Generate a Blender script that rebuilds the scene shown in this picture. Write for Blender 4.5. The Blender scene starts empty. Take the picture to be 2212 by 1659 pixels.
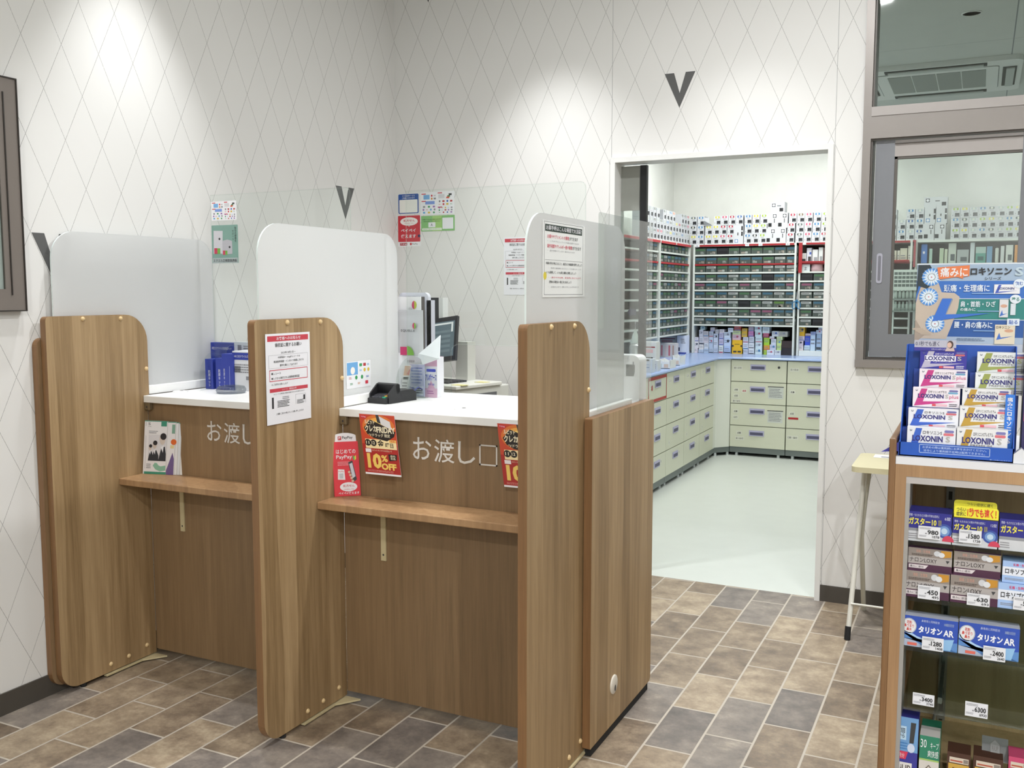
import bpy, bmesh, math, random
from mathutils import Matrix, Vector
random.seed(7)
S = bpy.context.scene
C = S.collection

# ------------------------------------------------------------------ camera, world, exposure
FPX, PITCH, YAW, CAM = 2060.5, math.radians(5.504), math.radians(26.074), Vector((2.9641, -4.5814, 1.45))
cd = bpy.data.cameras.new('camera')
cam = bpy.data.objects.new('camera', cd)
C.objects.link(cam)
cd.sensor_width = 36
cd.lens = FPX / 2212 * 36
cd.clip_start = 0.05
cam.location = CAM
cam.rotation_euler = (math.pi / 2 - PITCH, 0, YAW)
S.camera = cam
S.view_settings.view_transform = 'Standard'
S.view_settings.look = 'None'
S.view_settings.gamma = 1
S.view_settings.use_curve_mapping = False
S.view_settings.exposure = 0.22
w = bpy.data.worlds.new('world')
S.world = w
w.use_nodes = True
w.node_tree.nodes['Background'].inputs[0].default_value = (1, 0.98, 0.96, 1)
w.node_tree.nodes['Background'].inputs[1].default_value = 0.05
S.cycles.max_bounces = 10
S.cycles.transparent_max_bounces = 16
S.cycles.sample_clamp_indirect = 6
S.cycles.caustics_reflective = False
S.cycles.caustics_refractive = False

CEIL, CEILS = 2.9, 3.2


def area(name, loc, size, power, col=(1, 1, 1), shape='DISK', spread=180, rot=(0, 0, 0), sy=None):
    l = bpy.data.lights.new(name, 'AREA')
    l.shape = shape
    l.size = size
    if sy:
        l.size_y = sy
    l.energy = power
    l.color = col
    l.spread = math.radians(spread)
    o = bpy.data.objects.new(name, l)
    C.objects.link(o)
    o.location = loc
    o.rotation_euler = rot
    return o


def spot(name, loc, power, angle, blend, col=(1, 1, 1), radius=0.05, rot=(0, 0, 0)):
    l = bpy.data.lights.new(name, 'SPOT')
    l.energy = power
    l.spot_size = math.radians(angle)
    l.spot_blend = blend
    l.shadow_soft_size = radius
    l.color = col
    o = bpy.data.objects.new(name, l)
    C.objects.link(o)
    o.location = loc
    o.rotation_euler = rot
    return o


WARM = (0.985, 0.995, 1.0)
COOL = (1.0, 1.0, 0.975)
# unseen lamps added to brighten the two rooms (their fixtures are built further down)
STORE_FILLS = [(0.95, 3.3), (1.75, 3.55), (0.95, 1.5), (1.85, 1.6), (3.95, 2.7)]  # added lamps, set where the window does not show them
SHOP_FILLS = [(2.35, -1.5, 34), (4.4, -4.9, 75), (3.3, -6.4, 90)]  # added lamps that fill the display unit and the wall over the door
for x, y in STORE_FILLS:
    area('store_fill_light', (x, y, CEIL - 0.03), 0.5, 12.5, COOL)
for x, y, pw in SHOP_FILLS:
    area('shop_fill_light', (x, y, CEILS - 0.03), 0.16, pw, WARM)

# pixel of the 2212x1659 photograph -> point on an axis-aligned plane of the room
_F = Vector((-math.sin(YAW) * math.cos(PITCH), math.cos(YAW) * math.cos(PITCH), -math.sin(PITCH)))
_R = Vector((math.cos(YAW), math.sin(YAW), 0))
_U = _R.cross(_F)


def at(ax, val, u, v):
    d = _F + _R * ((u - 1106) / FPX) - _U * ((v - 829.5) / FPX)
    i = 'XYZ'.index(ax)
    return CAM + d * ((val - CAM[i]) / d[i])


# ------------------------------------------------------------------ materials
def lin(h):
    h = h.lstrip('#')
    out = []
    for i in (0, 2, 4):
        c = int(h[i:i + 2], 16) / 255
        out.append(c / 12.92 if c <= 0.04045 else ((c + 0.055) / 1.055) ** 2.4)
    return (*out, 1)


_MC = {}


def mat(h, rough=0.5, metal=0.0, emit=0.0, var=0.0, name=None, spec=0.5):
    k = (h, rough, metal, emit, var, spec)
    if k in _MC:
        return _MC[k]
    m = bpy.data.materials.new(name or 'paint_' + h.lstrip('#'))
    m.use_nodes = True
    nt = m.node_tree
    b = nt.nodes['Principled BSDF']
    b.inputs['Base Color'].default_value = lin(h)
    b.inputs['Roughness'].default_value = rough
    b.inputs['Metallic'].default_value = metal
    b.inputs['Specular IOR Level'].default_value = spec
    if emit:
        b.inputs['Emission Color'].default_value = lin(h)
        b.inputs['Emission Strength'].default_value = emit
    if var:
        g = G(nt)
        n = g.noise(g.pos(), 9.0, 3)
        g.link(g.mixc(g.rng(n, 0.3, 0.7, 1 - var, 1 + var), None, lin(h), mul=True), b.inputs['Base Color'])
    _MC[k] = m
    return m


class G:
    """small node-graph helper"""
    def __init__(s, nt):
        s.nt = nt

    def link(s, a, b):
        s.nt.links.new(a, b)

    def n(s, t):
        return s.nt.nodes.new(t)

    def put(s, sock, v):
        if hasattr(v, 'links'):
            s.link(v, sock)
        else:
            sock.default_value = v

    def m(s, op, a, b=0.0, c=0.0):
        n = s.n('ShaderNodeMath')
        n.operation = op
        for i, v in enumerate((a, b, c)):
            s.put(n.inputs[i], v)
        return n.outputs[0]

    def pos(s):
        return s.n('ShaderNodeNewGeometry').outputs['Position']

    def sep(s, v):
        n = s.n('ShaderNodeSeparateXYZ')
        s.link(v, n.inputs[0])
        return n.outputs

    def comb(s, x, y, z):
        n = s.n('ShaderNodeCombineXYZ')
        for i, v in enumerate((x, y, z)):
            s.put(n.inputs[i], v)
        return n.outputs[0]

    def noise(s, v, scale, detail=2.0, rough=0.5):
        n = s.n('ShaderNodeTexNoise')
        s.link(v, n.inputs['Vector'])
        n.inputs['Scale'].default_value = scale
        n.inputs['Detail'].default_value = detail
        n.inputs['Roughness'].default_value = rough
        return n.outputs[0]

    def rng(s, v, a, b, c, d):
        n = s.n('ShaderNodeMapRange')
        s.put(n.inputs[0], v)
        for i, x in enumerate((a, b, c, d)):
            n.inputs[i + 1].default_value = x
        return n.outputs[0]

    def ramp(s, f, stops, const=False):
        n = s.n('ShaderNodeValToRGB')
        s.link(f, n.inputs[0])
        e = n.color_ramp.elements
        while len(e) < len(stops):
            e.new(0.5)
        for el, (p, c) in zip(e, stops):
            el.position = p
            el.color = lin(c) if isinstance(c, str) else c
        if const:
            n.color_ramp.interpolation = 'CONSTANT'
        return n.outputs[0]

    def mixc(s, f, a, b, mul=False):
        n = s.n('ShaderNodeMix')
        n.data_type = 'RGBA'
        if mul:
            n.blend_type = 'MULTIPLY'
            n.inputs[0].default_value = 1
            s.put(n.inputs[6], b)
            q = s.n('ShaderNodeCombineColor')
            for i in range(3):
                s.put(q.inputs[i], f)
            s.link(q.outputs[0], n.inputs[7])
        else:
            s.put(n.inputs[0], f)
            s.put(n.inputs[6], a)
            s.put(n.inputs[7], b)
        return n.outputs[2]


def newmat(name):
    m = bpy.data.materials.new(name)
    m.use_nodes = True
    return m, G(m.node_tree), m.node_tree.nodes['Principled BSDF']


def wood_mat(name, light, mid, dark, strips=1.0, scale=13.0, rough=0.45):
    m, g, b = newmat(name)
    p = g.sep(g.pos())
    s0 = g.m('ADD', p[0], p[1])
    wob = g.noise(g.comb(g.m('MULTIPLY', p[0], 6), g.m('MULTIPLY', p[1], 6), g.m('MULTIPLY', p[2], 1.1)), 1.0, 2)
    s1 = g.m('ADD', s0, g.m('MULTIPLY', g.m('SUBTRACT', wob, 0.5), 0.06))
    v = g.n('ShaderNodeTexVoronoi')
    v.voronoi_dimensions = '1D'
    v.inputs['Scale'].default_value = scale
    g.link(s1, v.inputs['W'])
    rnd = g.sep(v.outputs['Color'])[0]
    grain = g.noise(g.comb(g.m('MULTIPLY', p[0], 55), g.m('MULTIPLY', p[1], 55), g.m('MULTIPLY', p[2], 2.2)), 1.0, 4, 0.6)
    fine = g.noise(g.comb(g.m('MULTIPLY', p[0], 420), g.m('MULTIPLY', p[1], 420), g.m('MULTIPLY', p[2], 9)), 1.0, 2, 0.6)
    f = g.m('ADD', g.m('MULTIPLY', g.m('SUBTRACT', rnd, 0.5), 0.75 * strips), g.m('MULTIPLY', g.m('SUBTRACT', grain, 0.5), 1.1))
    f = g.m('ADD', f, g.m('MULTIPLY', g.m('SUBTRACT', fine, 0.5), 0.55))
    f = g.m('ADD', f, 0.5)
    g.link(g.ramp(f, [(0.05, dark), (0.5, mid), (0.95, light)]), b.inputs['Base Color'])
    b.inputs['Roughness'].default_value = rough
    return m


WOOD = wood_mat('wood_board', '#b59a74', '#9e835f', '#816847', strips=0.62)
WOODP = wood_mat('wood_panel_shaded', '#987d5c', '#896f51', '#765f44', strips=0.35, scale=5)  # same laminate as the boards, with shade put into a darker tone
WOODE = wood_mat('wood_edge', '#926c46', '#82603f', '#6e5034', strips=0.2)
WOODG = wood_mat('wood_gondola', '#b7946d', '#a8845f', '#917050', strips=0.5)
WOODB = wood_mat('wood_back', '#c4a880', '#b49a74', '#a08866', strips=0.6, scale=8)


def wallpaper(name, axis, u0, z0, pu, pz):
    m, g, b = newmat(name)
    p = g.sep(g.pos())
    a = g.m('DIVIDE', g.m('SUBTRACT', p[axis], u0), pu)
    c = g.m('DIVIDE', g.m('SUBTRACT', p[2], z0), pz)
    def near(x):
        return g.m('ABSOLUTE', g.m('SUBTRACT', g.m('FRACT', g.m('ADD', x, 0.5)), 0.5))
    d = g.m('MINIMUM', near(g.m('ADD', a, c)), near(g.m('SUBTRACT', a, c)))
    dots = g.noise(g.pos(), 240.0, 1)
    wd = g.rng(dots, 0.3, 0.6, 0.003, 0.007)
    line = g.m('LESS_THAN', d, wd)
    col = g.mixc(g.m('MULTIPLY', line, 0.8), lin('#e3e2e0'), lin('#8e8c8a'))
    g.link(col, b.inputs['Base Color'])
    b.inputs['Roughness'].default_value = 0.55
    b.inputs['Specular IOR Level'].default_value = 0.25
    return m


WALLB = wallpaper('wallpaper_back', 0, 0.4618, 2.4899, 0.1555, 0.338)
WALLL = wallpaper('wallpaper_left', 1, -2.0781, 1.825, 0.1597, 0.333)
PLAIN = mat('#e6e7e2', 0.6, var=0.02, name='plain_wall')


def tile_mat():
    m, g, b = newmat('stone_tile')
    p = g.sep(g.pos())
    vec = g.comb(g.m('ADD', p[1], 0.30 + 0.322 * 40), g.m('ADD', p[0], 0.005 + 0.158 * 39), 0.0)
    t = g.n('ShaderNodeTexBrick')
    g.link(vec, t.inputs['Vector'])
    t.offset = 0.5
    t.offset_frequency = 2
    t.inputs['Color1'].default_value = (0, 0, 0, 1)
    t.inputs['Color2'].default_value = (1, 1, 1, 1)
    t.inputs['Mortar'].default_value = (0.5, 0.5, 0.5, 1)
    t.inputs['Scale'].default_value = 1
    t.inputs['Mortar Size'].default_value = 0.0042
    t.inputs['Mortar Smooth'].default_value = 0.3
    t.inputs['Brick Width'].default_value = 0.322
    t.inputs['Row Height'].default_value = 0.158
    rnd = g.sep(t.outputs['Color'])[0]
    cloud = g.noise(g.comb(g.m('ADD', g.m('MULTIPLY', p[0], 1.0), g.m('MULTIPLY', rnd, 9)), p[1], rnd), 11.0, 5, 0.62)
    speck = g.noise(g.pos(), 70.0, 4, 0.7)
    f = g.m('ADD', g.m('MULTIPLY', g.m('SUBTRACT', cloud, 0.5), 1.15), g.m('MULTIPLY', g.m('SUBTRACT', speck, 0.5), 0.55))
    f = g.m('ADD', g.m('ADD', f, 0.5), g.m('MULTIPLY', g.m('SUBTRACT', rnd, 0.5), 0.3))
    warm = g.ramp(f, [(0.08, '#5f5246'), (0.36, '#7f6f5d'), (0.6, '#9b8a74'), (0.95, '#c0b097')])
    grey = g.ramp(f, [(0.08, '#544e4a'), (0.4, '#716963'), (0.7, '#8d8379'), (0.98, '#b3a797')])
    pick = g.n('ShaderNodeTexWhiteNoise')
    pick.noise_dimensions = '1D'
    g.link(g.m('MULTIPLY', rnd, 91.7), pick.inputs['W'])
    isg = g.m('GREATER_THAN', pick.outputs[0], 0.7)
    stone = g.mixc(isg, warm, grey)
    col = g.mixc(t.outputs['Fac'], stone, lin('#b9b0a3'))
    g.link(col, b.inputs['Base Color'])
    g.link(g.rng(speck, 0.3, 0.7, 0.42, 0.6), b.inputs['Roughness'])
    bp = g.n('ShaderNodeBump')
    bp.inputs['Strength'].default_value = 0.25
    bp.inputs['Distance'].default_value = 0.002
    g.link(g.m('ADD', g.m('MULTIPLY', speck, 0.5), g.m('MULTIPLY', t.outputs['Fac'], -0.6)), bp.inputs['Height'])
    g.link(bp.outputs[0], b.inputs['Normal'])
    return m


TILE = tile_mat()
VINYL = mat('#d3d8d2', 0.28, var=0.015, name='vinyl_floor')
CEILM = mat('#c9cdca', 0.8, var=0.02, name='ceiling_board')
WHITE = mat('#f0f0ee', 0.4)
TRIMW = mat('#e4e4e2', 0.45, name='trim_white')
ALU = mat('#8d8783', 0.42, 0.35, name='brown_aluminium')
ALUD = mat('#5e5955', 0.45, 0.3, name='dark_aluminium')
ALUG = mat('#7b7d82', 0.45, 0.2, name='grey_sash')
BASEB = mat('#4b4640', 0.6, name='vinyl_base')
BLACK = mat('#17181b', 0.45)
RUBBER = mat('#1b1b1c', 0.8)
DARK = mat('#3a3a3c', 0.6)
BEIGE = mat('#cbbd96', 0.45, name='beige_metal')
CAP = mat('#d5b98a', 0.4, name='cap_plastic')
STEEL = mat('#b9bcc0', 0.3, 0.8, name='steel')
CREAM = mat('#d6d8c4', 0.4, name='cream_laminate')
PAPER = mat('#e9e9ee', 0.65, name='paper')
RED = mat('#c8303c', 0.5)
INK = mat('#2b2b2e', 0.6)
INKG = mat('#8a8a90', 0.7)
FROSTY = None


def clear_mat(name, tint='#f4f8f7', gloss=0.08, alpha=0.93):
    m, g, b = newmat(name)
    nt = m.node_tree
    nt.nodes.remove(b)
    t = g.n('ShaderNodeBsdfTransparent')
    t.inputs[0].default_value = lin(tint)
    s = g.n('ShaderNodeBsdfGlossy')
    s.inputs['Roughness'].default_value = 0.03
    fr = g.n('ShaderNodeLayerWeight')
    fr.inputs[0].default_value = 0.25
    mx = g.n('ShaderNodeMixShader')
    g.link(g.rng(fr.outputs['Fresnel'], 0, 1, gloss * 0.4, 0.35), mx.inputs[0])
    g.link(t.outputs[0], mx.inputs[1])
    g.link(s.outputs[0], mx.inputs[2])
    g.link(mx.outputs[0], nt.nodes['Material Output'].inputs[0])
    return m


def frost_mat(name, tint='#eef2f2', trans=0.5, rough=0.5):
    m, g, b = newmat(name)
    nt = m.node_tree
    nt.nodes.remove(b)
    r = g.n('ShaderNodeBsdfRefraction')
    r.inputs['Color'].default_value = lin(tint)
    r.inputs['Roughness'].default_value = rough
    r.inputs['IOR'].default_value = 1.2
    t = g.n('ShaderNodeBsdfTranslucent')
    t.inputs[0].default_value = lin(tint)
    d = g.n('ShaderNodeBsdfDiffuse')
    d.inputs[0].default_value = lin(tint)
    a = g.n('ShaderNodeMixShader')
    a.inputs[0].default_value = 0.62
    g.link(t.outputs[0], a.inputs[1])
    g.link(d.outputs[0], a.inputs[2])
    c = g.n('ShaderNodeMixShader')
    c.inputs[0].default_value = trans
    g.link(a.outputs[0], c.inputs[1])
    g.link(r.outputs[0], c.inputs[2])
    g.link(c.outputs[0], nt.nodes['Material Output'].inputs[0])
    return m


GLASS = clear_mat('window_glass', '#eff3f1', 0.1)
ACRYL = clear_mat('clear_acrylic', '#fcfefd', 0.03)
ACEDGE = mat('#e6f1f0', 0.2, name='acrylic_edge')
FROST = frost_mat('frosted_acrylic', '#fbfcfc', 0.24, 0.4)
SMOKE = clear_mat('smoked_bin', '#7d8783', 0.12)

# ------------------------------------------------------------------ mesh building
X_, Y_, Z_ = Vector((1, 0, 0)), Vector((0, 1, 0)), Vector((0, 0, 1))


def frame(o, u=X_, v=Z_):
    """local (u, v, w) axes at o; w = u x v points out of the printed face"""
    u = Vector(u).normalized()
    v = Vector(v).normalized()
    w = u.cross(v)
    return Matrix(((u.x, v.x, w.x, o[0]), (u.y, v.y, w.y, o[1]), (u.z, v.z, w.z, o[2]), (0, 0, 0, 1)))


_TX = {}


def text_geo(body, bold=0.0, space=1.0):
    k = (body, bold, space)
    if k not in _TX:
        c = bpy.data.curves.new('t', 'FONT')
        c.body = body
        c.size = 1
        c.offset = bold
        c.resolution_u = 2
        c.space_line = space
        c.align_x = 'CENTER'
        o = bpy.data.objects.new('t', c)
        C.objects.link(o)
        dg = bpy.context.evaluated_depsgraph_get()
        ev = o.evaluated_get(dg)
        me = ev.to_mesh()
        v = [(p.co.x, p.co.y) for p in me.vertices]
        f = [tuple(p.vertices) for p in me.polygons]
        ev.to_mesh_clear()
        bpy.data.objects.remove(o)
        bpy.data.curves.remove(c)
        xs = [a for a, _ in v]
        ys = [b for _, b in v]
        _TX[k] = (v, f, min(xs), max(xs), min(ys), max(ys)) if v else None
    return _TX[k]


class MB:
    def __init__(s):
        s.v, s.f, s.mi, s.sm, s.mats = [], [], [], [], []

    def mid(s, m):
        if m not in s.mats:
            s.mats.append(m)
        return s.mats.index(m)

    def add(s, vs, fs, m, M=None, smooth=False):
        o = len(s.v)
        s.v += [tuple(M @ Vector(p)) if M else tuple(p) for p in vs]
        i = s.mid(m)
        for f in fs:
            s.f.append(tuple(o + k for k in f))
            s.mi.append(i)
            s.sm.append(smooth)
        return s

    def box(s, x0, x1, y0, y1, z0, z1, m, M=None, b=0.0, seg=2, mats=None):
        """axis box; b rounds its edges; mats={face key: material} for -x +x -y +y -z +z"""
        x0, x1 = sorted((x0, x1))
        y0, y1 = sorted((y0, y1))
        z0, z1 = sorted((z0, z1))
        if b <= 0:
            vs = [(x, y, z) for x in (x0, x1) for y in (y0, y1) for z in (z0, z1)]
            F = {'-x': (0, 1, 3, 2), '+x': (4, 6, 7, 5), '-y': (0, 4, 5, 1), '+y': (2, 3, 7, 6), '-z': (0, 2, 6, 4), '+z': (1, 5, 7, 3)}
            if mats:
                for k, f in F.items():
                    s.add(vs, [f], mats.get(k, m), M)
            else:
                s.add(vs, list(F.values()), m, M)
            return s
        bm = bmesh.new()
        bmesh.ops.create_cube(bm, size=1)
        for p in bm.verts:
            p.co = Vector(((x0 + x1) / 2 + p.co.x * (x1 - x0), (y0 + y1) / 2 + p.co.y * (y1 - y0), (z0 + z1) / 2 + p.co.z * (z1 - z0)))
        bmesh.ops.bevel(bm, geom=bm.edges[:], offset=min(b, 0.49 * min(x1 - x0, y1 - y0, z1 - z0)), segments=seg, affect='EDGES', profile=0.5)
        bm.verts.index_update()
        s.add([p.co.copy() for p in bm.verts], [tuple(q.index for q in f.verts) for f in bm.faces], m, M)
        bm.free()
        return s

    def poly(s, pts, m, M=None, w=0.0):
        return s.add([(u, v, w) for u, v in pts], [tuple(range(len(pts)))], m, M)

    def rect(s, u0, v0, u1, v1, m, M=None, w=0.0):
        return s.poly([(u0, v0), (u1, v0), (u1, v1), (u0, v1)], m, M, w)

    def prism(s, pts, w0, w1, m, M=None, side=None):
        n = len(pts)
        vs = [(u, v, w0) for u, v in pts] + [(u, v, w1) for u, v in pts]
        s.add(vs, [tuple(range(n - 1, -1, -1)), tuple(range(n, 2 * n))], m, M)
        s.add(vs, [(i, (i + 1) % n, n + (i + 1) % n, n + i) for i in range(n)], side or m, M)
        return s

    def slab(s, u0, v0, u1, v1, t, m, M, r=0.0):
        """sheet whose printed face is at w=0"""
        return s.prism(rrect(u0, v0, u1, v1, r), -t, 0, m, M)

    def disc(s, u, v, ru, m, M=None, w=0.0, rv=None, n=20, a0=0, a1=360):
        rv = rv or ru
        pts = [(u + ru * math.cos(math.radians(a0 + (a1 - a0) * i / n)), v + rv * math.sin(math.radians(a0 + (a1 - a0) * i / n))) for i in range(n if a1 - a0 == 360 else n + 1)]
        return s.poly(pts, m, M, w)

    def text(s, body, u0, v0, u1, v1, m, M, w=0.0006, bold=0.0, space=1.0, keep=False, rot=0):
        """writing stretched into the rectangle (keep: own proportions, centred)"""
        g = text_geo(body, bold, space)
        if not g:
            return s
        v, f, xa, xb, ya, yb = g
        sx, sy = (u1 - u0) / max(xb - xa, 1e-6), (v1 - v0) / max(yb - ya, 1e-6)
        if keep:
            k = min(sx, sy)
            cx, cy = (u0 + u1) / 2, (v0 + v1) / 2
            return s.add([(cx + (a - (xa + xb) / 2) * k, cy + (b - (ya + yb) / 2) * k, w) for a, b in v], f, m, M)
        return s.add([(u0 + (a - xa) * sx, v0 + (b - ya) * sy, w) for a, b in v], f, m, M)

    def dashes(s, u0, v0, u1, v1, n, m, M, w=0.0005, fill=0.45, seed=1):
        """rows of print too small to read"""
        r = random.Random(seed)
        h = (v1 - v0) / n
        for i in range(n):
            u = u0
            e = u1 - (u1 - u0) * r.uniform(0, 0.25)
            while u < e:
                l = (u1 - u0) * r.uniform(0.03, 0.12)
                s.rect(u, v1 - (i + 0.5 + fill / 2) * h, min(u + l, e), v1 - (i + 0.5 - fill / 2) * h, m, M, w)
                u += l + (u1 - u0) * 0.012
        return s

    def tube(s, pts, r, m, n=10, closed=False, r1=None):
        pts = [Vector(p) for p in pts]
        rings = []
        for i, p in enumerate(pts):
            a = pts[i - 1] if i else p
            b = pts[i + 1] if i < len(pts) - 1 else p
            t = (b - a).normalized()
            q = t.cross(Z_ if abs(t.z) < 0.95 else X_).normalized()
            k = t.cross(q)
            rr = r if r1 is None else r + (r1 - r) * i / (len(pts) - 1)
            rings.append([p + (q * math.cos(2 * math.pi * j / n) + k * math.sin(2 * math.pi * j / n)) * rr for j in range(n)])
        vs = [v for g in rings for v in g]
        fs = [(i * n + j, i * n + (j + 1) % n, (i + 1) * n + (j + 1) % n, (i + 1) * n + j) for i in range(len(pts) - 1) for j in range(n)]
        s.add(vs, fs, m, None, True)
        s.add(rings[0], [tuple(range(n - 1, -1, -1))], m)
        s.add(rings[-1], [tuple(range(n))], m)
        return s

    def lathe(s, prof, m, M, n=20):
        """(radius, w) profile spun about the frame's w axis"""
        vs = [(r * math.cos(2 * math.pi * j / n), r * math.sin(2 * math.pi * j / n), h) for r, h in prof for j in range(n)]
        fs = [(i * n + j, i * n + (j + 1) % n, (i + 1) * n + (j + 1) % n, (i + 1) * n + j) for i in range(len(prof) - 1) for j in range(n)]
        s.add(vs, fs, m, M, True)
        if prof[-1][0] > 1e-5:
            s.add(vs[-n:], [tuple(range(n))], m, M)
        if prof[0][0] > 1e-5:
            s.add(vs[:n], [tuple(range(n - 1, -1, -1))], m, M)
        return s


def rrect(u0, v0, u1, v1, r, n=6):
    """rounded rectangle; r one radius or (bl, br, tr, tl)"""
    rs = r if isinstance(r, tuple) else (r,) * 4
    cs = ((u0, v0, 1, 1, 180), (u1, v0, -1, 1, 270), (u1, v1, -1, -1, 0), (u0, v1, 1, -1, 90))
    pts = []
    for (u, v, su, sv, a), q in zip(cs, rs):
        if q <= 0:
            pts.append((u, v))
        else:
            for i in range(n + 1):
                t = math.radians(a + 90 * i / n)
                pts.append((u + su * q + q * math.cos(t), v + sv * q + q * math.sin(t)))
    return pts


ORG = {}


def mesh_of(name, mb, org):
    me = bpy.data.meshes.new(name)
    me.from_pydata([(x - org.x, y - org.y, z - org.z) for x, y, z in mb.v], [], mb.f)
    for m in mb.mats:
        me.materials.append(m)
    me.polygons.foreach_set('material_index', mb.mi)
    me.polygons.foreach_set('use_smooth', mb.sm)
    me.update()
    return me


def part(name, mb, parent, label=None):
    org = ORG[parent.name]
    o = bpy.data.objects.new(name, mesh_of(name, mb, org))
    C.objects.link(o)
    o.parent = parent
    ORG[o.name] = org
    if label:
        o['label'] = label
    return o


def tag(o, label, cat, group=None, kind=None):
    o['label'] = label
    o['category'] = cat
    if group:
        o['group'] = group
    if kind:
        o['kind'] = kind
    return o


def thing(name, loc, label, cat, group=None):
    o = bpy.data.objects.new(name, None)
    o.empty_display_size = 0.05
    C.objects.link(o)
    o.location = loc
    ORG[o.name] = Vector(loc)
    return tag(o, label, cat, group)


def solid(name, mb, label, cat, group=None):
    """a thing that is one mesh"""
    xs, ys, zs = zip(*mb.v)
    org = Vector(((min(xs) + max(xs)) / 2, (min(ys) + max(ys)) / 2, min(zs)))
    o = bpy.data.objects.new(name, mesh_of(name, mb, org))
    C.objects.link(o)
    o.location = org
    ORG[o.name] = org
    return tag(o, label, cat, group)


def struct(name, mb, label=None):
    o = bpy.data.objects.new(name, mesh_of(name, mb, Vector((0, 0, 0))))
    C.objects.link(o)
    ORG[o.name] = Vector((0, 0, 0))
    o['kind'] = 'structure'
    if label:
        o['label'] = label
        o['category'] = name.split('_')[0]
    return o


def clone(root, loc, label, group=None):
    """a copy of a thing with copies of its parts and sub-parts"""
    r = root.copy()
    C.objects.link(r)
    r.location = loc
    r['label'] = label
    if group:
        r['group'] = group
    for ch in root.children:
        c = ch.copy()
        C.objects.link(c)
        c.parent = r
        for g in ch.children:
            d = g.copy()
            C.objects.link(d)
            d.parent = c
    return r


ORD = ['first', 'second', 'third', 'fourth', 'fifth', 'sixth', 'seventh', 'eighth', 'ninth', 'tenth', 'eleventh', 'twelfth',
       'thirteenth', 'fourteenth', 'fifteenth', 'sixteenth', 'seventeenth', 'eighteenth', 'nineteenth', 'twentieth']

# ------------------------------------------------------------------ the setting
XR, YF = 6.2, -7.0
mb = MB()
mb.box(-0.1, XR, YF, 0.035, -0.06, 0, TILE)
struct('floor', mb, 'grey brown stone-look tile floor laid in a running pattern')
mb = MB()
mb.box(0.1, XR, 0.035, 4.62, -0.06, 0.0, VINYL)
struct('floor_1', mb, 'pale green grey vinyl floor of the dispensing room')
mb = MB()
mb.box(-0.1, XR, 0.06, 4.62, CEIL, CEIL + 0.05, CEILM)
SEAM = mat('#82878a', 0.8)
for x in (2.16, 3.07):
    mb.box(x, x + 0.006, 0.12, 4.5, CEIL - 0.0006, CEIL, SEAM)
for y in (1.75, 3.55):
    mb.box(0.3, XR, y, y + 0.003, CEIL - 0.0004, CEIL, mat('#a9adae', 0.8))
struct('ceiling', mb, 'pale grey board ceiling with thin joints')
mb = MB()
mb.box(-0.1, XR, YF, 0.12, CEILS, CEILS + 0.05, CEILM)
struct('ceiling_1', mb, 'plain pale board ceiling over the shop')

DX0, DX1, DZ = 1.296, 2.320, 2.095       # doorway
WX0, WX1, WZ0 = 2.464, 4.3, 1.112        # service window
mb = MB()
mb.box(-0.1, 0, YF, 4.62, 0, CEILS, WALLL)
wl = struct('wall_left', mb, 'white wallpapered side wall with thin diamond lines')
mb = MB()
mb.box(0, DX0, 0, 0.12, 0, CEIL, WALLB)
mb.box(DX0, DX1, 0, 0.12, DZ, CEIL, WALLB)
mb.box(DX1, WX0, 0, 0.12, 0, CEIL, WALLB)
mb.box(0, XR, 0, 0.06, CEIL, CEILS, WALLB)
mb.box(WX0, WX1, 0, 0.12, 0, WZ0, WALLB)
mb.box(WX1, XR, 0, 0.12, 0, CEIL, WALLB)
GROOVE = mat('#a3a3a3', 0.7)
for x in (1.277, 2.345):
    mb.box(x - 0.001, x + 0.001, -0.0005, 0.001, DZ if x < 2 else 0, CEIL, GROOVE)
wb = struct('wall_back', mb, 'white wallpapered wall with thin diamond lines around doorway and window')
mb = MB()
mb.box(0.1, 0.255, 0.12, 4.62, 0, CEIL, PLAIN)
struct('wall_store_left', mb, 'plain white side wall inside the dispensing room')
mb = MB()
mb.box(0.255, XR, 4.52, 4.62, 0, CEIL, PLAIN)
struct('wall_store_back', mb, 'plain white far wall of the dispensing room')
mb = MB()
mb.box(XR, XR + 0.1, YF, 4.62, 0, CEILS, PLAIN)
struct('wall_right', mb, 'plain white wall beyond the shop floor')
mb = MB()
mb.box(-0.1, XR, YF - 0.1, YF, 0, CEILS, PLAIN)
struct('wall_front', mb, 'plain white wall behind the viewer')

VGREY = mat('#5a5a5a', 0.55)


def letter_v(parent, M, wd, h):
    mb = MB()
    s = wd * 0.31
    mb.prism([(0, h), (wd / 2, 0), (wd, h), (wd - s, h), (wd / 2 + 0.0, h * 0.42), (s, h)][::-1], -0.0005, 0.0008, VGREY, M)
    part('logo_letter', mb, parent, 'dark grey V shaped mark')


for x, z in ((1.545, 2.334), (0.1431, 3.0067)):
    letter_v(wb, frame((x, 0, z)), 0.1515, 0.166)
for y, z in ((-2.3127, 1.4925), (-0.5605, 1.825)):
    letter_v(wl, frame((0, y, z), Y_), 0.1597, 0.1635)

mb = MB()
mb.box(0, 0.007, YF, 0, 0, 0.077, BASEB)
struct('baseboard_left', mb, 'dark grey vinyl skirting along the side wall')
mb = MB()
mb.box(0.007, DX0 - 0.02, -0.007, 0, 0, 0.077, BASEB)
mb.box(DX1 + 0.021, XR, -0.007, 0, 0, 0.077, BASEB)
struct('baseboard_back', mb, 'dark grey vinyl skirting along the wallpapered back wall')

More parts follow.
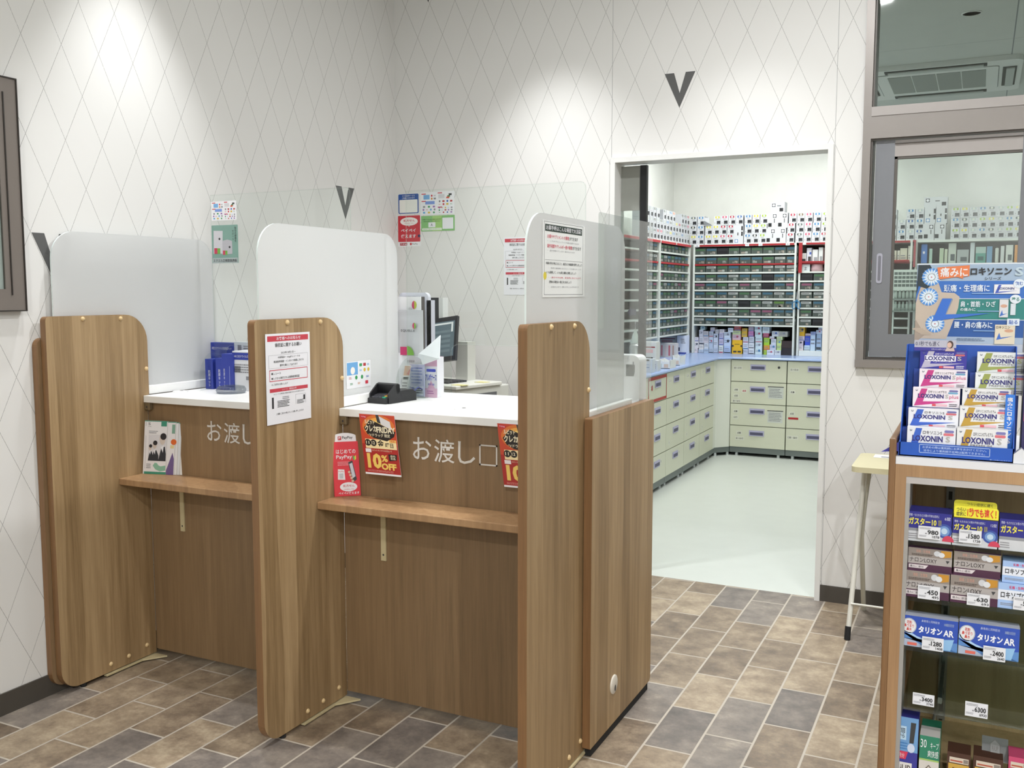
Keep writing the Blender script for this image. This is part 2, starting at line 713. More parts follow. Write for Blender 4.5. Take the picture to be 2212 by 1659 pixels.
# doorway: casing, sliding glass leaf
d = tag(bpy.data.objects.new('door_1', None), 'open sliding glass door with white frame into dispensing room', 'door', None, 'structure')
C.objects.link(d)
ORG[d.name] = Vector((0, 0, 0))
mb = MB()
JC = mat('#d9d9d4', 0.45)
mb.box(DX0 - 0.022, DX0 + 0.003, -0.012, 0.128, 0, DZ + 0.022, TRIMW)
mb.box(DX1 - 0.003, DX1 + 0.021, -0.012, 0.128, 0, DZ + 0.022, TRIMW)
mb.box(DX0 + 0.003, DX1 - 0.003, -0.012, 0.128, DZ - 0.003, DZ + 0.022, TRIMW)
part('door_frame', mb, d)
e0 = at('Y', 0.085, 1383, 500)
e1 = at('Y', 0.085, 1397, 500)
mb = MB()
mb.box(e0.x, e1.x, 0.073, 0.1, 0.012, DZ - 0.012, BLACK)
part('door_edge', mb, d, 'black vertical edge strip')
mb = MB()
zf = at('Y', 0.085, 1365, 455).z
mb.box(DX0 + 0.004, e0.x, 0.082, 0.09, zf, DZ - 0.012, mat('#8f918b', 0.4))  # flat grey in place of the shade inside the wall pocket
part('door_top_shade', mb, d, 'grey sheet standing in for pocket wall shade')
mb = MB()
mb.box(DX0 + 0.004, e0.x, 0.082, 0.09, 0.012, zf, GLASS)
part('door_pane', mb, d)
a = at('Y', 0.0815, 1355, 674)
b = at('Y', 0.0815, 1374, 674)
hw, hh = b.x - a.x, 0.028
mb = MB()
mb.prism([(0, 0), (hw * 0.4, -hh), (hw * 0.4, -hh * 0.55), (hw, -hh * 0.55), (hw, hh * 0.55), (hw * 0.4, hh * 0.55), (hw * 0.4, hh)], -0.0003, 0.0003, mat('#3f4352', 0.5), frame((a.x, 0.0812, a.z)))
part('arrow_sticker', mb, d, 'dark arrow sticker')

# service window
wn = tag(bpy.data.objects.new('window_1', None), 'service window with brown aluminium frame and sliding grey sash', 'window', None, 'structure')
C.objects.link(wn)
ORG[wn.name] = Vector((0, 0, 0))
mb = MB()
f = 0.034
mb.box(WX0, WX0 + f, -0.018, 0.13, WZ0, CEIL, ALU)
mb.box(WX0 + f, WX0 + f + 0.008, 0.0, 0.12, WZ0 + f, CEIL, ALUD)
mb.box(WX1 - f, WX1, -0.018, 0.13, WZ0, CEIL, ALU)
mb.box(WX0, WX1, -0.03, 0.13, WZ0, WZ0 + 0.034, ALU)
mb.box(WX0, WX1, 0.02, 0.03, WZ0 + 0.034, WZ0 + 0.046, ALUD)
ALUL = mat('#a09a97', 0.4, 0.3)
mb.box(WX0 + f, WX1, -0.018, 0.12, 2.125, 2.262, ALU)
mb.box(WX0 + f, WX1, -0.022, -0.018, 2.222, 2.262, ALUL)
mb.box(WX0 + f, WX1, -0.004, 0.0, 2.118, 2.126, ALUD)
part('window_frame', mb, wn)
mb = MB()
mb.box(WX0 + f + 0.006, WX1 - f, 0.05, 0.056, 2.262, CEIL, GLASS)
part('window_pane', mb, wn)
mb = MB()
sx0 = at('Y', 0.02, 1886, 500).x
sx1 = at('Y', 0.02, 1927, 500).x
sx2 = at('Y', 0.02, 2203, 450).x
mb.box(sx0, sx1, 0.012, 0.042, 1.16, 2.116, ALUG)
mb.box(sx1, sx2, 0.012, 0.042, 2.045, 2.116, ALUL)
mb.box(sx1, sx2, 0.012, 0.042, 1.16, 1.262, ALUG)
mb.box(sx2, sx2 + 0.1, 0.012, 0.042, 1.16, 2.116, ALUG)
mb.box(sx1, sx1 + 0.012, 0.016, 0.04, 1.262, 2.045, ALUD)
mb.box(sx1, sx2, 0.016, 0.04, 2.035, 2.045, ALUD)
mb.box(sx1, sx2, 0.0, 0.012, 2.1, 2.103, ALUD)
sash = part('sash_frame', mb, wn)
mb = MB()
mb.box(sx1, sx2, 0.026, 0.03, 1.262, 2.04, GLASS)
part('sash_pane', mb, wn)
ha, hb = at('Y', 0.012, 1892, 612), at('Y', 0.012, 1907, 547)
mb = MB()
M = frame((ha.x, 0.012, ha.z))
hw, hh = hb.x - ha.x, hb.z - ha.z
mb.prism(rrect(0, 0, hw, hh, 0.01), 0, 0.003, mat('#a9a9b6', 0.35, 0.4), M)
mb.prism(rrect(hw * 0.25, hh * 0.08, hw * 0.75, hh * 0.92, 0.006), 0.003, 0.0034, mat('#75757f', 0.4), M)
part('finger_pull', mb, wn, 'pale recessed finger pull')

# glazed display frame on the side wall
t = thing('wall_display_case', (0, -2.9, 1.385), 'taupe framed glass display case on side wall by the counter', 'frame')
ye = -2.367
mb = MB()
FR = mat('#7b736d', 0.4, 0.15)
FD = mat('#2e2925', 0.5)
mb.box(0.001, 0.03, ye - 0.075, ye - 0.004, 1.389, 2.157, FR)
mb.box(0.001, 0.03, -3.9, ye - 0.075, 1.389, 1.46, FR)
mb.box(0.001, 0.03, -3.9, ye - 0.075, 2.09, 2.157, FR)
mb.box(0.001, 0.034, ye - 0.004, ye, 1.385, 2.161, FD)
mb.box(0.001, 0.034, -3.9, ye - 0.004, 1.385, 1.389, FD)
mb.box(0.001, 0.034, -3.9, ye - 0.004, 2.157, 2.161, FD)
mb.box(0.03, 0.0335, ye - 0.055, ye - 0.051, 1.44, 2.11, FD)
part('frame', mb, t)
mb = MB()
mb.box(0.001, 0.02, -3.9, ye - 0.075, 1.46, 2.09, mat('#e2e5e6', 0.5))
part('backing_sheet', mb, t)
mb = MB()
mb.box(0.022, 0.025, -3.9, ye - 0.075, 1.46, 2.09, GLASS)
part('pane', mb, t)

# ------------------------------------------------------------------ hand-over counters
YN, YP, HT, TB = -2.32, -1.88, 1.365, 0.027
AY0, AY1, AZ0, AZ1 = -2.262, -1.475, 1.06, 1.667
PX = [0.058, 0.986, 1.902]
CAPM = frame
names = ['wooden partition board beside the wall, frosted acrylic screen above, no papers on it',
         'middle wooden partition board carrying a white notice and frosted screen',
         'wooden partition board beside the doorway with frosted screen and dark headed leaflet']
for i, xf in enumerate(PX):
    t = thing('partition_board', (xf - TB / 2, (YN + YP) / 2, 0), names[i], 'partition', 'partition boards of the counters')
    far = -1.872
    prof = []
    rb, rt, rs = (0.075, 0.105, 0.016)
    for k in range(9):
        a = math.radians(180 + 90 * k / 8)
        prof.append((YN + rb + rb * math.cos(a), 0.016 + rb + rb * math.sin(a)))
    prof += [(YP - 0.002, 0.016), (YP - 0.002, 1.05), (far, 1.052)]
    for k in range(9):
        a = math.radians(90 * k / 8)
        prof.append((far - rt + rt * math.cos(a), HT - rt + rt * math.sin(a)))
    for k in range(5):
        a = math.radians(90 + 90 * k / 4)
        prof.append((YN + rs + rs * math.cos(a), HT - rs + rs * math.sin(a)))
    mb = MB()
    M = frame((xf, 0, 0), Y_)
    mb.prism(prof, -TB, 0, WOOD, M, WOODE)
    part('board', mb, t)
    mb = MB()
    mb.prism(rrect(AY0, AZ0, AY1, AZ1, (0, 0, 0.085, 0.1), 8), -TB - 0.009, -TB - 0.003, FROST, M, ACEDGE)
    part('acrylic_screen', mb, t, 'frosted acrylic sheet with rounded corners')
    for y, z in ((-2.166, 1.3535), (-1.997, 1.351), (-1.882, 1.153), (-2.105, 0.045), (-2.02, 0.047), (-1.93, 0.06)):
        mb = MB()
        mb.lathe([(0.0085, 0), (0.008, 0.003), (0.005, 0.006), (0, 0.007)], CAP, frame((xf, y, z), Y_), 14)
        part('bolt_cap', mb, t)
    mb = MB()
    mb.box(xf - 0.01, xf + 0.006, -2.13, -1.885, 0.006, 0.012, BEIGE)
    if i < 2:
        mb.prism([(xf + 0.006, -1.96), (xf + 0.06, -1.885), (xf + 0.006, -1.885)], 0.006, 0.012, BEIGE)
    part('floor_plate', mb, t, 'pale metal floor plate')
    mb = MB()
    mb.lathe([(0.011, 0), (0.011, 0.016)], RUBBER, frame((xf - 0.013, YN + 0.1, 0), X_, Y_), 12)
    part('foot', mb, t)
    if i == 0:
        mb = MB()
        mb.prism(rrect(-2.335, 0.03, -1.9, 1.29, (0.05, 0, 0, 0.03)), -0.055, -0.03, WOODP, frame((xf, 0, 0), Y_), WOODE)
        part('backing_panel', mb, t)

cn = ['white topped wooden hand-over counter nearest the side wall, pamphlets on its ledge',
      'white topped wooden hand-over counter nearest doorway, red sale posters on its front']
GROM = mat('#e8e8e6', 0.35)
counters = []
for i in (0, 1):
    x0, x1 = PX[i] + 0.0004, PX[i + 1] - TB - 0.0004
    t = thing('service_counter', ((x0 + x1) / 2, -1.6, 0), cn[i], 'counter', 'hand-over counters')
    counters.append(t)
    mb = MB()
    mb.box(x0, x1, -1.902, -1.28, 1.023, 1.05, WHITE, b=0.002)
    part('counter_top', mb, t, 'white counter top')
    mb = MB()
    mb.box(x0, x1, -1.88, -1.862, 0.03, 1.0225, WOODP)
    part('front_panel', mb, t)
    mb = MB()
    mb.box(x0, x1, -2.034, -1.881, 0.722, 0.747, WOODG, b=0.003)
    lf = part('ledge_shelf', mb, t)
    bx = x0 + 0.155
    mb = MB()
    mb.box(bx, bx + 0.02, -1.886, -1.881, 0.527, 0.7215, BEIGE)
    mb.box(bx, bx + 0.02, -2.0, -1.886, 0.7175, 0.7215, BEIGE)
    mb.prism([(-0.01, 0.0), (-0.12, 0.0), (-0.01, -0.03)], 0.0, 0.0025, BEIGE, frame((bx, -1.876, 0.7175), Y_))
    mb.disc(bx + 0.01, 0.548, 0.0035, DARK, frame((0, -1.8866, 0)), n=12)
    part('shelf_bracket', mb, t, 'beige metal shelf bracket')
    mb = MB()
    mb.box(x0, x0 + 0.028, -1.9, -1.882, 0.993, 1.0225, mat('#7d6e55', 0.4, 0.4), b=0.003)
    mb.disc(x0 + 0.014, 1.006, 0.004, DARK, frame((0, -1.9005, 0)), n=10)
    part('corner_bracket', mb, t, 'bronze corner bracket')
    xu = PX[i] - 0.028 if i == 0 else PX[i] - 0.021
    mb = MB()
    mb.box(xu - 0.004, xu + 0.018, -1.87, -1.3, 1.0505, 1.084, WHITE, b=0.002)
    part('upstand', mb, t, 'low white upstand')
    if i == 1:
        mb = MB()
        mb.box(PX[2] - 0.02, PX[2] + 0.0, -1.868, -1.47, 1.05, 1.085, WHITE, b=0.002)
        part('upstand', mb, t, 'low white upstand')
    g = at('Z', 1.0505, *((390, 846), (1000, 884))[i])
    mb = MB()
    mb.lathe([(0.03, 0), (0.03, 0.002), (0.026, 0.004), (0, 0.004)], GROM, frame((g.x, g.y, 1.0503), X_, Y_), 24)
    mb.disc(0.002, 0.004, 0.007, DARK, frame((g.x, g.y, 1.0548), X_, Y_), n=12)
    part('cable_grommet', mb, t)
    mb = MB()
    u = 0.36 if i == 0 else 1.272
    M = frame((u, -1.8805, 0.884))
    LET = mat('#d9d5cf', 0.5)
    # the four painted characters, each fitted to its own place
    for ch, a, b, lo, hi in (('お', 0.0, 0.0715, 0.008, 0.083), ('渡', 0.083, 0.160, 0.004, 0.082), ('し', 0.1737, 0.238, 0.006, 0.080), ('口', 0.2525, 0.318, 0.007, 0.075)):
        if ch == '口':
            for q in ((a, lo, b, lo + 0.0048), (a, hi - 0.0048, b, hi), (a, lo, a + 0.0048, hi), (b - 0.0048, lo, b, hi)):
                mb.rect(*q, LET, M, 0.0006)
        else:
            mb.text(ch, a, lo, b, hi, LET, M, 0.0006, bold=0.004)
    part('lettering', mb, t, 'white painted lettering')

t = thing('end_panel', (1.916, -1.62, 0), 'low wooden end panel with white cable cap facing the doorway', 'panel')
mb = MB()
mb.prism(rrect(-1.918, 0.03, -1.312, 1.07, (0.005, 0.02, 0.02, 0.006)), -0.026, 0, WOOD, frame((1.9305, 0, 0), Y_), WOODE)
part('board', mb, t)
g = at('X', 1.9305, 1325, 1478)
mb = MB()
mb.lathe([(0.032, 0), (0.032, 0.003), (0.028, 0.005), (0, 0.005)], mat('#d8d2c6', 0.4), frame((1.9305, g.y, g.z), Y_), 24)
mb.disc(0.004, -0.013, 0.0065, DARK, frame((1.936, g.y, g.z), Y_), n=12, rv=0.011)
part('cable_cap', mb, t)
mb = MB()
mb.box(1.906, 1.926, -1.9, -1.33, 0.0, 0.03, RUBBER)
part('plinth', mb, t)

# clear guards: two hang-through sheets facing the customers, one along the end panel
def guard(name, x0, x1, y, z1, cut, label):
    t = thing(name, ((x0 + x1) / 2, y, 1.05), label, 'screen', 'clear acrylic guards')
    mb = MB()
    c0, c1, ch = cut
    M = frame((0, y, 0))
    # portal outline with a rounded opening at the counter
    r = 0.02
    outer = [(x0, 1.051), (x0, z1), (x1 - r, z1)] + [(x1 - r + r * math.cos(math.radians(90 - 18 * k)), z1 - r + r * math.sin(math.radians(90 - 18 * k))) for k in range(6)] + [(x1, 1.051)]
    arch = []
    ar = 0.03
    for k in range(6):
        a = math.radians(18 * k)
        arch.append((c1 - ar + ar * math.cos(a), ch - ar + ar * math.sin(a)))
    for k in range(6):
        a = math.radians(90 + 18 * k)
        arch.append((c0 + ar + ar * math.cos(a), ch - ar + ar * math.sin(a)))
    pts = outer + [(c1, 1.051)] + arch + [(c0, 1.051)]
    mb.prism(pts[::-1], -0.003, 0.0, ACRYL, M, ACRYL)
    part('acrylic_sheet', mb, t)
    mb = MB()
    # polished rims that catch the light
    for p, q in list(zip(pts, pts[1:])):
        if p[1] > 1.06 or q[1] > 1.06:
            mb.tube([(p[0], y - 0.0015, p[1]), (q[0], y - 0.0015, q[1])], 0.0016, ACRYL, 6)
    part('polished_rim', mb, t)
    for xx in (x0 + 0.02, x1 - 0.06):
        mb = MB()
        mb.prism(rrect(y - 0.11, 1.051, y + 0.11, 1.21, (0, 0, 0.1, 0.1)), -0.002, 0.002, ACRYL, frame((xx, 0, 0), Y_))
        part('foot', mb, t)
    return t


g0, g1 = at('Y', -1.55, 461, 640), at('Y', -1.55, 757, 450)
guard('acrylic_guard', g0.x, g1.x, -1.55, at('Y', -1.55, 750, 405).z, (g0.x + 0.06, g1.x - 0.05, 1.23), 'clear acrylic guard with stickers, standing on the counter nearest the side wall')
h1 = at('Y', -1.55, 1265, 500)
hc = at('Y', -1.55, 975, 800)
guard('acrylic_guard', 1.045, h1.x, -1.55, at('Y', -1.55, 1260, 392).z, (hc.x, h1.x - 0.03, at('Y', -1.55, 990, 744).z), 'tall clear acrylic guard standing on the counter nearest the doorway')
mb = MB()
mb.prism(rrect(-1.86, 1.085, -1.33, 1.69, (0, 0.02, 0.01, 0.01)), -0.003, 0, ACRYL, frame((1.925, 0, 0), Y_), ACRYL)
solid('acrylic_sheet', mb, 'clear acrylic side sheet standing along the low end panel', 'screen')

# ------------------------------------------------------------------ papers and stickers
def sheet(M, wd, ht, m=PAPER, r=0.0, t=0.0008):
    mb = MB()
    mb.slab(0, 0, wd, ht, t, m, M, r)
    return mb


def notice(M, W, H):
    """receipt notice: red headed customer notice"""
    mb = sheet(M, W, H)
    R = mat('#c5404e', 0.6)
    P = lambda a, b, c, d: (a * W, b * H, c * W, d * H)
    mb.rect(*P(0.04, 0.915, 0.96, 0.975), R, M, 0.0003)
    mb.text('お客様へのお知らせ', *P(0.24, 0.927, 0.78, 0.965), PAPER, M, bold=0.01)
    mb.text('領収証に関するお願い', *P(0.2, 0.85, 0.8, 0.895), INK, M, bold=0.008)
    mb.text('2023年10月1日〜', *P(0.33, 0.775, 0.66, 0.8), INK, M)
    for q in ((0.06, 0.762, 0.94, 0.764), (0.06, 0.618, 0.94, 0.62), (0.06, 0.618, 0.064, 0.764), (0.936, 0.618, 0.94, 0.764)):
        mb.rect(*P(*q), INKG, M, 0.0003)
    mb.text('中部薬品V・drugのレシートは', *P(0.26, 0.722, 0.76, 0.748), INK, M, bold=0.006)
    mb.text('軽減税率制度・インボイス制度における', *P(0.17, 0.678, 0.84, 0.704), INK, M, bold=0.006)
    mb.text('要件を満たしております', *P(0.3, 0.634, 0.7, 0.66), INK, M, bold=0.006)
    for q in ((0.07, 0.594, 0.93, 0.602), (0.07, 0.475, 0.93, 0.483), (0.07, 0.475, 0.08, 0.602), (0.92, 0.475, 0.93, 0.602)):
        mb.rect(*P(*q), R, M, 0.0003)
    mb.text('●レシート', *P(0.11, 0.548, 0.32, 0.575), INK, M, bold=0.006)
    mb.text('●レジから発行される感熱紙領収証', *P(0.11, 0.494, 0.74, 0.522), INK, M, bold=0.006)
    mb.text('のご利用をお願いします', *P(0.11, 0.43, 0.47, 0.452), INK, M)
    mb.rect(*P(0.07, 0.355, 0.93, 0.395), R, M, 0.0003)
    mb.text('レシート・領収証の例', *P(0.34, 0.364, 0.66, 0.387), PAPER, M)
    mb.text('※レシートと領収証に明細が記載されたものが発行されます', *P(0.15, 0.325, 0.85, 0.342), INK, M)
    mb.rect(*P(0.11, 0.175, 0.15, 0.3), INK, M, 0.0003)
    mb.dashes(*P(0.23, 0.18, 0.52, 0.26), 5, INK, M, seed=3)
    mb.dashes(*P(0.34, 0.265, 0.5, 0.3), 2, INKG, M, seed=4)
    for q in ((0.64, 0.19, 0.645, 0.3), (0.87, 0.19, 0.875, 0.3), (0.64, 0.298, 0.875, 0.3)):
        mb.rect(*P(*q), INKG, M, 0.0003)
    mb.dashes(*P(0.67, 0.19, 0.85, 0.24), 4, INK, M, seed=5)
    mb.rect(*P(0.82, 0.23, 0.86, 0.285), INK, M, 0.0004)
    mb.text('ご理解 ご協力の程よろしくお願い申し上げます', *P(0.2, 0.1, 0.82, 0.122), INK, M)
    return mb


a, b = at('X', 0.9875, 577, 920), at('X', 0.9875, 668, 716)
pm = frame((0.9885, a.y, a.z), Y_, Z_)
solid('notice_sheet', notice(frame((0.9885, a.y, a.z), (0, 1, 0.0)), b.y - a.y, at('X', 0.9885, 575, 722).z - a.z), 'white paper notice with red header on middle partition board', 'notice', 'red headed receipt notices')
a, b = at('Y', -0.002, 1088, 637), at('Y', -0.002, 1090, 513)
solid('notice_sheet', notice(frame((a.x, -0.001, a.z)), 0.172, b.z - a.z), 'white paper notice with red header on wallpapered wall behind screen', 'notice', 'red headed receipt notices')

# dark headed leaflet on the frosted screen by the doorway
xs = PX[2] - TB - 0.0018
a, b, c = at('X', xs, 1172, 642), at('X', xs, 1262, 642), at('X', xs, 1175, 475)
W, H = b.y - a.y, c.z - a.z
M = frame((xs, a.y, a.z), Y_)
mb = sheet(M, W, H, mat('#f1f3f2', 0.5), t=0.0006)
P = lambda a, b, c, d: (a * W, b * H, c * W, d * H)
for q in ((0.03, 0.03, 0.96, 0.036), (0.03, 0.985, 0.96, 0.991), (0.03, 0.03, 0.036, 0.99), (0.955, 0.03, 0.961, 0.99), (0.05, 0.49, 0.94, 0.494)):
    mb.rect(*P(*q), INKG, M, 0.0002)
mb.rect(*P(0.05, 0.865, 0.93, 0.955), mat('#2e3d38', 0.5), M, 0.0003)
mb.text('お薬手帳はこんな場面で大活躍！', *P(0.07, 0.88, 0.91, 0.942), PAPER, M, bold=0.012)
PK = mat('#d24a62', 0.5)
mb.text('お薬やサプリメントの管理', *P(0.1, 0.775, 0.6, 0.825), PK, M, bold=0.01)
mb.text('ができます', *P(0.61, 0.775, 0.82, 0.825), INK, M, bold=0.008)
mb.text('・・これまでもらっていたお薬を管理できます', *P(0.1, 0.73, 0.85, 0.75), INKG, M)
mb.text('副作用歴やアレルギー歴の管理', *P(0.1, 0.65, 0.68, 0.7), PK, M, bold=0.01)
mb.text('ができます', *P(0.69, 0.65, 0.9, 0.7), INK, M, bold=0.008)
mb.text('・・副作用歴やアレルギー歴がわかります', *P(0.1, 0.605, 0.75, 0.625), INKG, M)
mb.text('体調の変化や気になること、血圧などの検査値を記録しましょう', *P(0.07, 0.43, 0.93, 0.465), INK, M, bold=0.01)
mb.text('・・医師や薬剤師に伝えたいことを書きましょう', *P(0.12, 0.375, 0.9, 0.395), INKG, M)
mb.text('いつも携帯して、いつも同じ場所に保管しましょう', *P(0.07, 0.31, 0.78, 0.345), INK, M, bold=0.01)
mb.text('・・旅行や外出時、緊急時に役立ちます', *P(0.12, 0.25, 0.9, 0.272), PK, M)
mb.text('複数ある場合は一冊にまとめましょう', *P(0.14, 0.185, 0.66, 0.22), INK, M, bold=0.01)
mb.text('・・全部まとめて一冊にすることが大切です', *P(0.12, 0.125, 0.85, 0.147), INKG, M)
mb.disc(0.05 * W, 0.28 * H, 0.035 * W, mat('#e5d34a', 0.5), M, 0.0003)
solid('leaflet_sheet', mb, 'white leaflet with dark green header on frosted screen by doorway', 'leaflet')


def wall_px(u0, v0, u1, v1, y=-0.001):
    """rectangle on the back wall from two pixel corners (lower left, upper right of the sheet)"""
    a, b = at('Y', y, u0, v0), at('Y', y, u1, v1)
    return frame((a.x, y, a.z)), b.x - a.x, b.z - a.z


COLS = ['#cf3b4c', '#2c63b5', '#3a9a5a', '#8c8c92', '#d8904a', '#38383c', '#b53a3a', '#5aa7d8', '#d7b83c', '#9a6ab0']


def logo_rows(mb, M, u0, v0, u1, v1, rows, seed):
    r = random.Random(seed)
    h = (v1 - v0) / len(rows)
    for i, n in enumerate(rows):
        wd = (u1 - u0) / n
        for k in range(n):
            cx, cy = u0 + (k + 0.5) * wd, v1 - (i + 0.5) * h
            c = mat(r.choice(COLS), 0.5)
            s = min(wd, h) * 0.36
            q = r.random()
            if q < 0.35:
                mb.disc(cx, cy, s, c, M, 0.0004, n=12)
            elif q < 0.7:
                mb.poly(rrect(cx - s * 1.2, cy - s * 0.8, cx + s * 1.2, cy + s * 0.8, s * 0.3, 3), c, M, 0.0004)
            else:
                mb.dashes(cx - s * 1.2, cy - s * 0.6, cx + s * 1.2, cy + s * 0.5, 2, c, M, 0.0004, seed=i * 9 + k)


def payments(M, W, H):
    """card and cashless payment marks"""
    mb = sheet(M, W, H, mat('#eeeef2', 0.5), 0.003)
    P = lambda a, b, c, d: (a * W, b * H, c * W, d * H)
    for u, v in ((0.04, 0.9), (0.04, 0.58), (0.52, 0.92), (0.52, 0.3)):
        mb.rect(*P(u, v, u + 0.13, v + 0.04), RED, M, 0.0003)
    mb.rect(*P(0.1, 0.68, 0.28, 0.88), mat('#79aee0', 0.5), M, 0.0003)
    mb.rect(*P(0.15, 0.46, 0.43, 0.6), mat('#7f9bdc', 0.5), M, 0.0003)
    mb.rect(*P(0.54, 0.7, 0.72, 0.88), mat('#d4d4d8', 0.5), M, 0.0003)
    mb.rect(*P(0.84, 0.82, 0.93, 0.9), DARK, M, 0.0003)
    mb.rect(*P(0.8, 0.75, 0.88, 0.82), mat('#4f7f4f', 0.5), M, 0.0004)
    mb.rect(*P(0.77, 0.69, 0.86, 0.76), mat('#d4553a', 0.5), M, 0.0005)
    logo_rows(mb, M, *P(0.3, 0.64, 0.48, 0.9), [2, 2], 2)
    logo_rows(mb, M, *P(0.04, 0.04, 0.48, 0.42), [3, 4, 3], 3)
    logo_rows(mb, M, *P(0.52, 0.38, 0.97, 0.64), [4, 4], 4)
    logo_rows(mb, M, *P(0.52, 0.04, 0.97, 0.34), [5, 5, 4], 5)
    return mb


M, W, H = wall_px(908, 465, 981, 412)
solid('payment_sticker', payments(M, W, H), 'white sheet of cashless payment marks stuck high on wallpapered wall', 'sticker', 'payment mark sheets')
M, W, H = wall_px(860, 463, 905, 417)
BL = mat('#24529e', 0.45)
mb = sheet(M, W, H, mat('#ececee', 0.5), 0.006)
mb.poly(rrect(W * 0.02, H * 0.02, W * 0.98, H * 0.98, 0.006), BL, M, 0.0003)
mb.poly(rrect(W * 0.07, H * 0.06, W * 0.93, H * 0.7, 0.004), mat('#f0efe9', 0.5), M, 0.0005)
mb.text('スマホ決済サービス', W * 0.2, H * 0.85, W * 0.8, H * 0.93, PAPER, M, 0.0006, 0.01)
mb.text('ご利用いただけます', W * 0.2, H * 0.74, W * 0.8, H * 0.82, PAPER, M, 0.0006, 0.01)
logo_rows(mb, M, W * 0.1, H * 0.08, W * 0.9, H * 0.68, [3, 3, 2, 3], 8)
solid('payment_sticker', mb, 'blue bordered smartphone payment sticker beside the wall corner', 'sticker')
M, W, H = wall_px(860, 533, 908, 464)
mb = sheet(M, W, H, mat('#efeff1', 0.5), 0.004)
mb.poly(rrect(W * 0.01, H * 0.15, W * 0.99, H * 0.99, 0.004), RED, M, 0.0003)
mb.disc(W * 0.5, H * 0.8, W * 0.39, mat('#f3eeea', 0.5), M, 0.0005, H * 0.135)
mb.poly([(W * 0.45, H * 0.68), (W * 0.5, H * 0.63), (W * 0.54, H * 0.68)], mat('#f3eeea', 0.5), M, 0.0005)
mb.text('処方せん', W * 0.25, H * 0.79, W * 0.76, H * 0.87, RED, M, 0.0007, 0.015)
mb.text('のお支払いでも', W * 0.3, H * 0.725, W * 0.7, H * 0.755, RED, M, 0.0007)
mb.text('ペイペイ', W * 0.14, H * 0.46, W * 0.8, H * 0.57, PAPER, M, 0.0006, 0.02)
mb.text('使えます', W * 0.14, H * 0.27, W * 0.8, H * 0.39, PAPER, M, 0.0006, 0.02)
mb.disc(W * 0.94, H * 0.33, W * 0.055, mat('#2f2f5c', 0.5), M, 0.0006)
mb.rect(W * 0.09, H * 0.035, W * 0.41, H * 0.12, mat('#b03a40', 0.5), M, 0.0004)
mb.text('V·drug', W * 0.12, H * 0.05, W * 0.38, H * 0.105, PAPER, M, 0.0006, 0.015)
mb.poly(rrect(W * 0.53, H * 0.04, W * 0.61, H * 0.115, 0.002), RED, M, 0.0004)
mb.text('PayPay', W * 0.64, H * 0.05, W * 0.88, H * 0.1, INK, M, 0.0006)
solid('payment_sticker', mb, 'red prescription payment sticker with white speech bubble near wall corner', 'sticker')
M, W, H = wall_px(910, 500, 982, 464)
GR = mat('#86bd78', 0.5)
mb = sheet(M, W, H, GR, 0.002)
mb.rect(W * 0.34, 0, W * 0.62, H, mat('#a3cd7c', 0.5), M, 0.0002)
mb.text('※お薬アプリからもご利用いただけます', W * 0.04, H * 0.72, W * 0.6, H * 0.8, INK, M, 0.0006, 0.006)
mb.text('処方せん送信サービスをご利用ください', W * 0.08, H * 0.6, W * 0.58, H * 0.68, INK, M, 0.0006)
mb.poly(rrect(W * 0.22, H * 0.25, W * 0.43, H * 0.57, 0.003), PAPER, M, 0.0004)
mb.text('A', W * 0.29, H * 0.33, W * 0.35, H * 0.5, INK, M, 0.0006)
mb.rect(W * 0.03, H * 0.06, W * 0.62, H * 0.2, mat('#e6f0de', 0.5), M, 0.0003)
mb.text('お問い合わせ　薬局スタッフまでお声がけください', W * 0.06, H * 0.1, W * 0.59, H * 0.16, INK, M, 0.0006)
mb.rect(W * 0.64, H * 0.12, W * 0.96, H * 0.84, PAPER, M, 0.0003)
solid('service_sticker', mb, 'green prescription service sticker below the white payment sheet', 'sticker')


def sheet_px(u0, v0, u1, v1, y):
    a, b = at('Y', y, u0, v0), at('Y', y, u1, v1)
    return frame((a.x, y, a.z)), b.x - a.x, b.z - a.z


M, W, H = sheet_px(457, 477, 510, 433, -1.5538)
solid('payment_sticker', payments(M, W, H), 'small white sheet of payment marks stuck on clear guard', 'sticker', 'payment mark sheets')
M, W, H = sheet_px(459, 569, 513, 485, -1.5538)
mb = sheet(M, W, H, mat('#7fa398', 0.5), 0.003)
SV = mat('#b9b8bf', 0.4)
SL = mat('#cfced4', 0.4)
mb.rect(W * 0.02, H * 0.0, W * 0.98, H * 0.14, mat('#aab6b6', 0.5), M, 0.0003)
mb.text('エクエル正規取扱施設', W * 0.05, H * 0.03, W * 0.95, H * 0.11, INK, M, 0.0006, 0.012)
mb.poly([(W * 0.06, H * 0.25), (W * 0.4, H * 0.25), (W * 0.43, H * 0.85), (W * 0.08, H * 0.86)], SL, M, 0.0003)
mb.poly([(W * 0.4, H * 0.23), (W * 0.78, H * 0.24), (W * 0.78, H * 0.58), (W * 0.6, H * 0.62), (W * 0.41, H * 0.59)], SV, M, 0.0004)
for u, v, k in ((0.09, 0.25, 1.0), (0.42, 0.22, 0.75)):
    mb.rect(W * u, H * v, W * (u + 0.12 * k), H * (v + 0.15 * k), mat('#c4405c', 0.5), M, 0.0005)
    mb.rect(W * (u + 0.12 * k), H * v, W * (u + 0.23 * k), H * (v + 0.145 * k), mat('#6fae4a', 0.5), M, 0.0005)
for u, v in ((0.3, 0.64), (0.68, 0.42)):
    mb.disc(W * u, H * v, W * 0.035, DARK, M, 0.0005, n=12)
mb.text('毎\n日\nの\n健\n康\nを', W * 0.88, H * 0.55, W * 0.95, H * 0.95, INK, M, 0.0006)
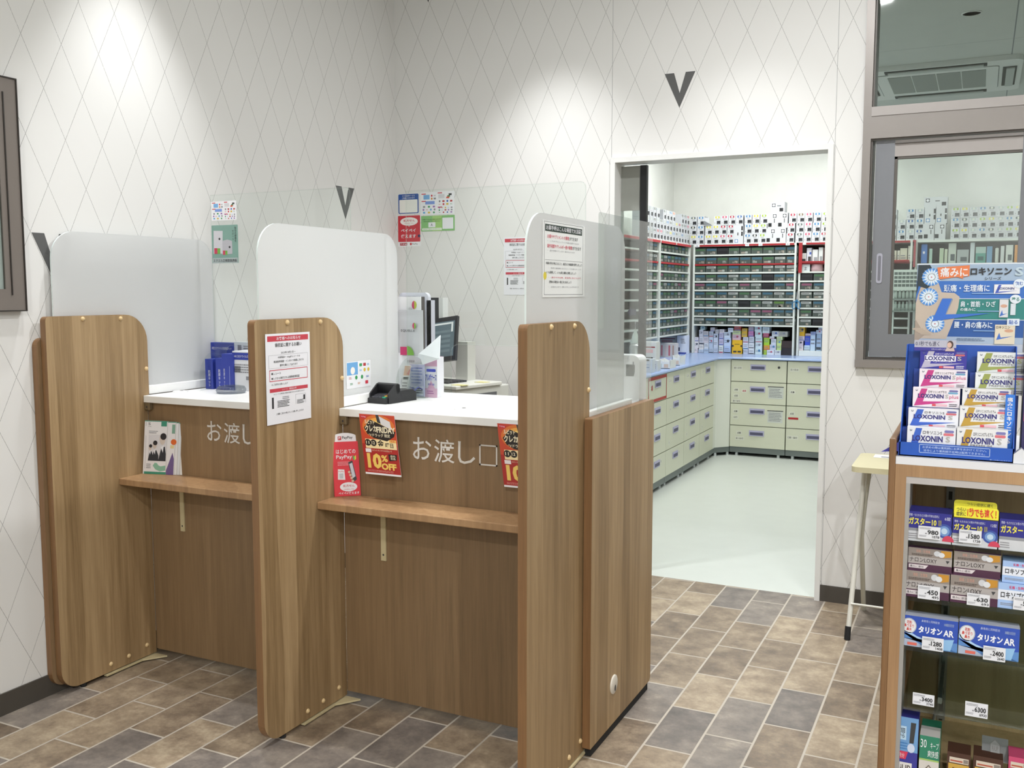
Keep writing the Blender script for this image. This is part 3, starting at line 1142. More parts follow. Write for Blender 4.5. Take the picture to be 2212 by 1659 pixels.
mb.text('サ\nポ\nー\nト', W * 0.79, H * 0.6, W * 0.85, H * 0.86, INK, M, 0.0006)
solid('poster', mb, 'green grey poster of a pouch and jar on the clear guard', 'poster')

# payment card sheet on the frosted screen behind the card reader
xs = PX[1] - TB - 0.0018
a, b, c = at('X', xs, 749, 841), at('X', xs, 801, 825), at('X', xs, 746, 783)
M = frame((xs, a.y, a.z), Y_)
W, H = b.y - a.y, c.z - a.z
mb = sheet(M, W, H, mat('#ededf0', 0.5), 0.004)
mb.rect(W * 0.02, H * 0.5, W * 0.46, H * 0.97, mat('#6fa9dc', 0.5), M, 0.0003)
mb.disc(W * 0.25, H * 0.66, W * 0.09, mat('#f2ece6', 0.5), M, 0.0005)
logo_rows(mb, M, W * 0.5, H * 0.55, W * 0.98, H * 0.95, [3, 3], 21)
logo_rows(mb, M, W * 0.04, H * 0.06, W * 0.98, H * 0.5, [4, 3], 24)
solid('payment_sticker', mb, 'white card payment sheet with blue block above black card reader', 'sticker')

# ------------------------------------------------------------------ things on the ledges and counters
def affine(o, pu, pv):
    """unit square of a hung sheet -> o, o+u edge, o+v edge"""
    o, pu, pv = Vector(o), Vector(pu), Vector(pv)
    a, b = pu - o, pv - o
    w = a.cross(b).normalized()
    return Matrix(((a.x, b.x, w.x, o.x), (a.y, b.y, w.y, o.y), (a.z, b.z, w.z, o.z), (0, 0, 0, 1)))


def rotz(deg):
    a = math.radians(deg)
    return Vector((math.cos(a), math.sin(a), 0))


# pamphlets fanned out on the ledge of the first counter
SKIN = mat('#cfc2b8', 0.6)
SUIT = mat('#2f3138', 0.6)
GRN = mat('#3f8f76', 0.5)
PCOV = [mat('#e6e4e6', 0.5), mat('#e4e2e4', 0.5), mat('#e2e2e4', 0.5), mat('#d9dce0', 0.5), mat('#e8e6e2', 0.5), mat('#dfe3e0', 0.5)]
pl = ['white pamphlet with suited people on its cover, frontmost on the ledge',
      'pamphlet with orange dot and purple foot, second in the fan on the ledge',
      'pale pamphlet third in the fan on the ledge, only its edge showing',
      'pale pamphlet fourth in the fan on the ledge, only its edge showing',
      'pale pamphlet fifth in the fan on the ledge, only its edge showing',
      'pale pamphlet at the very back of the fan against the counter front']
for k in range(5, -1, -1):
    o = Vector((0.066 + (0.021 + 0.0105 * k if k else 0), -1.926 + (0.004 + 0.0045 * k if k else 0), 0.7475))
    ud = rotz(14)
    vd = Vector((0.075, 0.03, 1)).normalized()
    W, H = 0.099 + (0.002 if k else 0), 0.209 - 0.002 * k
    M = affine(o, o + ud * W, o + vd * H)
    mb = MB()
    mb.prism([(0, 0), (1, 0), (1, 1), (0, 1)], -0.0022, 0, PCOV[k], M)
    mb.rect(0.985, 0.0, 1.0, 1, mat('#b9b6b0', 0.6), M, 0.0002)
    mb.rect(0, 0.985, 1, 1.0, GRN, M, 0.0003)
    if k == 0:
        mb.rect(0.05, 0, 1, 0.045, GRN, M, 0.0003)
        mb.rect(0.72, 0.9, 0.96, 0.985, GRN, M, 0.0004)
        mb.rect(0.075, 0.1, 0.085, 0.72, INKG, M, 0.0003)
        mb.text('ご案内', 0.05, 0.9, 0.08, 0.97, INK, M, 0.0005)
        mb.text('S', 0.16, 0.92, 0.26, 0.965, INK, M, 0.0005)
        mb.text('Standby', 0.16, 0.885, 0.3, 0.9, INK, M, 0.0005)
        mb.dashes(0.2, 0.76, 0.6, 0.82, 2, INKG, M, seed=1)
        mb.rect(0.2, 0.25, 0.97, 0.74, mat('#d6d4d8', 0.5), M, 0.0003)
        for cx, cy, s in ((0.28, 0.5, 0.6), (0.47, 0.55, 0.82), (0.8, 0.66, 1.15)):
            mb.poly([(cx - 0.14 * s, 0.25), (cx - 0.03 * s, cy - 0.13 * s), (cx + 0.1 * s, cy - 0.12 * s), (min(cx + 0.22 * s, 0.97), cy - 0.24 * s), (min(cx + 0.22 * s, 0.97), 0.25)], SUIT, M, 0.0004 + 0.0001 * s)
            mb.poly([(cx - 0.05 * s, cy - 0.13 * s), (cx + 0.03 * s, cy - 0.22 * s), (cx + 0.06 * s, cy - 0.1 * s)], PAPER, M, 0.0006 + 0.0001 * s)
            mb.disc(cx, cy, 0.11 * s, SKIN, M, 0.0005 + 0.0001 * s, 0.09 * s)
            mb.disc(cx + 0.03 * s, cy + 0.045 * s, 0.115 * s, mat('#29262a', 0.5), M, 0.0007 + 0.0001 * s, 0.055 * s)
        mb.poly([(0.42, 0.16), (0.5, 0.215), (0.6, 0.21), (0.66, 0.17), (0.76, 0.15), (0.97, 0.17), (0.97, 0.075), (0.74, 0.055), (0.54, 0.09)], mat('#86b79f', 0.5), M, 0.0004)
        mb.dashes(0.14, 0.1, 0.38, 0.2, 3, INKG, M, seed=6)
    if k == 1:
        mb.poly([(0.6, 0), (0.97, 0), (0.97, 0.3), (0.9, 0.42)], mat('#6d5a8c', 0.5), M, 0.0003)
        mb.disc(0.93, 0.62, 0.12, mat('#d9682c', 0.5), M, 0.0004, 0.055)
        mb.rect(0.84, 0.78, 0.97, 0.95, mat('#7ea794', 0.5), M, 0.0004)
        mb.rect(0.8, 0.5, 0.95, 0.56, mat('#e0cf98', 0.5), M, 0.0004)
    solid('pamphlet', mb, pl[k], 'pamphlet', 'pamphlets on the ledge')

# red payment stand leaning in the corner of the second ledge
o = Vector((0.993, -1.944, 0.7478))
pu = Vector((1.061, -1.885, 0.7478))
t = thing('display_stand', (1.03, -1.91, 0.7478), 'red card stand with white arched top, leaning in the ledge corner', 'stand')
tl = Vector((0.980, -1.938, 0.936))
M = affine(o, pu, tl)
mb = MB()
PR = mat('#d9303f', 0.45)
PRD = mat('#b02433', 0.5)
mb.prism([(0, 0), (1, 0), (1, 1), (0, 1)], -0.022, 0, PR, M, PRD)
mb.text('はじめての', 0.14, 0.78, 0.88, 0.86, PAPER, M, 0.0005, 0.012)
mb.text('PayPay', 0.14, 0.67, 0.74, 0.755, PAPER, M, 0.0005, 0.012)
mb.poly([(0.77, 0.75), (0.83, 0.72), (0.83, 0.65), (0.77, 0.68)], mat('#4fae5a', 0.5), M, 0.0005)
mb.poly([(0.89, 0.75), (0.83, 0.72), (0.83, 0.65), (0.89, 0.68)], mat('#e9d64a', 0.5), M, 0.0005)
mb.dashes(0.18, 0.56, 0.75, 0.64, 3, mat('#e8a0a8', 0.5), M, seed=5)
mb.poly([(0.16, 0.31), (0.44, 0.3), (0.42, 0.49), (0.18, 0.5)], PAPER, M, 0.0005)
mb.text('PayPay', 0.2, 0.44, 0.4, 0.47, RED, M, 0.0008)
mb.dashes(0.22, 0.33, 0.38, 0.42, 4, INKG, M, 0.0008, seed=8)
mb.poly([(0.58, 0.62), (0.74, 0.65), (0.88, 0.3), (0.72, 0.24)], DARK, M, 0.0006)
mb.poly([(0.62, 0.59), (0.73, 0.61), (0.83, 0.36), (0.72, 0.32)], mat('#c9ccd6', 0.4), M, 0.0008)
for i in range(4):
    mb.disc(0.6 + 0.04 * i, 0.44 - 0.055 * i, 0.05, mat('#d8b39a', 0.6), M, 0.001, 0.024, n=12)
mb.disc(0.55, 0.17, 0.33, PAPER, M, 0.0006, 0.085)
mb.text('処方せん', 0.34, 0.165, 0.78, 0.215, RED, M, 0.001, 0.012)
mb.text('のお支払いでも', 0.36, 0.11, 0.74, 0.14, RED, M, 0.001)
mb.text('ペイペイ使えます', 0.16, 0.03, 0.94, 0.08, PAPER, M, 0.0008, 0.018)
part('front', mb, t)
mb = MB()
arc = [(0, 0.0)] + [(1.0, 0.0)] + [(0.5 + 0.5 * math.cos(math.radians(a)), 0.06 + 0.1 * math.sin(math.radians(a))) for a in range(0, 181, 15)]
M2 = affine(tl + (M @ Vector((0, 0, -0.004)) - M @ Vector((0, 0, 0))), M @ Vector((1, 1, -0.004)), M @ Vector((0, 2, -0.004)))
mb.prism(arc, -0.0015, 0, mat('#eae6ea', 0.5), M2)
mb.poly(rrect(0.24, 0.03, 0.37, 0.1, 0.012), RED, M2, 0.0005)
mb.text('P', 0.27, 0.045, 0.34, 0.09, PAPER, M2, 0.0008, 0.02)
mb.text('PayPay', 0.4, 0.035, 0.8, 0.1, INK, M2, 0.0006, 0.012)
part('header_card', mb, t, 'white arched header card')

# sale posters hanging from the edge of the second counter
def sale_poster(tl, tr, bl, label):
    tl, tr, bl = Vector(tl), Vector(tr), Vector(bl)
    M = affine(bl, bl + (tr - tl), tl)
    mb = MB()
    mb.prism([(0, 0), (1, 0), (1, 1), (0, 1)], -0.0008, 0, mat('#e9e5e8', 0.5), M)
    mb.rect(0.0, 0.03, 1.0, 0.985, mat('#a82a26', 0.45), M, 0.0003)
    mb.rect(0.0, 0.5, 1.0, 0.985, mat('#c4472c', 0.45), M, 0.0004)
    for k, (c, s) in enumerate((('#d87432', 1.0), ('#e9a84a', 0.78), ('#f0cd77', 0.55))):
        mb.disc(0.52, 0.78, 0.46 * s, mat(c, 0.45), M, 0.0005 + 0.0001 * k, 0.2 * s, n=24)
    mb.rect(0.03, 0.915, 0.2, 0.965, RED, M, 0.0008)
    mb.text('V·drug', 0.05, 0.925, 0.18, 0.955, PAPER, M, 0.0011)
    BK = mat('#241d1b', 0.5)
    GD = mat('#eadfc0', 0.4)
    mb.poly([(0.1, 0.76), (0.3, 0.9), (0.55, 0.84), (0.98, 0.72), (0.93, 0.64), (0.72, 0.56), (0.35, 0.6), (0.18, 0.66)], BK, M, 0.0008)
    mb.poly([(0.47, 0.985), (0.55, 0.985), (0.6, 0.84), (0.5, 0.86)], DARK, M, 0.0008)
    mb.poly([(0.56, 0.965), (0.86, 0.88), (0.88, 0.75), (0.6, 0.83)], mat('#d9d6d6', 0.4), M, 0.0009)
    mb.text('ルビット', 0.14, 0.82, 0.42, 0.9, GD, M, 0.0012, 0.03)
    mb.text('クレカ', 0.13, 0.7, 0.46, 0.81, GD, M, 0.0012, 0.035)
    mb.text('FRIDAY', 0.46, 0.69, 0.98, 0.79, GD, M, 0.0012, 0.035)
    mb.text('“Vドラッグ 限定', 0.22, 0.62, 0.82, 0.675, GD, M, 0.0012, 0.012)
    mb.rect(0.1, 0.43, 0.97, 0.58, mat('#efd9a6', 0.45), M, 0.0007)
    for u, s in ((0.17, '11'), (0.33, '12')):
        mb.disc(u, 0.52, 0.085, BK, M, 0.0012, 0.055, n=20)
        mb.text(s, u - 0.05, 0.495, u + 0.04, 0.545, GD, M, 0.0015, 0.02)
    mb.text('金', 0.44, 0.455, 0.62, 0.575, BK, M, 0.0012, 0.02)
    mb.text('曜日', 0.66, 0.455, 0.88, 0.53, BK, M, 0.0012, 0.015)
    mb.rect(0.78, 0.54, 0.97, 0.585, mat('#e6b55e', 0.45), M, 0.001)
    mb.text('毎週', 0.82, 0.547, 0.93, 0.578, RED, M, 0.0012)
    mb.rect(0.08, 0.36, 0.24, 0.42, mat('#e6dede', 0.5), M, 0.0008)
    mb.text('ルビットクレカでのお支払いで', 0.26, 0.385, 0.82, 0.412, GD, M, 0.0008)
    GO = mat('#e8c464', 0.35)
    mb.text('10', 0.1, 0.1, 0.5, 0.35, GO, M, 0.001, 0.05)
    mb.text('%', 0.5, 0.22, 0.68, 0.33, GO, M, 0.001, 0.035)
    mb.text('OFF', 0.48, 0.09, 0.9, 0.2, GO, M, 0.001, 0.05)
    mb.poly([(0.72, 0.24), (0.93, 0.26), (0.95, 0.35), (0.71, 0.35)], BK, M, 0.001)
    mb.text('店内\n全品', 0.76, 0.265, 0.9, 0.34, GD, M, 0.0013, 0.012)
    mb.dashes(0.08, 0.045, 0.9, 0.08, 2, mat('#d98a80', 0.5), M, 0.0008, seed=9)
    return solid('sale_poster', mb, label, 'poster', 'red sale posters on the counter')


sale_poster((1.0715, -1.9045, 1.0395), (1.214, -1.9045, 1.0395), (1.118, -1.936, 0.838), 'red and gold sale poster hanging beside the red card stand')
sale_poster((1.6015, -1.9045, 1.0385), (1.744, -1.9045, 1.0385), (1.637, -1.925, 0.838), 'red and gold sale poster half hidden by the partition near doorway')

# black card reader
t = thing('card_reader', (1.035, -1.665, 1.0505), 'black card payment terminal with keypad on white counter', 'card reader')
ud, vd = rotz(-8), rotz(82)
o = Vector((0.985, -1.725, 1.0505))
ML = Matrix(((ud.x, vd.x, 0, o.x), (ud.y, vd.y, 0, o.y), (0, 0, 1, o.z), (0, 0, 0, 1)))
BODY = mat('#1d1d20', 0.4)
mb = MB()
ymb = Matrix(((0, 0, 1, 0), (1, 0, 0, 0), (0, 1, 0, 0), (0, 0, 0, 1)))
mb.prism([(0, 0), (0.17, 0), (0.17, 0.03), (0.15, 0.042), (0.075, 0.042), (0.055, 0.034), (0.0, 0.018)], 0, 0.086, BODY, ML @ ymb)
part('body', mb, t)
mb = MB()
mb.prism([(0.058, 0.03), (0.075, 0.042), (0.07, 0.066), (0.062, 0.07), (0.05, 0.066)], -0.004, 0.09, BODY, ML @ ymb)
for x in (-0.004, 0.083):
    mb.prism([(0.012, 0.0), (0.075, 0.0), (0.072, 0.066), (0.05, 0.066), (0.012, 0.034)], x, x + 0.007, BODY, ML @ ymb)
part('privacy_hood', mb, t)
for r in range(3):
    for c in range(4):
        mb = MB()
        y, x = 0.008 + 0.013 * r, 0.012 + 0.0165 * c
        z = 0.018 + y * 0.29
        col = '#2fae8a' if (c == 3 and r == 0) else '#d9a33a' if (c == 3 and r == 1) else '#c2503a' if (c == 3 and r == 2) else '#4c4d54'
        mb.box(x, x + 0.0135, y, y + 0.0105, z, z + 0.004, mat(col, 0.4), ML)
        part('key', mb, t)
mb = MB()
mb.tube([ML @ Vector((0.06, 0.168, 0.02)), ML @ Vector((0.07, 0.2, 0.045)), ML @ Vector((0.06, 0.24, 0.03)), ML @ Vector((0.03, 0.29, 0.004))], 0.0025, mat('#4a4f8c', 0.5), 8)
part('cable', mb, t)

# supplement pouch display
t = thing('pouch_display', (0.95, -1.42, 1.0505), 'white card display holding two silver pouches and a white pack', 'display')
CW = mat('#e3e4ea', 0.5)
def facing(Y, u0, v0, u1, v1):
    a, b = at('Y', Y, u0, v0), at('Y', Y, u1, v1)
    return a.x, a.z, b.x, b.z


x0, z0, x1, z1 = facing(-1.45, 826, 800, 915, 764)
mb = MB()
M = frame((0, -1.45, 0))
mb.box(x0, x1, -1.45, -1.385, 1.0515, z1, CW)
mb.rect(x0, z1 - 0.062, x1, z1, mat('#edeef2', 0.5), M, 0.0008)
mb.disc(x0 + 0.045, z1 - 0.026, 0.0075, mat('#5560a8', 0.5), M, 0.0012, 0.01)
mb.rect(x0 + 0.044, z1 - 0.043, x0 + 0.046, z1 - 0.03, mat('#5560a8', 0.5), M, 0.0012)
mb.text('大塚製薬', x1 - 0.075, z1 - 0.036, x1 - 0.04, z1 - 0.026, INK, M, 0.0012)
# grey ring printed low on the front
ring = [(0.013 * math.cos(math.radians(a)), 0.02 * math.sin(math.radians(a))) for a in range(50, 311, 20)]
ring += [(0.006 * math.cos(math.radians(a)), 0.011 * math.sin(math.radians(a))) for a in range(310, 49, -20)]
cx, cz = x0 + 0.098, z1 - 0.115
for p, q in zip(range(13), range(1, 14)):
    mb.poly([(cx + ring[p][0], cz + ring[p][1]), (cx + ring[q][0], cz + ring[q][1]), (cx + ring[27 - q][0], cz + ring[27 - q][1]), (cx + ring[27 - p][0], cz + ring[27 - p][1])][::-1] if 27 - p < len(ring) else [(cx, cz), (cx + 0.001, cz), (cx, cz + 0.001)], mat('#b9bbc2', 0.5), M, 0.0014)
part('tray', mb, t)
bx0, bz0, bx1, bz1 = facing(-1.40, 860, 760, 912, 632)
mb = MB()
mb.prism(rrect(bx0 - 0.01, 1.06, bx1 + 0.012, bz1, (0, 0, 0.02, 0.02)), -0.02, 0, mat('#cfd0da', 0.5), frame((0, -1.375, 0)))
mb.box(bx1 + 0.004, bx1 + 0.012, -1.375, -1.325, 1.06, bz1 - 0.03, mat('#c6c6d2', 0.5))
mb.text('女性の健康と美容をサポート', bx0 + 0.01, bz1 - 0.024, bx1 - 0.012, bz1 - 0.013, INKG, frame((0, -1.375, 0)), 0.0008)
part('back_card', mb, t)
HR, HG = mat('#cf3f74', 0.5), mat('#7db83e', 0.5)
mb = MB()
px0, pz0, px1, pz1 = facing(-1.415, 851, 760, 910, 641)
M = frame((0, -1.415, 0))
mb.box(px0, px1, -1.415, -1.39, pz0, pz1, mat('#f0f0f4', 0.5), mats={'+x': mat('#55504e', 0.6)})
mb.disc(px1 - 0.032, pz1 - 0.032, 0.011, HR, M, 0.0008, 0.016, 14, 90, 270)
mb.disc(px1 - 0.032, pz1 - 0.032, 0.011, mat('#b9c43e', 0.5), M, 0.0008, 0.016, 14, -90, 90)
mb.text('EQUELLE', px0 + 0.035, pz1 - 0.078, px1 - 0.035, pz1 - 0.056, INK, M, 0.0008)
mb.text('エクエル', px0 + 0.07, pz1 - 0.05, px1 - 0.042, pz1 - 0.042, INKG, M, 0.0008)
part('pack', mb, t, 'white pack with heart mark')
PO = mat('#cfd0d6', 0.3, 0.25)
for k, (u0, v0, u1, v1) in enumerate(((827, 768, 869, 673), (862, 768, 914, 670))):
    qx0, qz0, qx1, qz1 = facing(-1.44 - 0.004 * k, u0, v0, u1, v1)
    M = frame((0, -1.44 - 0.004 * k, 0))
    mb = MB()
    n = 10
    vs, fs = [], []
    prof = [(0.0, 0.016), (0.1, 0.018), (0.3, 0.016), (0.55, 0.012), (0.75, 0.008), (0.86, 0.002), (0.93, 0.001), (1.0, 0.001)]
    for sgn in (1, -1):
        for h, d in prof:
            for i in range(n + 1):
                s = i / n
                bul = d * (1 - (2 * s - 1) ** 2) ** 0.6 + 0.0008 * math.sin(9 * s + 7 * h)
                vs.append((qx0 + (qx1 - qx0) * s, qz0 + (qz1 - qz0) * h, sgn * bul * 0.55 if sgn < 0 else bul * 0.55))
    L = len(prof) * (n + 1)
    for b0 in (0, L):
        for j in range(len(prof) - 1):
            for i in range(n):
                q = (b0 + j * (n + 1) + i, b0 + j * (n + 1) + i + 1, b0 + (j + 1) * (n + 1) + i + 1, b0 + (j + 1) * (n + 1) + i)
                fs.append(q if b0 == 0 else q[::-1])
    mb.add(vs, fs, PO, M, True)
    W, H = qx1 - qx0, qz1 - qz0
    mb.disc(qx1 - W * 0.3, qz0 + H * 0.66, 0.008, HR, M, 0.0125, 0.012, 12, 90, 270)
    mb.disc(qx1 - W * 0.3, qz0 + H * 0.66, 0.008, HG, M, 0.0125, 0.012, 12, -90, 90)
    mb.text('EQUELLE', qx0 + W * 0.16, qz0 + H * 0.52, qx0 + W * 0.72, qz0 + H * 0.58, INK, M, 0.0125)
    mb.rect(qx0 + W * 0.13, qz0 + H * 0.02, qx0 + W * 0.4, qz0 + H * 0.2, HR, M, 0.0128)
    mb.disc(qx0 + W * 0.4, qz0 + H * 0.02, W * 0.28, HG, M, 0.0129, H * 0.2, 10, 0, 90)
    mb.poly([(qx0 + W * 0.4, qz0 + H * 0.02), (qx0 + W * 0.68, qz0 + H * 0.02), (qx0 + W * 0.4, qz0 + H * 0.22)], HG, M, 0.0128)
    part('pouch', mb, t)

# leaflet holder, carton, receipt slip and folded white card beside it
t = thing('leaflet_holder', (1.09, -1.5, 1.0505), 'clear acrylic holder with a purple printed leaflet on the counter', 'holder')
hx0, hz0, hx1, hz1 = facing(-1.5, 887, 842, 917, 788)
mb = MB()
mb.box(hx0 - 0.012, hx1 + 0.01, -1.512, -1.509, 1.051, hz1 - 0.02, ACRYL)
mb.box(hx0 - 0.012, hx1 + 0.01, -1.491, -1.488, 1.051, hz1 + 0.01, ACRYL)
mb.box(hx0 - 0.012, hx1 + 0.01, -1.512, -1.488, 1.051, 1.054, ACRYL)
part('holder', mb, t)
mb = MB()
M = frame((0, -1.502, 0))
mb.box(hx0, hx1, -1.502, -1.4985, 1.056, hz1, mat('#c3c2e2', 0.5))
mb.rect(hx0 + 0.004, 1.06, hx1 - 0.004, 1.095, mat('#dcdcee', 0.5), M, 0.0005)
mb.rect(hx0 + 0.006, 1.064, hx0 + 0.018, 1.09, mat('#9aa0d8', 0.5), M, 0.0008)
mb.dashes(hx0 + 0.006, 1.102, hx1 - 0.005, hz1 - 0.008, 6, mat('#8088c4', 0.5), M, seed=3)
mb.dashes(hx0 + 0.024, 1.066, hx1 - 0.006, 1.088, 3, mat('#8088c4', 0.5), M, seed=4)
part('leaflet', mb, t, 'purple printed leaflet')
cx0, cz0, cx1, cz1 = facing(-1.47, 918, 848, 944, 772)
mb = MB()
M = frame((0, -1.47, 0))
PNK = mat('#e3b4cf', 0.5)
mb.box(cx0, cx1, -1.47, -1.42, 1.0505, cz1, mat('#e9e6ee', 0.5), mats={'+z': PNK})
mb.rect(cx0, cz1 - 0.035, cx1, cz1, PNK, M, 0.0004)
mb.rect(cx0, 1.0505, cx1, 1.085, mat('#e6bcd6', 0.5), M, 0.0004)
BLU = mat('#4a56c4', 0.5)
mb.poly(rrect(cx0 + 0.008, cz1 - 0.056, cx1 - 0.006, cz1 - 0.045, 0.003), BLU, M, 0.0008)
mb.text('アルボナース', cx0 + 0.003, cz1 - 0.09, cx1 - 0.002, cz1 - 0.064, BLU, M, 0.0008, 0.03)
mb.text('薬用 石鹸', cx0 + 0.014, cz1 - 0.108, cx1 - 0.012, cz1 - 0.1, BLU, M, 0.0008)
mb.poly([(cx0 + 0.012, 1.085), ((cx0 + cx1) / 2, 1.115), (cx1 - 0.01, 1.085)], PNK, M, 0.0004)
mb.dashes(cx0 + 0.01, 1.062, cx1 - 0.01, 1.078, 2, mat('#b06aa8', 0.5), M, seed=2)
solid('soap_carton', mb, 'pink and white hand soap carton standing beside the clear leaflet holder', 'carton')
p = [at('Y', -1.53, *q) for q in ((913, 788), (905, 764), (939, 725), (949, 775))]
mb = MB()
vs = [tuple(q) for q in p] + [(q.x, q.y + 0.004, q.z) for q in p]
vs[2] = (vs[2][0], vs[2][1] + 0.04, vs[2][2])
vs[6] = (vs[6][0], vs[6][1] + 0.04, vs[6][2])
mb.add(vs, [(3, 2, 1, 0), (4, 5, 6, 7), (0, 1, 5, 4), (1, 2, 6, 5), (2, 3, 7, 6), (3, 0, 4, 7)], mat('#eceef4', 0.5))
solid('folded_card', mb, 'blank white card tilted above the soap carton and leaflet holder', 'card')
sx0, sz0, sx1, sz1 = facing(-1.53, 867, 842, 880, 790)
mb = MB()
M = affine((sx0, -1.545, 1.052), (sx0 + 0.026, -1.54, 1.052), (sx0 + 0.004, -1.51, sz1))
mb.prism([(0, 0), (1, 0), (1, 1), (0, 1)], -0.0006, 0, mat('#e9eaec', 0.5), M)
mb.rect(0.05, 0.68, 0.95, 0.98, mat('#cfa88e', 0.5), M, 0.0004)
mb.poly([(0.5, 0.72), (0.95, 0.7), (0.95, 0.9), (0.8, 0.85)], mat('#c4543e', 0.5), M, 0.0006)
mb.rect(0.1, 0.56, 0.9, 0.64, DARK, M, 0.0004)
mb.dashes(0.1, 0.05, 0.9, 0.5, 5, INKG, M, seed=4)
solid('product_slip', mb, 'narrow printed slip with small product picture behind the card reader', 'slip')

# register with screen and keyboard beyond the counter
t = thing('cash_register', (0.6, -0.5, 0), 'beige cash register with tilted black screen and dark keyboard', 'register')
ud, vd = rotz(-13), rotz(77)
o = Vector((0.7376, -0.638, 1.0))
ML = Matrix(((ud.x, vd.x, 0, o.x), (ud.y, vd.y, 0, o.y), (0, 0, 1, 0), (0, 0, 0, 1)))
BG = mat('#d9dad3', 0.45)
mb = MB()
mb.box(-0.42, 0.0, 0.0, 0.4, 0.9, 0.985, BG, ML, b=0.006)
mb.box(-0.36, -0.06, -0.002, 0.0, 0.92, 0.965, mat('#6b6d70', 0.5), ML)
mb.box(-0.001, 0.002, 0.05, 0.3, 0.925, 0.955, mat('#6b6d70', 0.5), ML)
part('cash_drawer', mb, t)
mb = MB()
mb.box(-0.43, 0.012, -0.012, 0.33, 0.986, 1.004, mat('#e4e4dc', 0.45), ML, b=0.004)
part('keyboard_tray', mb, t)
KD = mat('#3b3c41', 0.5)
mb = MB()
for r in range(6):
    for c in range(15):
        if r in (4,) and c in (3, 9):
            continue
        x, y = -0.41 + c * 0.0205, 0.055 + r * 0.024
        mb.box(x, x + 0.0175, y, y + 0.02, 1.004, 1.013, KD, ML)
part('keyboard', mb, t, 'dark keyboard keys')
p = [at('Y', -0.52, *q) for q in ((930, 692), (960, 690), (983, 777), (938, 786))]
scr = affine(p[3] + Vector((-0.05, 0, 0)), p[2], p[0] + Vector((-0.05, 0.06, 0)))
mb = MB()
mb.prism([(0, 0), (1, 0), (1, 1), (0, 1)], -0.02, 0, mat('#232730', 0.35), scr)
mb.rect(0.05, 0.1, 0.93, 0.9, mat('#62747f', 0.25), scr, 0.0008)
for k in range(5):
    mb.rect(0.1, 0.2 + 0.11 * k, 0.8, 0.26 + 0.11 * k, mat('#74868f', 0.25), scr, 0.0012)
mb.rect(0.1, 0.83, 0.86, 0.87, mat('#e8eef0', 0.3), scr, 0.0014)
mb.rect(0.82, 0.65, 0.88, 0.87, mat('#e8eef0', 0.3), scr, 0.0014)
part('screen', mb, t, 'tilted black touch screen')
mb = MB()
mb.box(-0.22, -0.14, 0.24, 0.3, 0.985, 1.2, mat('#c9cac4', 0.5), ML)
part('screen_stand', mb, t)
mb = MB()
c0, c1 = at('Y', -0.4, 926, 692), at('Y', -0.4, 948, 643)
mb.box(c0.x, c1.x, -0.4, -0.37, c0.z, c1.z, mat('#2a2c31', 0.3))
mb.box(c1.x, c1.x + 0.024, -0.402, -0.35, c0.z, c1.z, mat('#e0e2e2', 0.4))
mb.box(c0.x + 0.02, c1.x, -0.385, -0.365, 1.1, c0.z, mat('#c9cac4', 0.5))
part('customer_display', mb, t, 'narrow dark display with white side')
mb = MB()
mb.box(-0.44, 0.0, 0.02, 0.4, 0.0, 0.9, mat('#c9c8c0', 0.5), ML)
part('stand', mb, t)
for nm, x, y, w_, d_, c, lb in (('sticky_note', -0.05, 0.02, 0.07, 0.05, '#e9e3a0', 'pale yellow sticky note on the register tray edge'),
                               ('sticky_note', -0.06, 0.2, 0.06, 0.05, '#e5dd9a', 'pale yellow sticky note beyond the keyboard'),
                               ('eraser', -0.17, -0.008, 0.055, 0.025, '#3a8fd0', 'blue eraser on the near edge of register tray')):
    mb = MB()
    mb.box(x, x + w_, y, y + d_, 1.0045, 1.0065 if nm == 'sticky_note' else 1.016, mat(c, 0.5), ML)
    solid(nm, mb, lb, nm.replace('_', ' '))

# white label printer behind the frosted screen
t = thing('label_printer', (1.8, -1.33, 1.0505), 'white rounded label printer with grey slot at counter end', 'printer')
mb = MB()
WP = mat('#e9eaec', 0.35)
mb.prism(rrect(1.69, 1.0506, 1.893, 1.227, (0.012, 0.018, 0.022, 0.02)), -0.08, 0, WP, frame((0, -1.37, 0)))
part('body', mb, t)
mb = MB()
p0, p1 = at('Y', -1.372, 1352, 812), at('Y', -1.372, 1371, 788)
mb.prism([(p0.x, p0.z), (p1.x - 0.004, p0.z), (p1.x, p0.z + 0.015), (p1.x, p1.z), (p0.x, p1.z)], -0.002, 0.0015, mat('#6d706e', 0.4), frame((0, -1.37, 0)))
part('paper_slot', mb, t, 'grey paper slot')
mb = MB()
mb.rect(1.868, 1.175, 1.873, 1.205, INKG, frame((0, -1.37, 0)), 0.0008)
part('status_strip', mb, t)

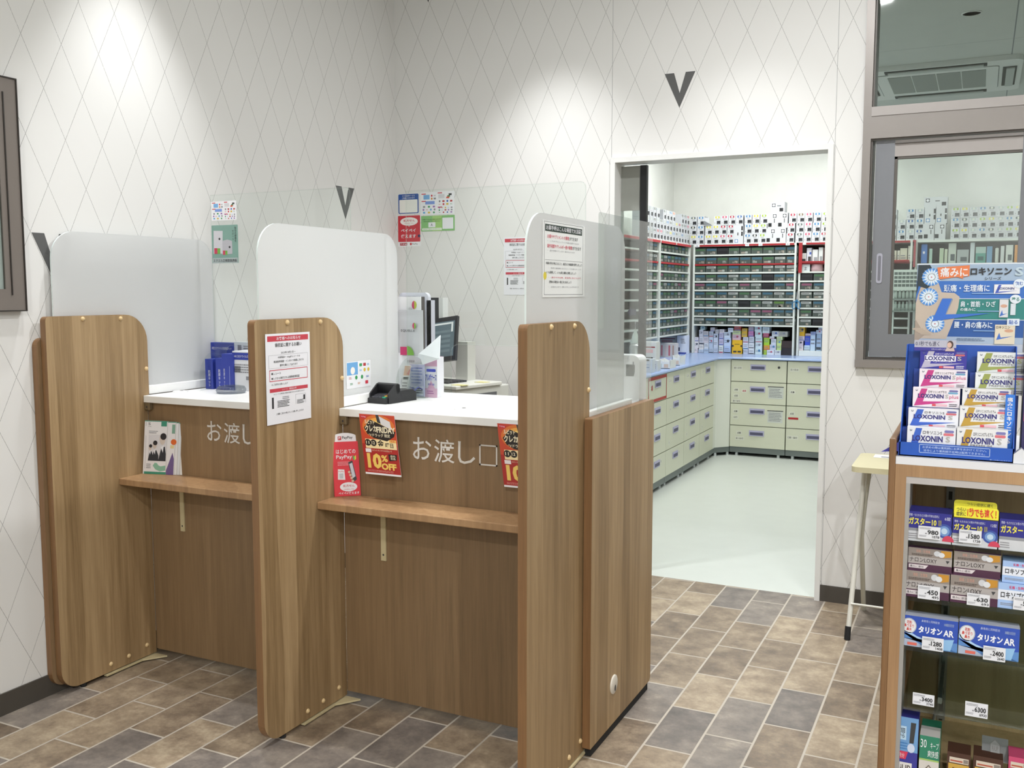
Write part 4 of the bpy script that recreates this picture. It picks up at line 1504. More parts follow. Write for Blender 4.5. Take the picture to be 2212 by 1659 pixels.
# test kit cartons on the first counter
KB = mat('#2f3f9c', 0.45)
KW = mat('#dfe1e6', 0.45)
kit = [(444.5, 459, 776, 841, -1.6, 'thin dark blue test kit carton standing at the end near the wall', 0),
       (467, 480, 774, 842, -1.604, 'thin blue test kit carton second in the row on counter', 0),
       (480.5, 503, 765, 844, -1.608, 'wider blue test kit carton with white vertical print beside white carton', 1),
       (504, 556, 760, 846, -1.6, 'white test kit carton with blue band and barcode behind partition', 2),
       (454, 505, 741, 770, -1.5, 'dark blue test kit carton standing tall behind the thin ones', 3),
       (506, 556, 740, 760, -1.5, 'white backed test kit carton standing behind the blue banded one', 4)]
for u0, u1, v0, v1, Y, lb, kd in kit:
    a, b = at('Y', Y, u0, v1), at('Y', Y, u1, v0)
    mb = MB()
    M = frame((0, Y, 0))
    x0, x1, zt = a.x, b.x, b.z
    zb = 1.0505
    mb.box(x0, x1, Y, Y + (0.09 if kd < 3 else 0.04), zb, zt, KB if kd in (0, 1, 3) else KW, b=0.001)
    if kd == 0:
        mb.text('抗\n原\nキ\nッ\nト', x0 + (x1 - x0) * 0.4, zb + 0.01, x0 + (x1 - x0) * 0.7, zt - 0.045, PAPER, M, 0.0012)
    if kd == 1:
        mb.text('抗\n原\nキ\nッ\nト', x0 + 0.01, zb + 0.012, x0 + 0.017, zt - 0.06, PAPER, M, 0.0012)
        mb.rect(x1 - 0.02, zb + 0.02, x1 - 0.018, zt - 0.05, mat('#9aa4d8', 0.5), M, 0.0012)
    if kd == 2:
        mb.rect(x0, zt - 0.035, x1, zt - 0.006, KB, M, 0.0012)
        mb.text('SARSコロナウイルス抗原キット', x0 + 0.006, zt - 0.026, x1 - 0.004, zt - 0.015, PAPER, M, 0.0016)
        mb.dashes(x0 + 0.006, zt - 0.09, x1 - 0.01, zt - 0.05, 4, INKG, M, 0.0012, seed=3)
        for i in range(9):
            mb.rect(x0 + 0.012 + i * 0.0035, zb + 0.075, x0 + 0.0138 + i * 0.0035, zb + 0.1, INK, M, 0.0012)
        mb.rect(x0 + 0.07, zb + 0.045, x1, zb + 0.06, INKG, M, 0.0012)
    if kd == 3:
        mb.text('新型コロナウイルス抗原検査キット', x0 + 0.012, zt - 0.03, x1 - 0.012, zt - 0.018, PAPER, M, 0.0012)
        mb.rect(x0, zt - 0.05, x1, zt - 0.048, mat('#5563b5', 0.5), M, 0.0012)
    if kd == 4:
        mb.rect(x0 + 0.02, zt - 0.045, x0 + 0.04, zt - 0.012, INKG, M, 0.0012)
        mb.dashes(x0 + 0.05, zt - 0.04, x1 - 0.01, zt - 0.012, 3, INKG, M, 0.0012, seed=7)
    solid('test_kit_carton', mb, lb, 'carton', 'test kit cartons on the counter')
mb = MB()
mb.lathe([(0.0, 0.0), (0.055, 0.0), (0.06, 0.012), (0.052, 0.026), (0.03, 0.03), (0, 0.024)], clear_mat('clear_film', '#d9dcde', 0.25), frame((0.3, -1.68, 1.051), X_, Y_), 14)
solid('plastic_bag', mb, 'crumpled clear plastic bag lying before the white test kit carton', 'bag')

# ------------------------------------------------------------------ dispensing room
HL = mat('#b5b3d2', 0.4)
HDK = mat('#55546f', 0.5)
KICK = mat('#6f7776', 0.5)
XF = 0.905
rows = [0.0766, 0.272, 0.4675, 0.6625, 0.856]
REDT = mat('#b64a44', 0.6)


def drawer_cabinet(o0, u, length, depth, label, ncols_handle, texts, first_red=False, hw=0.13):
    """o0 lower front start corner, u direction along the front; drawers face w = u x Z"""
    u = Vector(u)
    n = u.cross(Z_)
    M = frame((o0[0], o0[1], 0), u)
    c = Vector((o0[0], o0[1], 0)) + u * length / 2 - n * depth / 2
    t = thing('drawer_cabinet', c, label, 'cabinet', 'cream drawer cabinets under the worktop')
    mb = MB()
    mb.prism([(0.002, 0.0766), (length - 0.002, 0.0766), (length - 0.002, 0.856), (0.002, 0.856)], -depth, -0.018, mat('#5b5c4c', 0.6), M)
    part('carcass', mb, t)
    mb = MB()
    mb.prism([(0.002, 0.028), (length - 0.002, 0.028), (length - 0.002, 0.0766), (0.002, 0.0766)], -depth, -0.008, KICK, M)
    part('plinth', mb, t, 'grey plinth')
    for s in (0.06, length - 0.06):
        mb = MB()
        p = M @ Vector((s, 0, -0.03))
        mb.lathe([(0.014, 0), (0.012, 0.028)], mat('#c9cfd0', 0.4), frame((p.x, p.y, 0), X_, Y_), 10)
        part('levelling_foot', mb, t)
    for r in range(4):
        z0, z1 = rows[r] + 0.003, rows[r + 1] - 0.003
        mb = MB()
        mb.prism([(0.003, z0), (length - 0.003, z0), (length - 0.003, z1), (0.003, z1)], -0.018, 0, CREAM, M)
        for (k, s, fu, fv, col) in texts:
            if k == r:
                gx, gz = fu * length, z0 + fv * (z1 - z0)
                if s is None:
                    mb.rect(gx, gz, gx + 0.085, gz + 0.018, col, M, 0.0008)
                elif s == 'note':
                    mb.rect(gx, gz, gx + 0.13, gz + 0.1, mat('#cfd3cd', 0.6), M, 0.0008)
                    mb.dashes(gx + 0.01, gz + 0.01, gx + 0.12, gz + 0.09, 6, INKG, M, 0.0012, seed=r + 3)
                    mb.rect(gx - 0.003, gz + 0.1, gx + 0.133, gz + 0.107, DARK, M, 0.001)
                else:
                    mb.rect(gx - 0.008, gz - 0.008, gx + 0.016 * len(s) + 0.008, gz + 0.026, mat('#dcddd0', 0.5), M, 0.0006)
                    mb.text(s, gx, gz, gx + 0.016 * len(s), gz + 0.017, col, M, 0.001, 0.01)
        if first_red and r == 3:
            mb.rect(0.006, z1 - 0.026, length - 0.006, z1 - 0.003, REDT, M, 0.001)
            mb.rect(0.006, z0 + 0.003, length - 0.006, z0 + 0.024, REDT, M, 0.001)
            mb.rect(0.006, z0 + 0.003, 0.02, z1 - 0.003, REDT, M, 0.0012)
            mb.rect(length - 0.018, z0 + 0.003, length - 0.006, z1 - 0.003, REDT, M, 0.0012)
            mb.text('毒', 0.07, z1 - 0.1, 0.11, z1 - 0.06, REDT, M, 0.001, 0.02)
        dr = part('drawer', mb, t)
        hx = length * ncols_handle
        hz = z1 - 0.06
        mb = MB()
        mb.prism([(hx - hw / 2, hz - 0.024), (hx + hw / 2, hz - 0.024), (hx + hw / 2, hz + 0.024), (hx - hw / 2, hz + 0.024)], 0.0005, 0.006, HL, M)
        mb.rect(hx - hw / 2 + 0.008, hz - 0.016, hx + hw / 2 - 0.008, hz + 0.009, HDK, M, 0.0065)
        if r == 3 and hw > 0.125 and u.x > 0.5 and o0[0] < 1.2:
            mb.disc(length * 0.86, hz + 0.004, 0.011, DARK, M, 0.001, n=14)
        h = part('handle', mb, dr)


cy = [1.30, 1.786, 2.233, 2.713, 3.186, 3.637]
wl_ = ['cream drawer cabinet closest to the doorway, mostly hidden by the glass door edge',
       'cream drawer cabinet whose top drawer is outlined in red tape',
       'cream drawer cabinet beside the red taped one, towards the room corner',
       'cream drawer cabinet third from the room corner under blue worktop',
       'cream drawer cabinet against the white corner filler under blue worktop']
wl_[3] = 'cream drawer cabinet between the red taped pair and the corner one'
for i in range(5):
    tx = [(3, 'こ-1', 0.12, 0.62, INKG), (2, 'ん', 0.2, 0.5, INKG), (1, 'う', 0.15, 0.2, INKG), (0, 'え', 0.72, 0.66, INK)] if i else []
    drawer_cabinet((XF, cy[i], 0), (0, 1, 0), cy[i + 1] - cy[i], 0.64, wl_[i], 0.5, tx, i == 1)
T1 = [(3, 'あ〜さ行', 0.06, 0.58, INK), (2, '点眼', 0.07, 0.58, INK), (2, '点耳', 0.07, 0.3, INK), (2, 'あ〜な行', 0.05, 0.05, INK), (2, '劇薬', 0.22, 0.54, mat('#c0485a', 0.5)), (2, 'note', 0.68, 0.28, None),
      (1, '点鼻', 0.07, 0.6, INK), (1, 'は行', 0.07, 0.32, INK), (1, 'note', 0.68, 0.2, None), (0, '点眼', 0.14, 0.62, INK), (0, 'ま〜わ行', 0.12, 0.36, INK)]
T2 = [(3, 'た〜わの', 0.06, 0.58, INK), (2, '点鼻', 0.07, 0.58, INK), (1, '点耳', 0.07, 0.62, INK), (1, None, 0.04, 0.4, mat('#b3252c', 0.5)), (0, '口腔・貼付', 0.04, 0.55, INK)]
drawer_cabinet((1.001, 3.85), (1, 0, 0), 0.485, 0.66, 'cream drawer cabinet facing the doorway, with lock and taped paper notes', 0.49, T1)
drawer_cabinet((1.488, 3.85), (1, 0, 0), 0.485, 0.66, 'cream drawer cabinet facing the doorway, with red strip on third drawer', 0.49, T2)
mb = MB()
mb.prism([(0.26, 3.64), (XF - 0.004, 3.64), (XF - 0.004, 3.722), (0.999, 3.846), (0.999, 4.3), (0.26, 4.3)], 0.0766, 0.856, mat('#dfe2d8', 0.4))
mb.prism([(0.3, 3.64), (XF - 0.012, 3.64), (XF - 0.012, 3.726), (0.999, 3.856), (0.999, 4.3), (0.3, 4.3)], 0.028, 0.0766, KICK)
for x, y in ((0.9, 3.74), (0.98, 3.86), (0.4, 4.2), (0.4, 3.7), (0.95, 4.25)):
    mb.lathe([(0.014, 0), (0.012, 0.028)], mat('#c9cfd0', 0.4), frame((x, y, 0), X_, Y_), 10)
solid('corner_filler', mb, 'blank white angled corner cabinet between the cream drawer runs', 'cabinet')
mb = MB()
BLUT = mat('#9db3df', 0.22)
out = [(0.257, 1.28), (0.925, 1.28), (0.925, 3.705), (1.018, 3.828), (3.6, 3.828), (3.6, 4.518), (0.257, 4.518)]
ins = [(0.257, 1.28), (0.915, 1.28), (0.915, 3.71), (1.013, 3.838), (3.6, 3.838), (3.6, 4.518), (0.257, 4.518)]
rim = list(zip(out, ins))
rings = [[(o[0], o[1], 0.862) for o in out], [(o[0], o[1], 0.872) for o in out], [((o[0] + i[0]) / 2, (o[1] + i[1]) / 2, 0.8785) for o, i in rim], [(i[0], i[1], 0.8805) for i in ins]]
vs = [v for r in rings for v in r]
L = 7
mb.add(vs, [(i * L + j, i * L + (j + 1) % L, (i + 1) * L + (j + 1) % L, (i + 1) * L + j) for i in range(3) for j in range(L)] + [tuple(range(3 * L, 4 * L)), tuple(range(L - 1, -1, -1))], BLUT)
mb.prism([(a, b) for a, b in [(0.27, 1.29), (0.9, 1.29), (0.9, 3.715), (1.0, 3.848), (3.59, 3.848), (3.59, 4.51), (0.27, 4.51)]], 0.8565, 0.862, mat('#6d6c5c', 0.6))  # dark strip whose colour stands for the shadow under the worktop edge
solid('worktop', mb, 'pale blue L-shaped worktop running over the cream drawer cabinets', 'worktop')

# shelving: posts and shelves as one frame, bins and boxes are things of their own
SHW = mat('#dde2dc', 0.4)
REDS = mat('#9f2228', 0.5)
SZ = [1.88, 1.794, 1.708, 1.632, 1.552, 1.472, 1.393, 1.312, 1.232, 1.152]
YS, YB = 4.2, 4.5
PITB = 0.1037


def shelf_unit(x0, x1, label, zs, top_red, red_at, cubby=None):
    t = thing('shelving_unit', ((x0 + x1) / 2, 4.35, 0.881), label, 'shelving', 'white shelving above the blue worktop')
    for x in (x0, x1 - 0.016):
        mb = MB()
        mb.box(x, x + 0.016, YS, YB, 0.8815, 1.885, SHW)
        part('side_post', mb, t)
    for k, z in enumerate(zs):
        if k == 0:
            continue
        mb = MB()
        mb.box(x0 + 0.016, x1 - 0.016, YS + 0.004, YB, z - 0.014, z, REDS if k in red_at else SHW, mats=None)
        part('shelf', mb, t, 'red fronted shelf' if k in red_at else None)
    mb = MB()
    mb.box(x0, x1, YS - 0.002, YB, 1.866, 1.886, SHW)
    if top_red:
        mb.box(x0 + 0.06, x1 - 0.02, YS - 0.006, YS - 0.002, 1.867, 1.884, REDS)
        if x0 < 1:
            for u, ch in ((0.02, 'は'), (0.48, 'や'), (0.6, 'ら'), (0.84, 'わ')):
                mb.box(x0 + u, x0 + u + 0.035, YS - 0.008, YS - 0.006, 1.864, 1.887, PAPER)
                mb.text(ch, x0 + u + 0.008, 1.868, x0 + u + 0.028, 1.884, INK, frame((0, YS - 0.008, 0)), 0.0004)
    part('top_board', mb, t)
    mb = MB()
    mb.box(x0 + 0.016, x1 - 0.016, YB - 0.006, YB, 0.8815, 1.866, mat('#3d3a36', 0.8))
    part('back_sheet', mb, t, 'dark back sheet')
    return t


shelf_unit(0.545, 1.478, 'white shelving full of smoked bins, facing the doorway, starting at the room corner', SZ, True, (2,))
t2 = shelf_unit(1.5, 2.43, 'white shelving beside the hanging scissors, with red framed open bay', [SZ[0]] + SZ[3:], True, ())
mb = MB()
for q in ((1.5, 1.53, 1.62, 1.886), (1.53, 2.41, 1.708, 1.722)):
    mb.box(q[0], q[1], YS - 0.01, YS - 0.003, q[2], q[3], REDS)
mb.box(1.516, 2.41, YS + 0.004, YB - 0.01, 1.695, 1.708, REDS)
mb.box(1.6, 2.41, YB - 0.02, YB - 0.008, 1.632, 1.7, mat('#5c1d22', 0.6))
part('bay_frame', mb, t2, 'red tape frame')
t3 = shelf_unit(2.452, 3.38, 'white shelving seen through the service window, boxes along its open top bay', [1.88, 1.69, 1.5, 1.36, 1.22, 1.08], False, ())
mb = MB()
mb.box(2.432, 2.452, YS - 0.01, YS - 0.004, 1.872, 1.887, mat('#a8474f', 0.5))
mb.box(2.44, 2.456, YS - 0.012, YS - 0.004, 1.66, 1.887, mat('#a8474f', 0.5))
part('tape_edge', mb, t3, 'red tape edge')

# smoked bins, one prototype per label colour
BINC = {'green': '#466b4b', 'blue': '#3d6378', 'white': '#b0b5b3', 'pink': '#8a536c', 'lime': '#567a3a', 'black': '#2b2c30'}
BWALL = mat('#565f5b', 0.22, name='smoked_plastic')
BWALD = mat('#26262a', 0.4, name='dark_plastic')
protos = {}


def bin_proto(col, key, wd=0.098, dp=0.24, h=0.062):
    dark = col == 'black'
    wall = BWALD if dark else BWALL
    mb = MB()
    M = frame((0, 0, 0))
    mb.prism([(0, 0), (dp, 0), (dp, h), (0.012, h), (0, h * 0.92)], -wd / 2, wd / 2, wall, Matrix(((0, 0, 1, 0), (1, 0, 0, 0), (0, 1, 0, 0), (0, 0, 0, 1))))
    mb.rect(-wd / 2 + 0.006, h * 0.06, wd / 2 - 0.006, h * 0.5, mat('#4a534f' if not dark else '#1c1c20', 0.3), M, 0.0005)
    r = random.Random(key)
    if not dark:
        for _ in range(r.choice((1, 2, 2, 3))):
            u = r.uniform(-wd / 2 + 0.01, wd / 2 - 0.035)
            mb.rect(u, h * 0.08, u + r.uniform(0.012, 0.03), h * r.uniform(0.25, 0.46), mat(r.choice(('#8f9792', '#a9aea9', '#77807c', '#989086')), 0.5), M, 0.0009)
    o = bpy.data.objects.new('medicine_bin', mesh_of('medicine_bin', mb, Vector((0, 0, 0))))
    C.objects.link(o)
    ORG[o.name] = Vector((0, 0, 0))
    o['category'] = 'bin'
    mb = MB()
    mb.prism(rrect(-wd / 2 + 0.006, h * 0.56, wd / 2 - 0.006, h * 0.86, 0.002, 2), 0.0006, 0.0016, mat(BINC[col], 0.35), M)
    if col == 'white':
        mb.dashes(-wd / 2 + 0.012, h * 0.6, wd / 2 - 0.012, h * 0.82, 1, INK, M, 0.002, 0.35, seed=key)
    part('label_strip', mb, o)
    return o


used = set()


def place_bin(col, loc, rz, label, group, var):
    k = (col, var)
    if k not in protos:
        protos[k] = bin_proto(col, var * 7 + len(col))
    o = protos[k]
    if k in used:
        o = clone(o, loc, label, group)
    else:
        used.add(k)
        o.location = loc
        o['label'] = label
        o['group'] = group
    o.rotation_euler = (0, 0, rz)


G_, B_, W_, P_, D_, L_ = 'green', 'blue', 'white', 'pink', 'black', 'lime'
grid = ['GBDGGGGBB', 'BBGBBBGWB', 'GWGBGGWWW', 'BGBWBBDBB', 'PBGWPWDBP', 'BGBWGWBWB', 'GGPWDGWLB', 'BBBWGPPBB', 'WBGWBWBBW']
K = {'G': G_, 'B': B_, 'W': W_, 'P': P_, 'D': D_, 'L': L_}
for r, row in enumerate(grid):
    for c, ch in enumerate(row):
        col = K[ch]
        what = 'empty dark bin' if col == 'black' else 'smoked bin with %s strip' % col
        place_bin(col, (0.5585 + PITB * (c + 0.5) - 0.0155 + 0.015, YS + 0.012, SZ[r + 1] + 0.0006), 0,
                  '%s, %s row down of the back shelving, %s from corner' % (what, ORD[r], ORD[c]), 'smoked bins in the back shelving', (r + c) % 3)
for r, row in enumerate(['DG', 'PB', 'WW', 'WB', 'GW', 'WD']):
    for c, ch in enumerate(row):
        col = K[ch]
        what = 'empty dark bin' if col == 'black' else 'smoked bin with %s strip' % col
        place_bin(col, (1.5185 + 0.107 * (c + 0.5), YS + 0.012, SZ[r + 4] + 0.0006), 0,
                  '%s, %s bin row under the red bay, %s from scissors' % (what, ORD[r], ORD[c]), 'smoked bins in the back shelving', (r + 2 * c) % 3)

# side shelving along the dispensing room's own side wall
LZ = [1.88, 1.794, 1.706, 1.632, 1.553, 1.473, 1.392, 1.313, 1.234, 1.155, 1.078]
XS = 0.53
sl = ['white side shelving nearest the room corner, filled with smoked bins', 'white side shelving nearest the doorway, filled with smoked bins']
ys = [(3.232, 4.165), (2.29, 3.222)]
for k, (y0, y1) in enumerate(ys):
    t = thing('shelving_unit', (0.4, (y0 + y1) / 2, 0.881), sl[k], 'shelving', 'white shelving above the blue worktop')
    for y in (y0, y1 - 0.03 + (0.012 if k else 0)):
        mb = MB()
        mb.box(XS - 0.26, XS, y, y + (0.03 if y > 4.1 else 0.018), 0.8815, 1.885, SHW)
        part('side_post', mb, t)
    for i, z in enumerate(LZ[1:], 1):
        mb = MB()
        mb.box(XS - 0.26, XS - 0.004, y0 + 0.018, y1 - 0.03, z - 0.014, z, mat('#b0343a', 0.5) if i == 2 else SHW)
        part('shelf', mb, t, 'red fronted shelf' if i == 2 else None)
    mb = MB()
    mb.box(XS - 0.26, XS + 0.002, y0, y1, 1.866, 1.886, SHW)
    for a, b in ((0.02, 0.44), (0.48, 0.92)):
        mb.box(XS + 0.002, XS + 0.006, y0 + a, y0 + b, 1.862, 1.882, mat('#b8353c', 0.5))
    part('top_board', mb, t)
    mb = MB()
    mb.box(0.268, 0.275, y0 + 0.018, y1 - 0.03, 0.8815, 1.866, mat('#8a8f8a', 0.8))
    part('back_sheet', mb, t)
rr = random.Random(11)
for k, (y0, y1) in enumerate(ys):
    n = 8
    for r in range(10):
        for c in range(n):
            if k == 1 and c < 4:
                continue            # hidden behind the door edge
            col = rr.choice((B_, G_, B_, G_, W_, P_, B_, G_))
            d = n - c
            place_bin(col, (XS - 0.012, y0 + 0.022 + 0.1085 * (c + 0.5), LZ[r + 1] + 0.0006), math.pi / 2,
                      'smoked bin with %s strip, side shelving %s, %s row down, %s back from corner' % (col, ('by corner', 'by door')[k], ORD[r], ORD[d - 1 + (8 if k else 0)]) ,
                      'smoked bins in the side shelving', (r + c) % 3)

# white medicine boxes on top of the shelving
BAND = {'yellow': '#d8cf3e', 'blue': '#3d84bd', 'pink': '#d1577c', 'red': '#b52a48', 'black': '#2c2c32', 'lime': '#9dbb3a', 'grey': '#56615f', 'brown': '#7d6a4e', 'navy': '#2d62a8', 'pale': '#b9c4c4', 'orange': '#d87a4a'}
MBX = {}
BOXW = mat('#d3d5d9', 0.45, name='carton_white')
BOXS = mat('#b4b7bc', 0.5)


def med_box(kind, loc, rz, label, group, wd=0.066, h=0.086, dp=0.12):
    k = (kind, round(wd, 3), round(h, 3))
    if k not in MBX:
        mb = MB()
        M = frame((0, 0, 0))
        mb.box(-wd / 2, wd / 2, 0, dp, 0, h, BOXW, mats={'+x': BOXS, '-x': BOXS})
        if kind.startswith('big'):
            sq = 0.03
            a, b = ((-wd / 2 + 0.012, h - 0.042) if kind == 'bigtop' else (wd / 2 - 0.042, h - 0.042) if kind == 'bigup' else (-wd / 2 + 0.012, 0.012))
            mb.rect(a, b, a + sq, b + sq, mat('#3a3c42' if kind != 'bigblue' else '#5c8cc0', 0.5), M, 0.0006)
            mb.disc(a + sq / 2, b + sq / 2, 0.011, PAPER, M, 0.0012, n=14)
            if kind == 'bigtop':
                mb.rect(wd / 2 - 0.045, 0.012, wd / 2 - 0.012, 0.042, BLACK, M, 0.0006)
                mb.rect(-0.005, h - 0.036, 0.03, h - 0.03, INK, M, 0.0006)
            elif kind == 'bigblue':
                mb.rect(wd / 2 - 0.018, h - 0.05, wd / 2 - 0.004, h - 0.012, BLACK, M, 0.0006)
                mb.rect(wd / 2 - 0.018, h - 0.1, wd / 2 - 0.004, h - 0.062, BLACK, M, 0.0006)
                mb.rect(-0.008, h * 0.45, 0.0, h * 0.6, INK, M, 0.0006)
            else:
                mb.rect(-wd / 2 + 0.006, 0.012, -wd / 2 + 0.036, 0.045, BLACK, M, 0.0006)
                mb.rect(0.012, h * 0.35, 0.018, h * 0.62, INK, M, 0.0006)
        else:
            c = mat(BAND[kind], 0.45)
            mb.poly(rrect(-wd * 0.3, h * 0.74, wd * 0.3, h * 0.96, 0.007, 4), c, M, 0.0006)
            mb.disc(0, h * 0.85, 0.0085, mat('#e2e3d8', 0.5), M, 0.0012, n=12)
            mb.rect(-wd * 0.2, h * 0.6, wd * 0.2, h * 0.64, INKG, M, 0.0006)
            mb.rect(-wd * 0.08, h * 0.12, wd * 0.42, h * 0.48, mat('#202227', 0.45), M, 0.0006)
            mb.rect(wd * 0.02, h * 0.16, wd * 0.34, h * 0.2, INKG, M, 0.001)
            mb.rect(-wd * 0.36, h * 0.2, -wd * 0.3, h * 0.32, INKG, M, 0.0006)
        o = bpy.data.objects.new('medicine_box', mesh_of('medicine_box', mb, Vector((0, 0, 0))))
        C.objects.link(o)
        ORG[o.name] = Vector((0, 0, 0))
        o['category'] = 'box'
        MBX[k] = o
        o.location = loc
        o['label'] = label
        o['group'] = group
    else:
        o = clone(MBX[k], loc, label, group)
    o.rotation_euler = (0, 0, rz)
    return o


LAY = ['bottom', 'middle', 'top']
def back_x(u):
    return at('Y', YS, u, 500).x


def row_boxes(items, ybase, where, group):
    cnt = [0, 0, 0]
    for lay, u, kind in items:
        x = back_x(u)
        cnt[lay] += 1
        z = 1.8868 + lay * 0.0868
        med_box(kind, (x, ybase + 0.003 * ((cnt[lay] * 5) % 4), z), 0, 'white box with %s band, %s layer %s, %s from the corner' % (kind, LAY[lay], where, ORD[cnt[lay] - 1]), group)


it = []
for lay, seq in enumerate(([(1497, 'yellow'), (1512, 'blue'), (1528.5, 'yellow'), (1544.5, 'yellow'), (1560, 'pink'), (1576, 'red'), (1614, 'blue'), (1630, 'black'), (1646, 'lime'), (1706.5, 'red'), (1726, 'grey'), (1744, 'pink'), (1761.5, 'blue'), (1779, 'red')],
                           [(1496, 'black'), (1512, 'blue'), (1529.5, 'yellow'), (1545.5, 'yellow'), (1561, 'red'), (1577.5, 'red'), (1615, 'blue'), (1631.5, 'yellow'), (1647.5, 'lime'), (1708, 'red'), (1727, 'grey'), (1745, 'pink'), (1763, 'blue'), (1781, 'lime')],
                           [(1496.5, 'grey'), (1513, 'blue'), (1548, 'yellow'), (1564, 'pink'), (1580, 'red'), (1596, 'navy'), (1614.5, 'blue'), (1632, 'yellow'), (1649, 'lime'), (1711, 'red'), (1728.5, 'brown'), (1746, 'pink'), (1764.5, 'blue'), (1782, 'lime')])):
    it += [(lay, u, k) for u, k in seq]
row_boxes(it, YS + 0.012, 'atop back shelving', 'white boxes atop the back shelving')
gb = 'white boxes atop the back shelving'
med_box('bigblue', (back_x(1594.5), YS + 0.01, 1.8868), 0, 'tall white box with blue square among red and blue banded boxes', gb, 0.088, 0.172)
for (u, z, lb) in ((1665, 1.8868, 'lower large white box beside lime banded boxes, dark square up high'), (1686.5, 1.8868, 'lower large white box beside red banded boxes, dark square up high'),
                   (1668, 2.0208, 'upper large white box beside lime banded boxes, dark square up high'), (1689.5, 2.0208, 'upper large white box beside red banded boxes, dark square up high')):
    med_box('bigup', (back_x(u), YS + 0.01, z), 0, lb, gb, 0.088, 0.1335)
med_box('bigtop', (back_x(1678), YS + 0.012, 2.1546), 0, 'large white box lying across the very top of the shelving stacks', gb, 0.122, 0.095)
mb = MB()
p = back_x(1526)
mb.box(p - 0.03, p + 0.03, YS + 0.012, YS + 0.1, 2.061, 2.066, BOXW)
mb.prism([(0, 0), (0.05, -0.004), (0.052, 0.068), (-0.004, 0.07)], 0, 0.001, BOXW, frame((p - 0.03, YS + 0.016, 2.066)))
mb.prism([(0, 0), (0.075, -0.0), (0.0, 0.04)], 0, 0.001, mat('#7d8084', 0.6), frame((p - 0.028, YS + 0.011, 2.066)))
solid('opened_carton', mb, 'opened white carton with flap raised among yellow banded boxes', 'carton')

it = []
for lay in range(3):
    n = 0
    for i in range(26):
        u = 1927 + i * 19.4
        if u > 2215 or (1993 < u + 6 and u - 6 < 2046) or (lay == 2 and 1936 < u < 1955):
            continue
        it.append((lay, u + (1.5 - lay) * 0.0, ('pale', 'grey', 'blue', 'pale', 'yellow', 'lime')[(i * 5 + lay * 3) % 6] if u > 2046 else ('navy', 'blue', 'pale')[(i + lay) % 3]))
row_boxes(it, YS + 0.012, 'behind the window', 'white boxes atop the shelving behind the window')
gw = 'white boxes atop the shelving behind the window'
for (u, z, lb) in ((2006.5, 1.8868, 'lower large white box behind window, beside blue banded boxes'), (2030, 1.8868, 'lower large white box behind window, beside grey banded boxes'),
                   (2008, 2.0208, 'upper large white box behind window, beside blue banded boxes'), (2032, 2.0208, 'upper large white box behind window, beside grey banded boxes')):
    med_box('bigblue' if z > 2 else 'bigup', (back_x(u), YS + 0.01, z), 0, lb, gw, 0.0885, 0.1335)
med_box('bigtop', (back_x(2019), YS + 0.012, 2.1546), 0, 'large white box lying across the top stack behind the window', gw, 0.18, 0.085)

rr = random.Random(5)
side = [['pale', 'pale', 'blue', 'pale', 'grey', 'blue', 'yellow', 'grey', 'pale', 'pink', 'red', 'grey', 'pale', 'blue'],
        ['pink', 'grey', 'grey', 'red', 'yellow', 'pale', 'grey', 'blue', 'pale', 'grey', 'pale', 'grey', 'pale', 'pale'],
        ['red', 'grey', 'grey', None, None, 'orange', 'blue', 'pale', 'grey', None, 'pale', 'grey', 'pale', 'pale']]
for lay in range(3):
    n = 0
    for c, kind in enumerate(side[lay]):
        if not kind:
            continue
        n += 1
        y = 4.08 - 0.0905 * c
        med_box(kind, (XS - 0.006, y, 1.8868 + lay * 0.0868), math.pi / 2, 'white box with %s band, %s layer atop side shelving, %s back from corner' % (kind, LAY[lay], ORD[n - 1]), 'white boxes atop the side shelving', 0.08, 0.086)

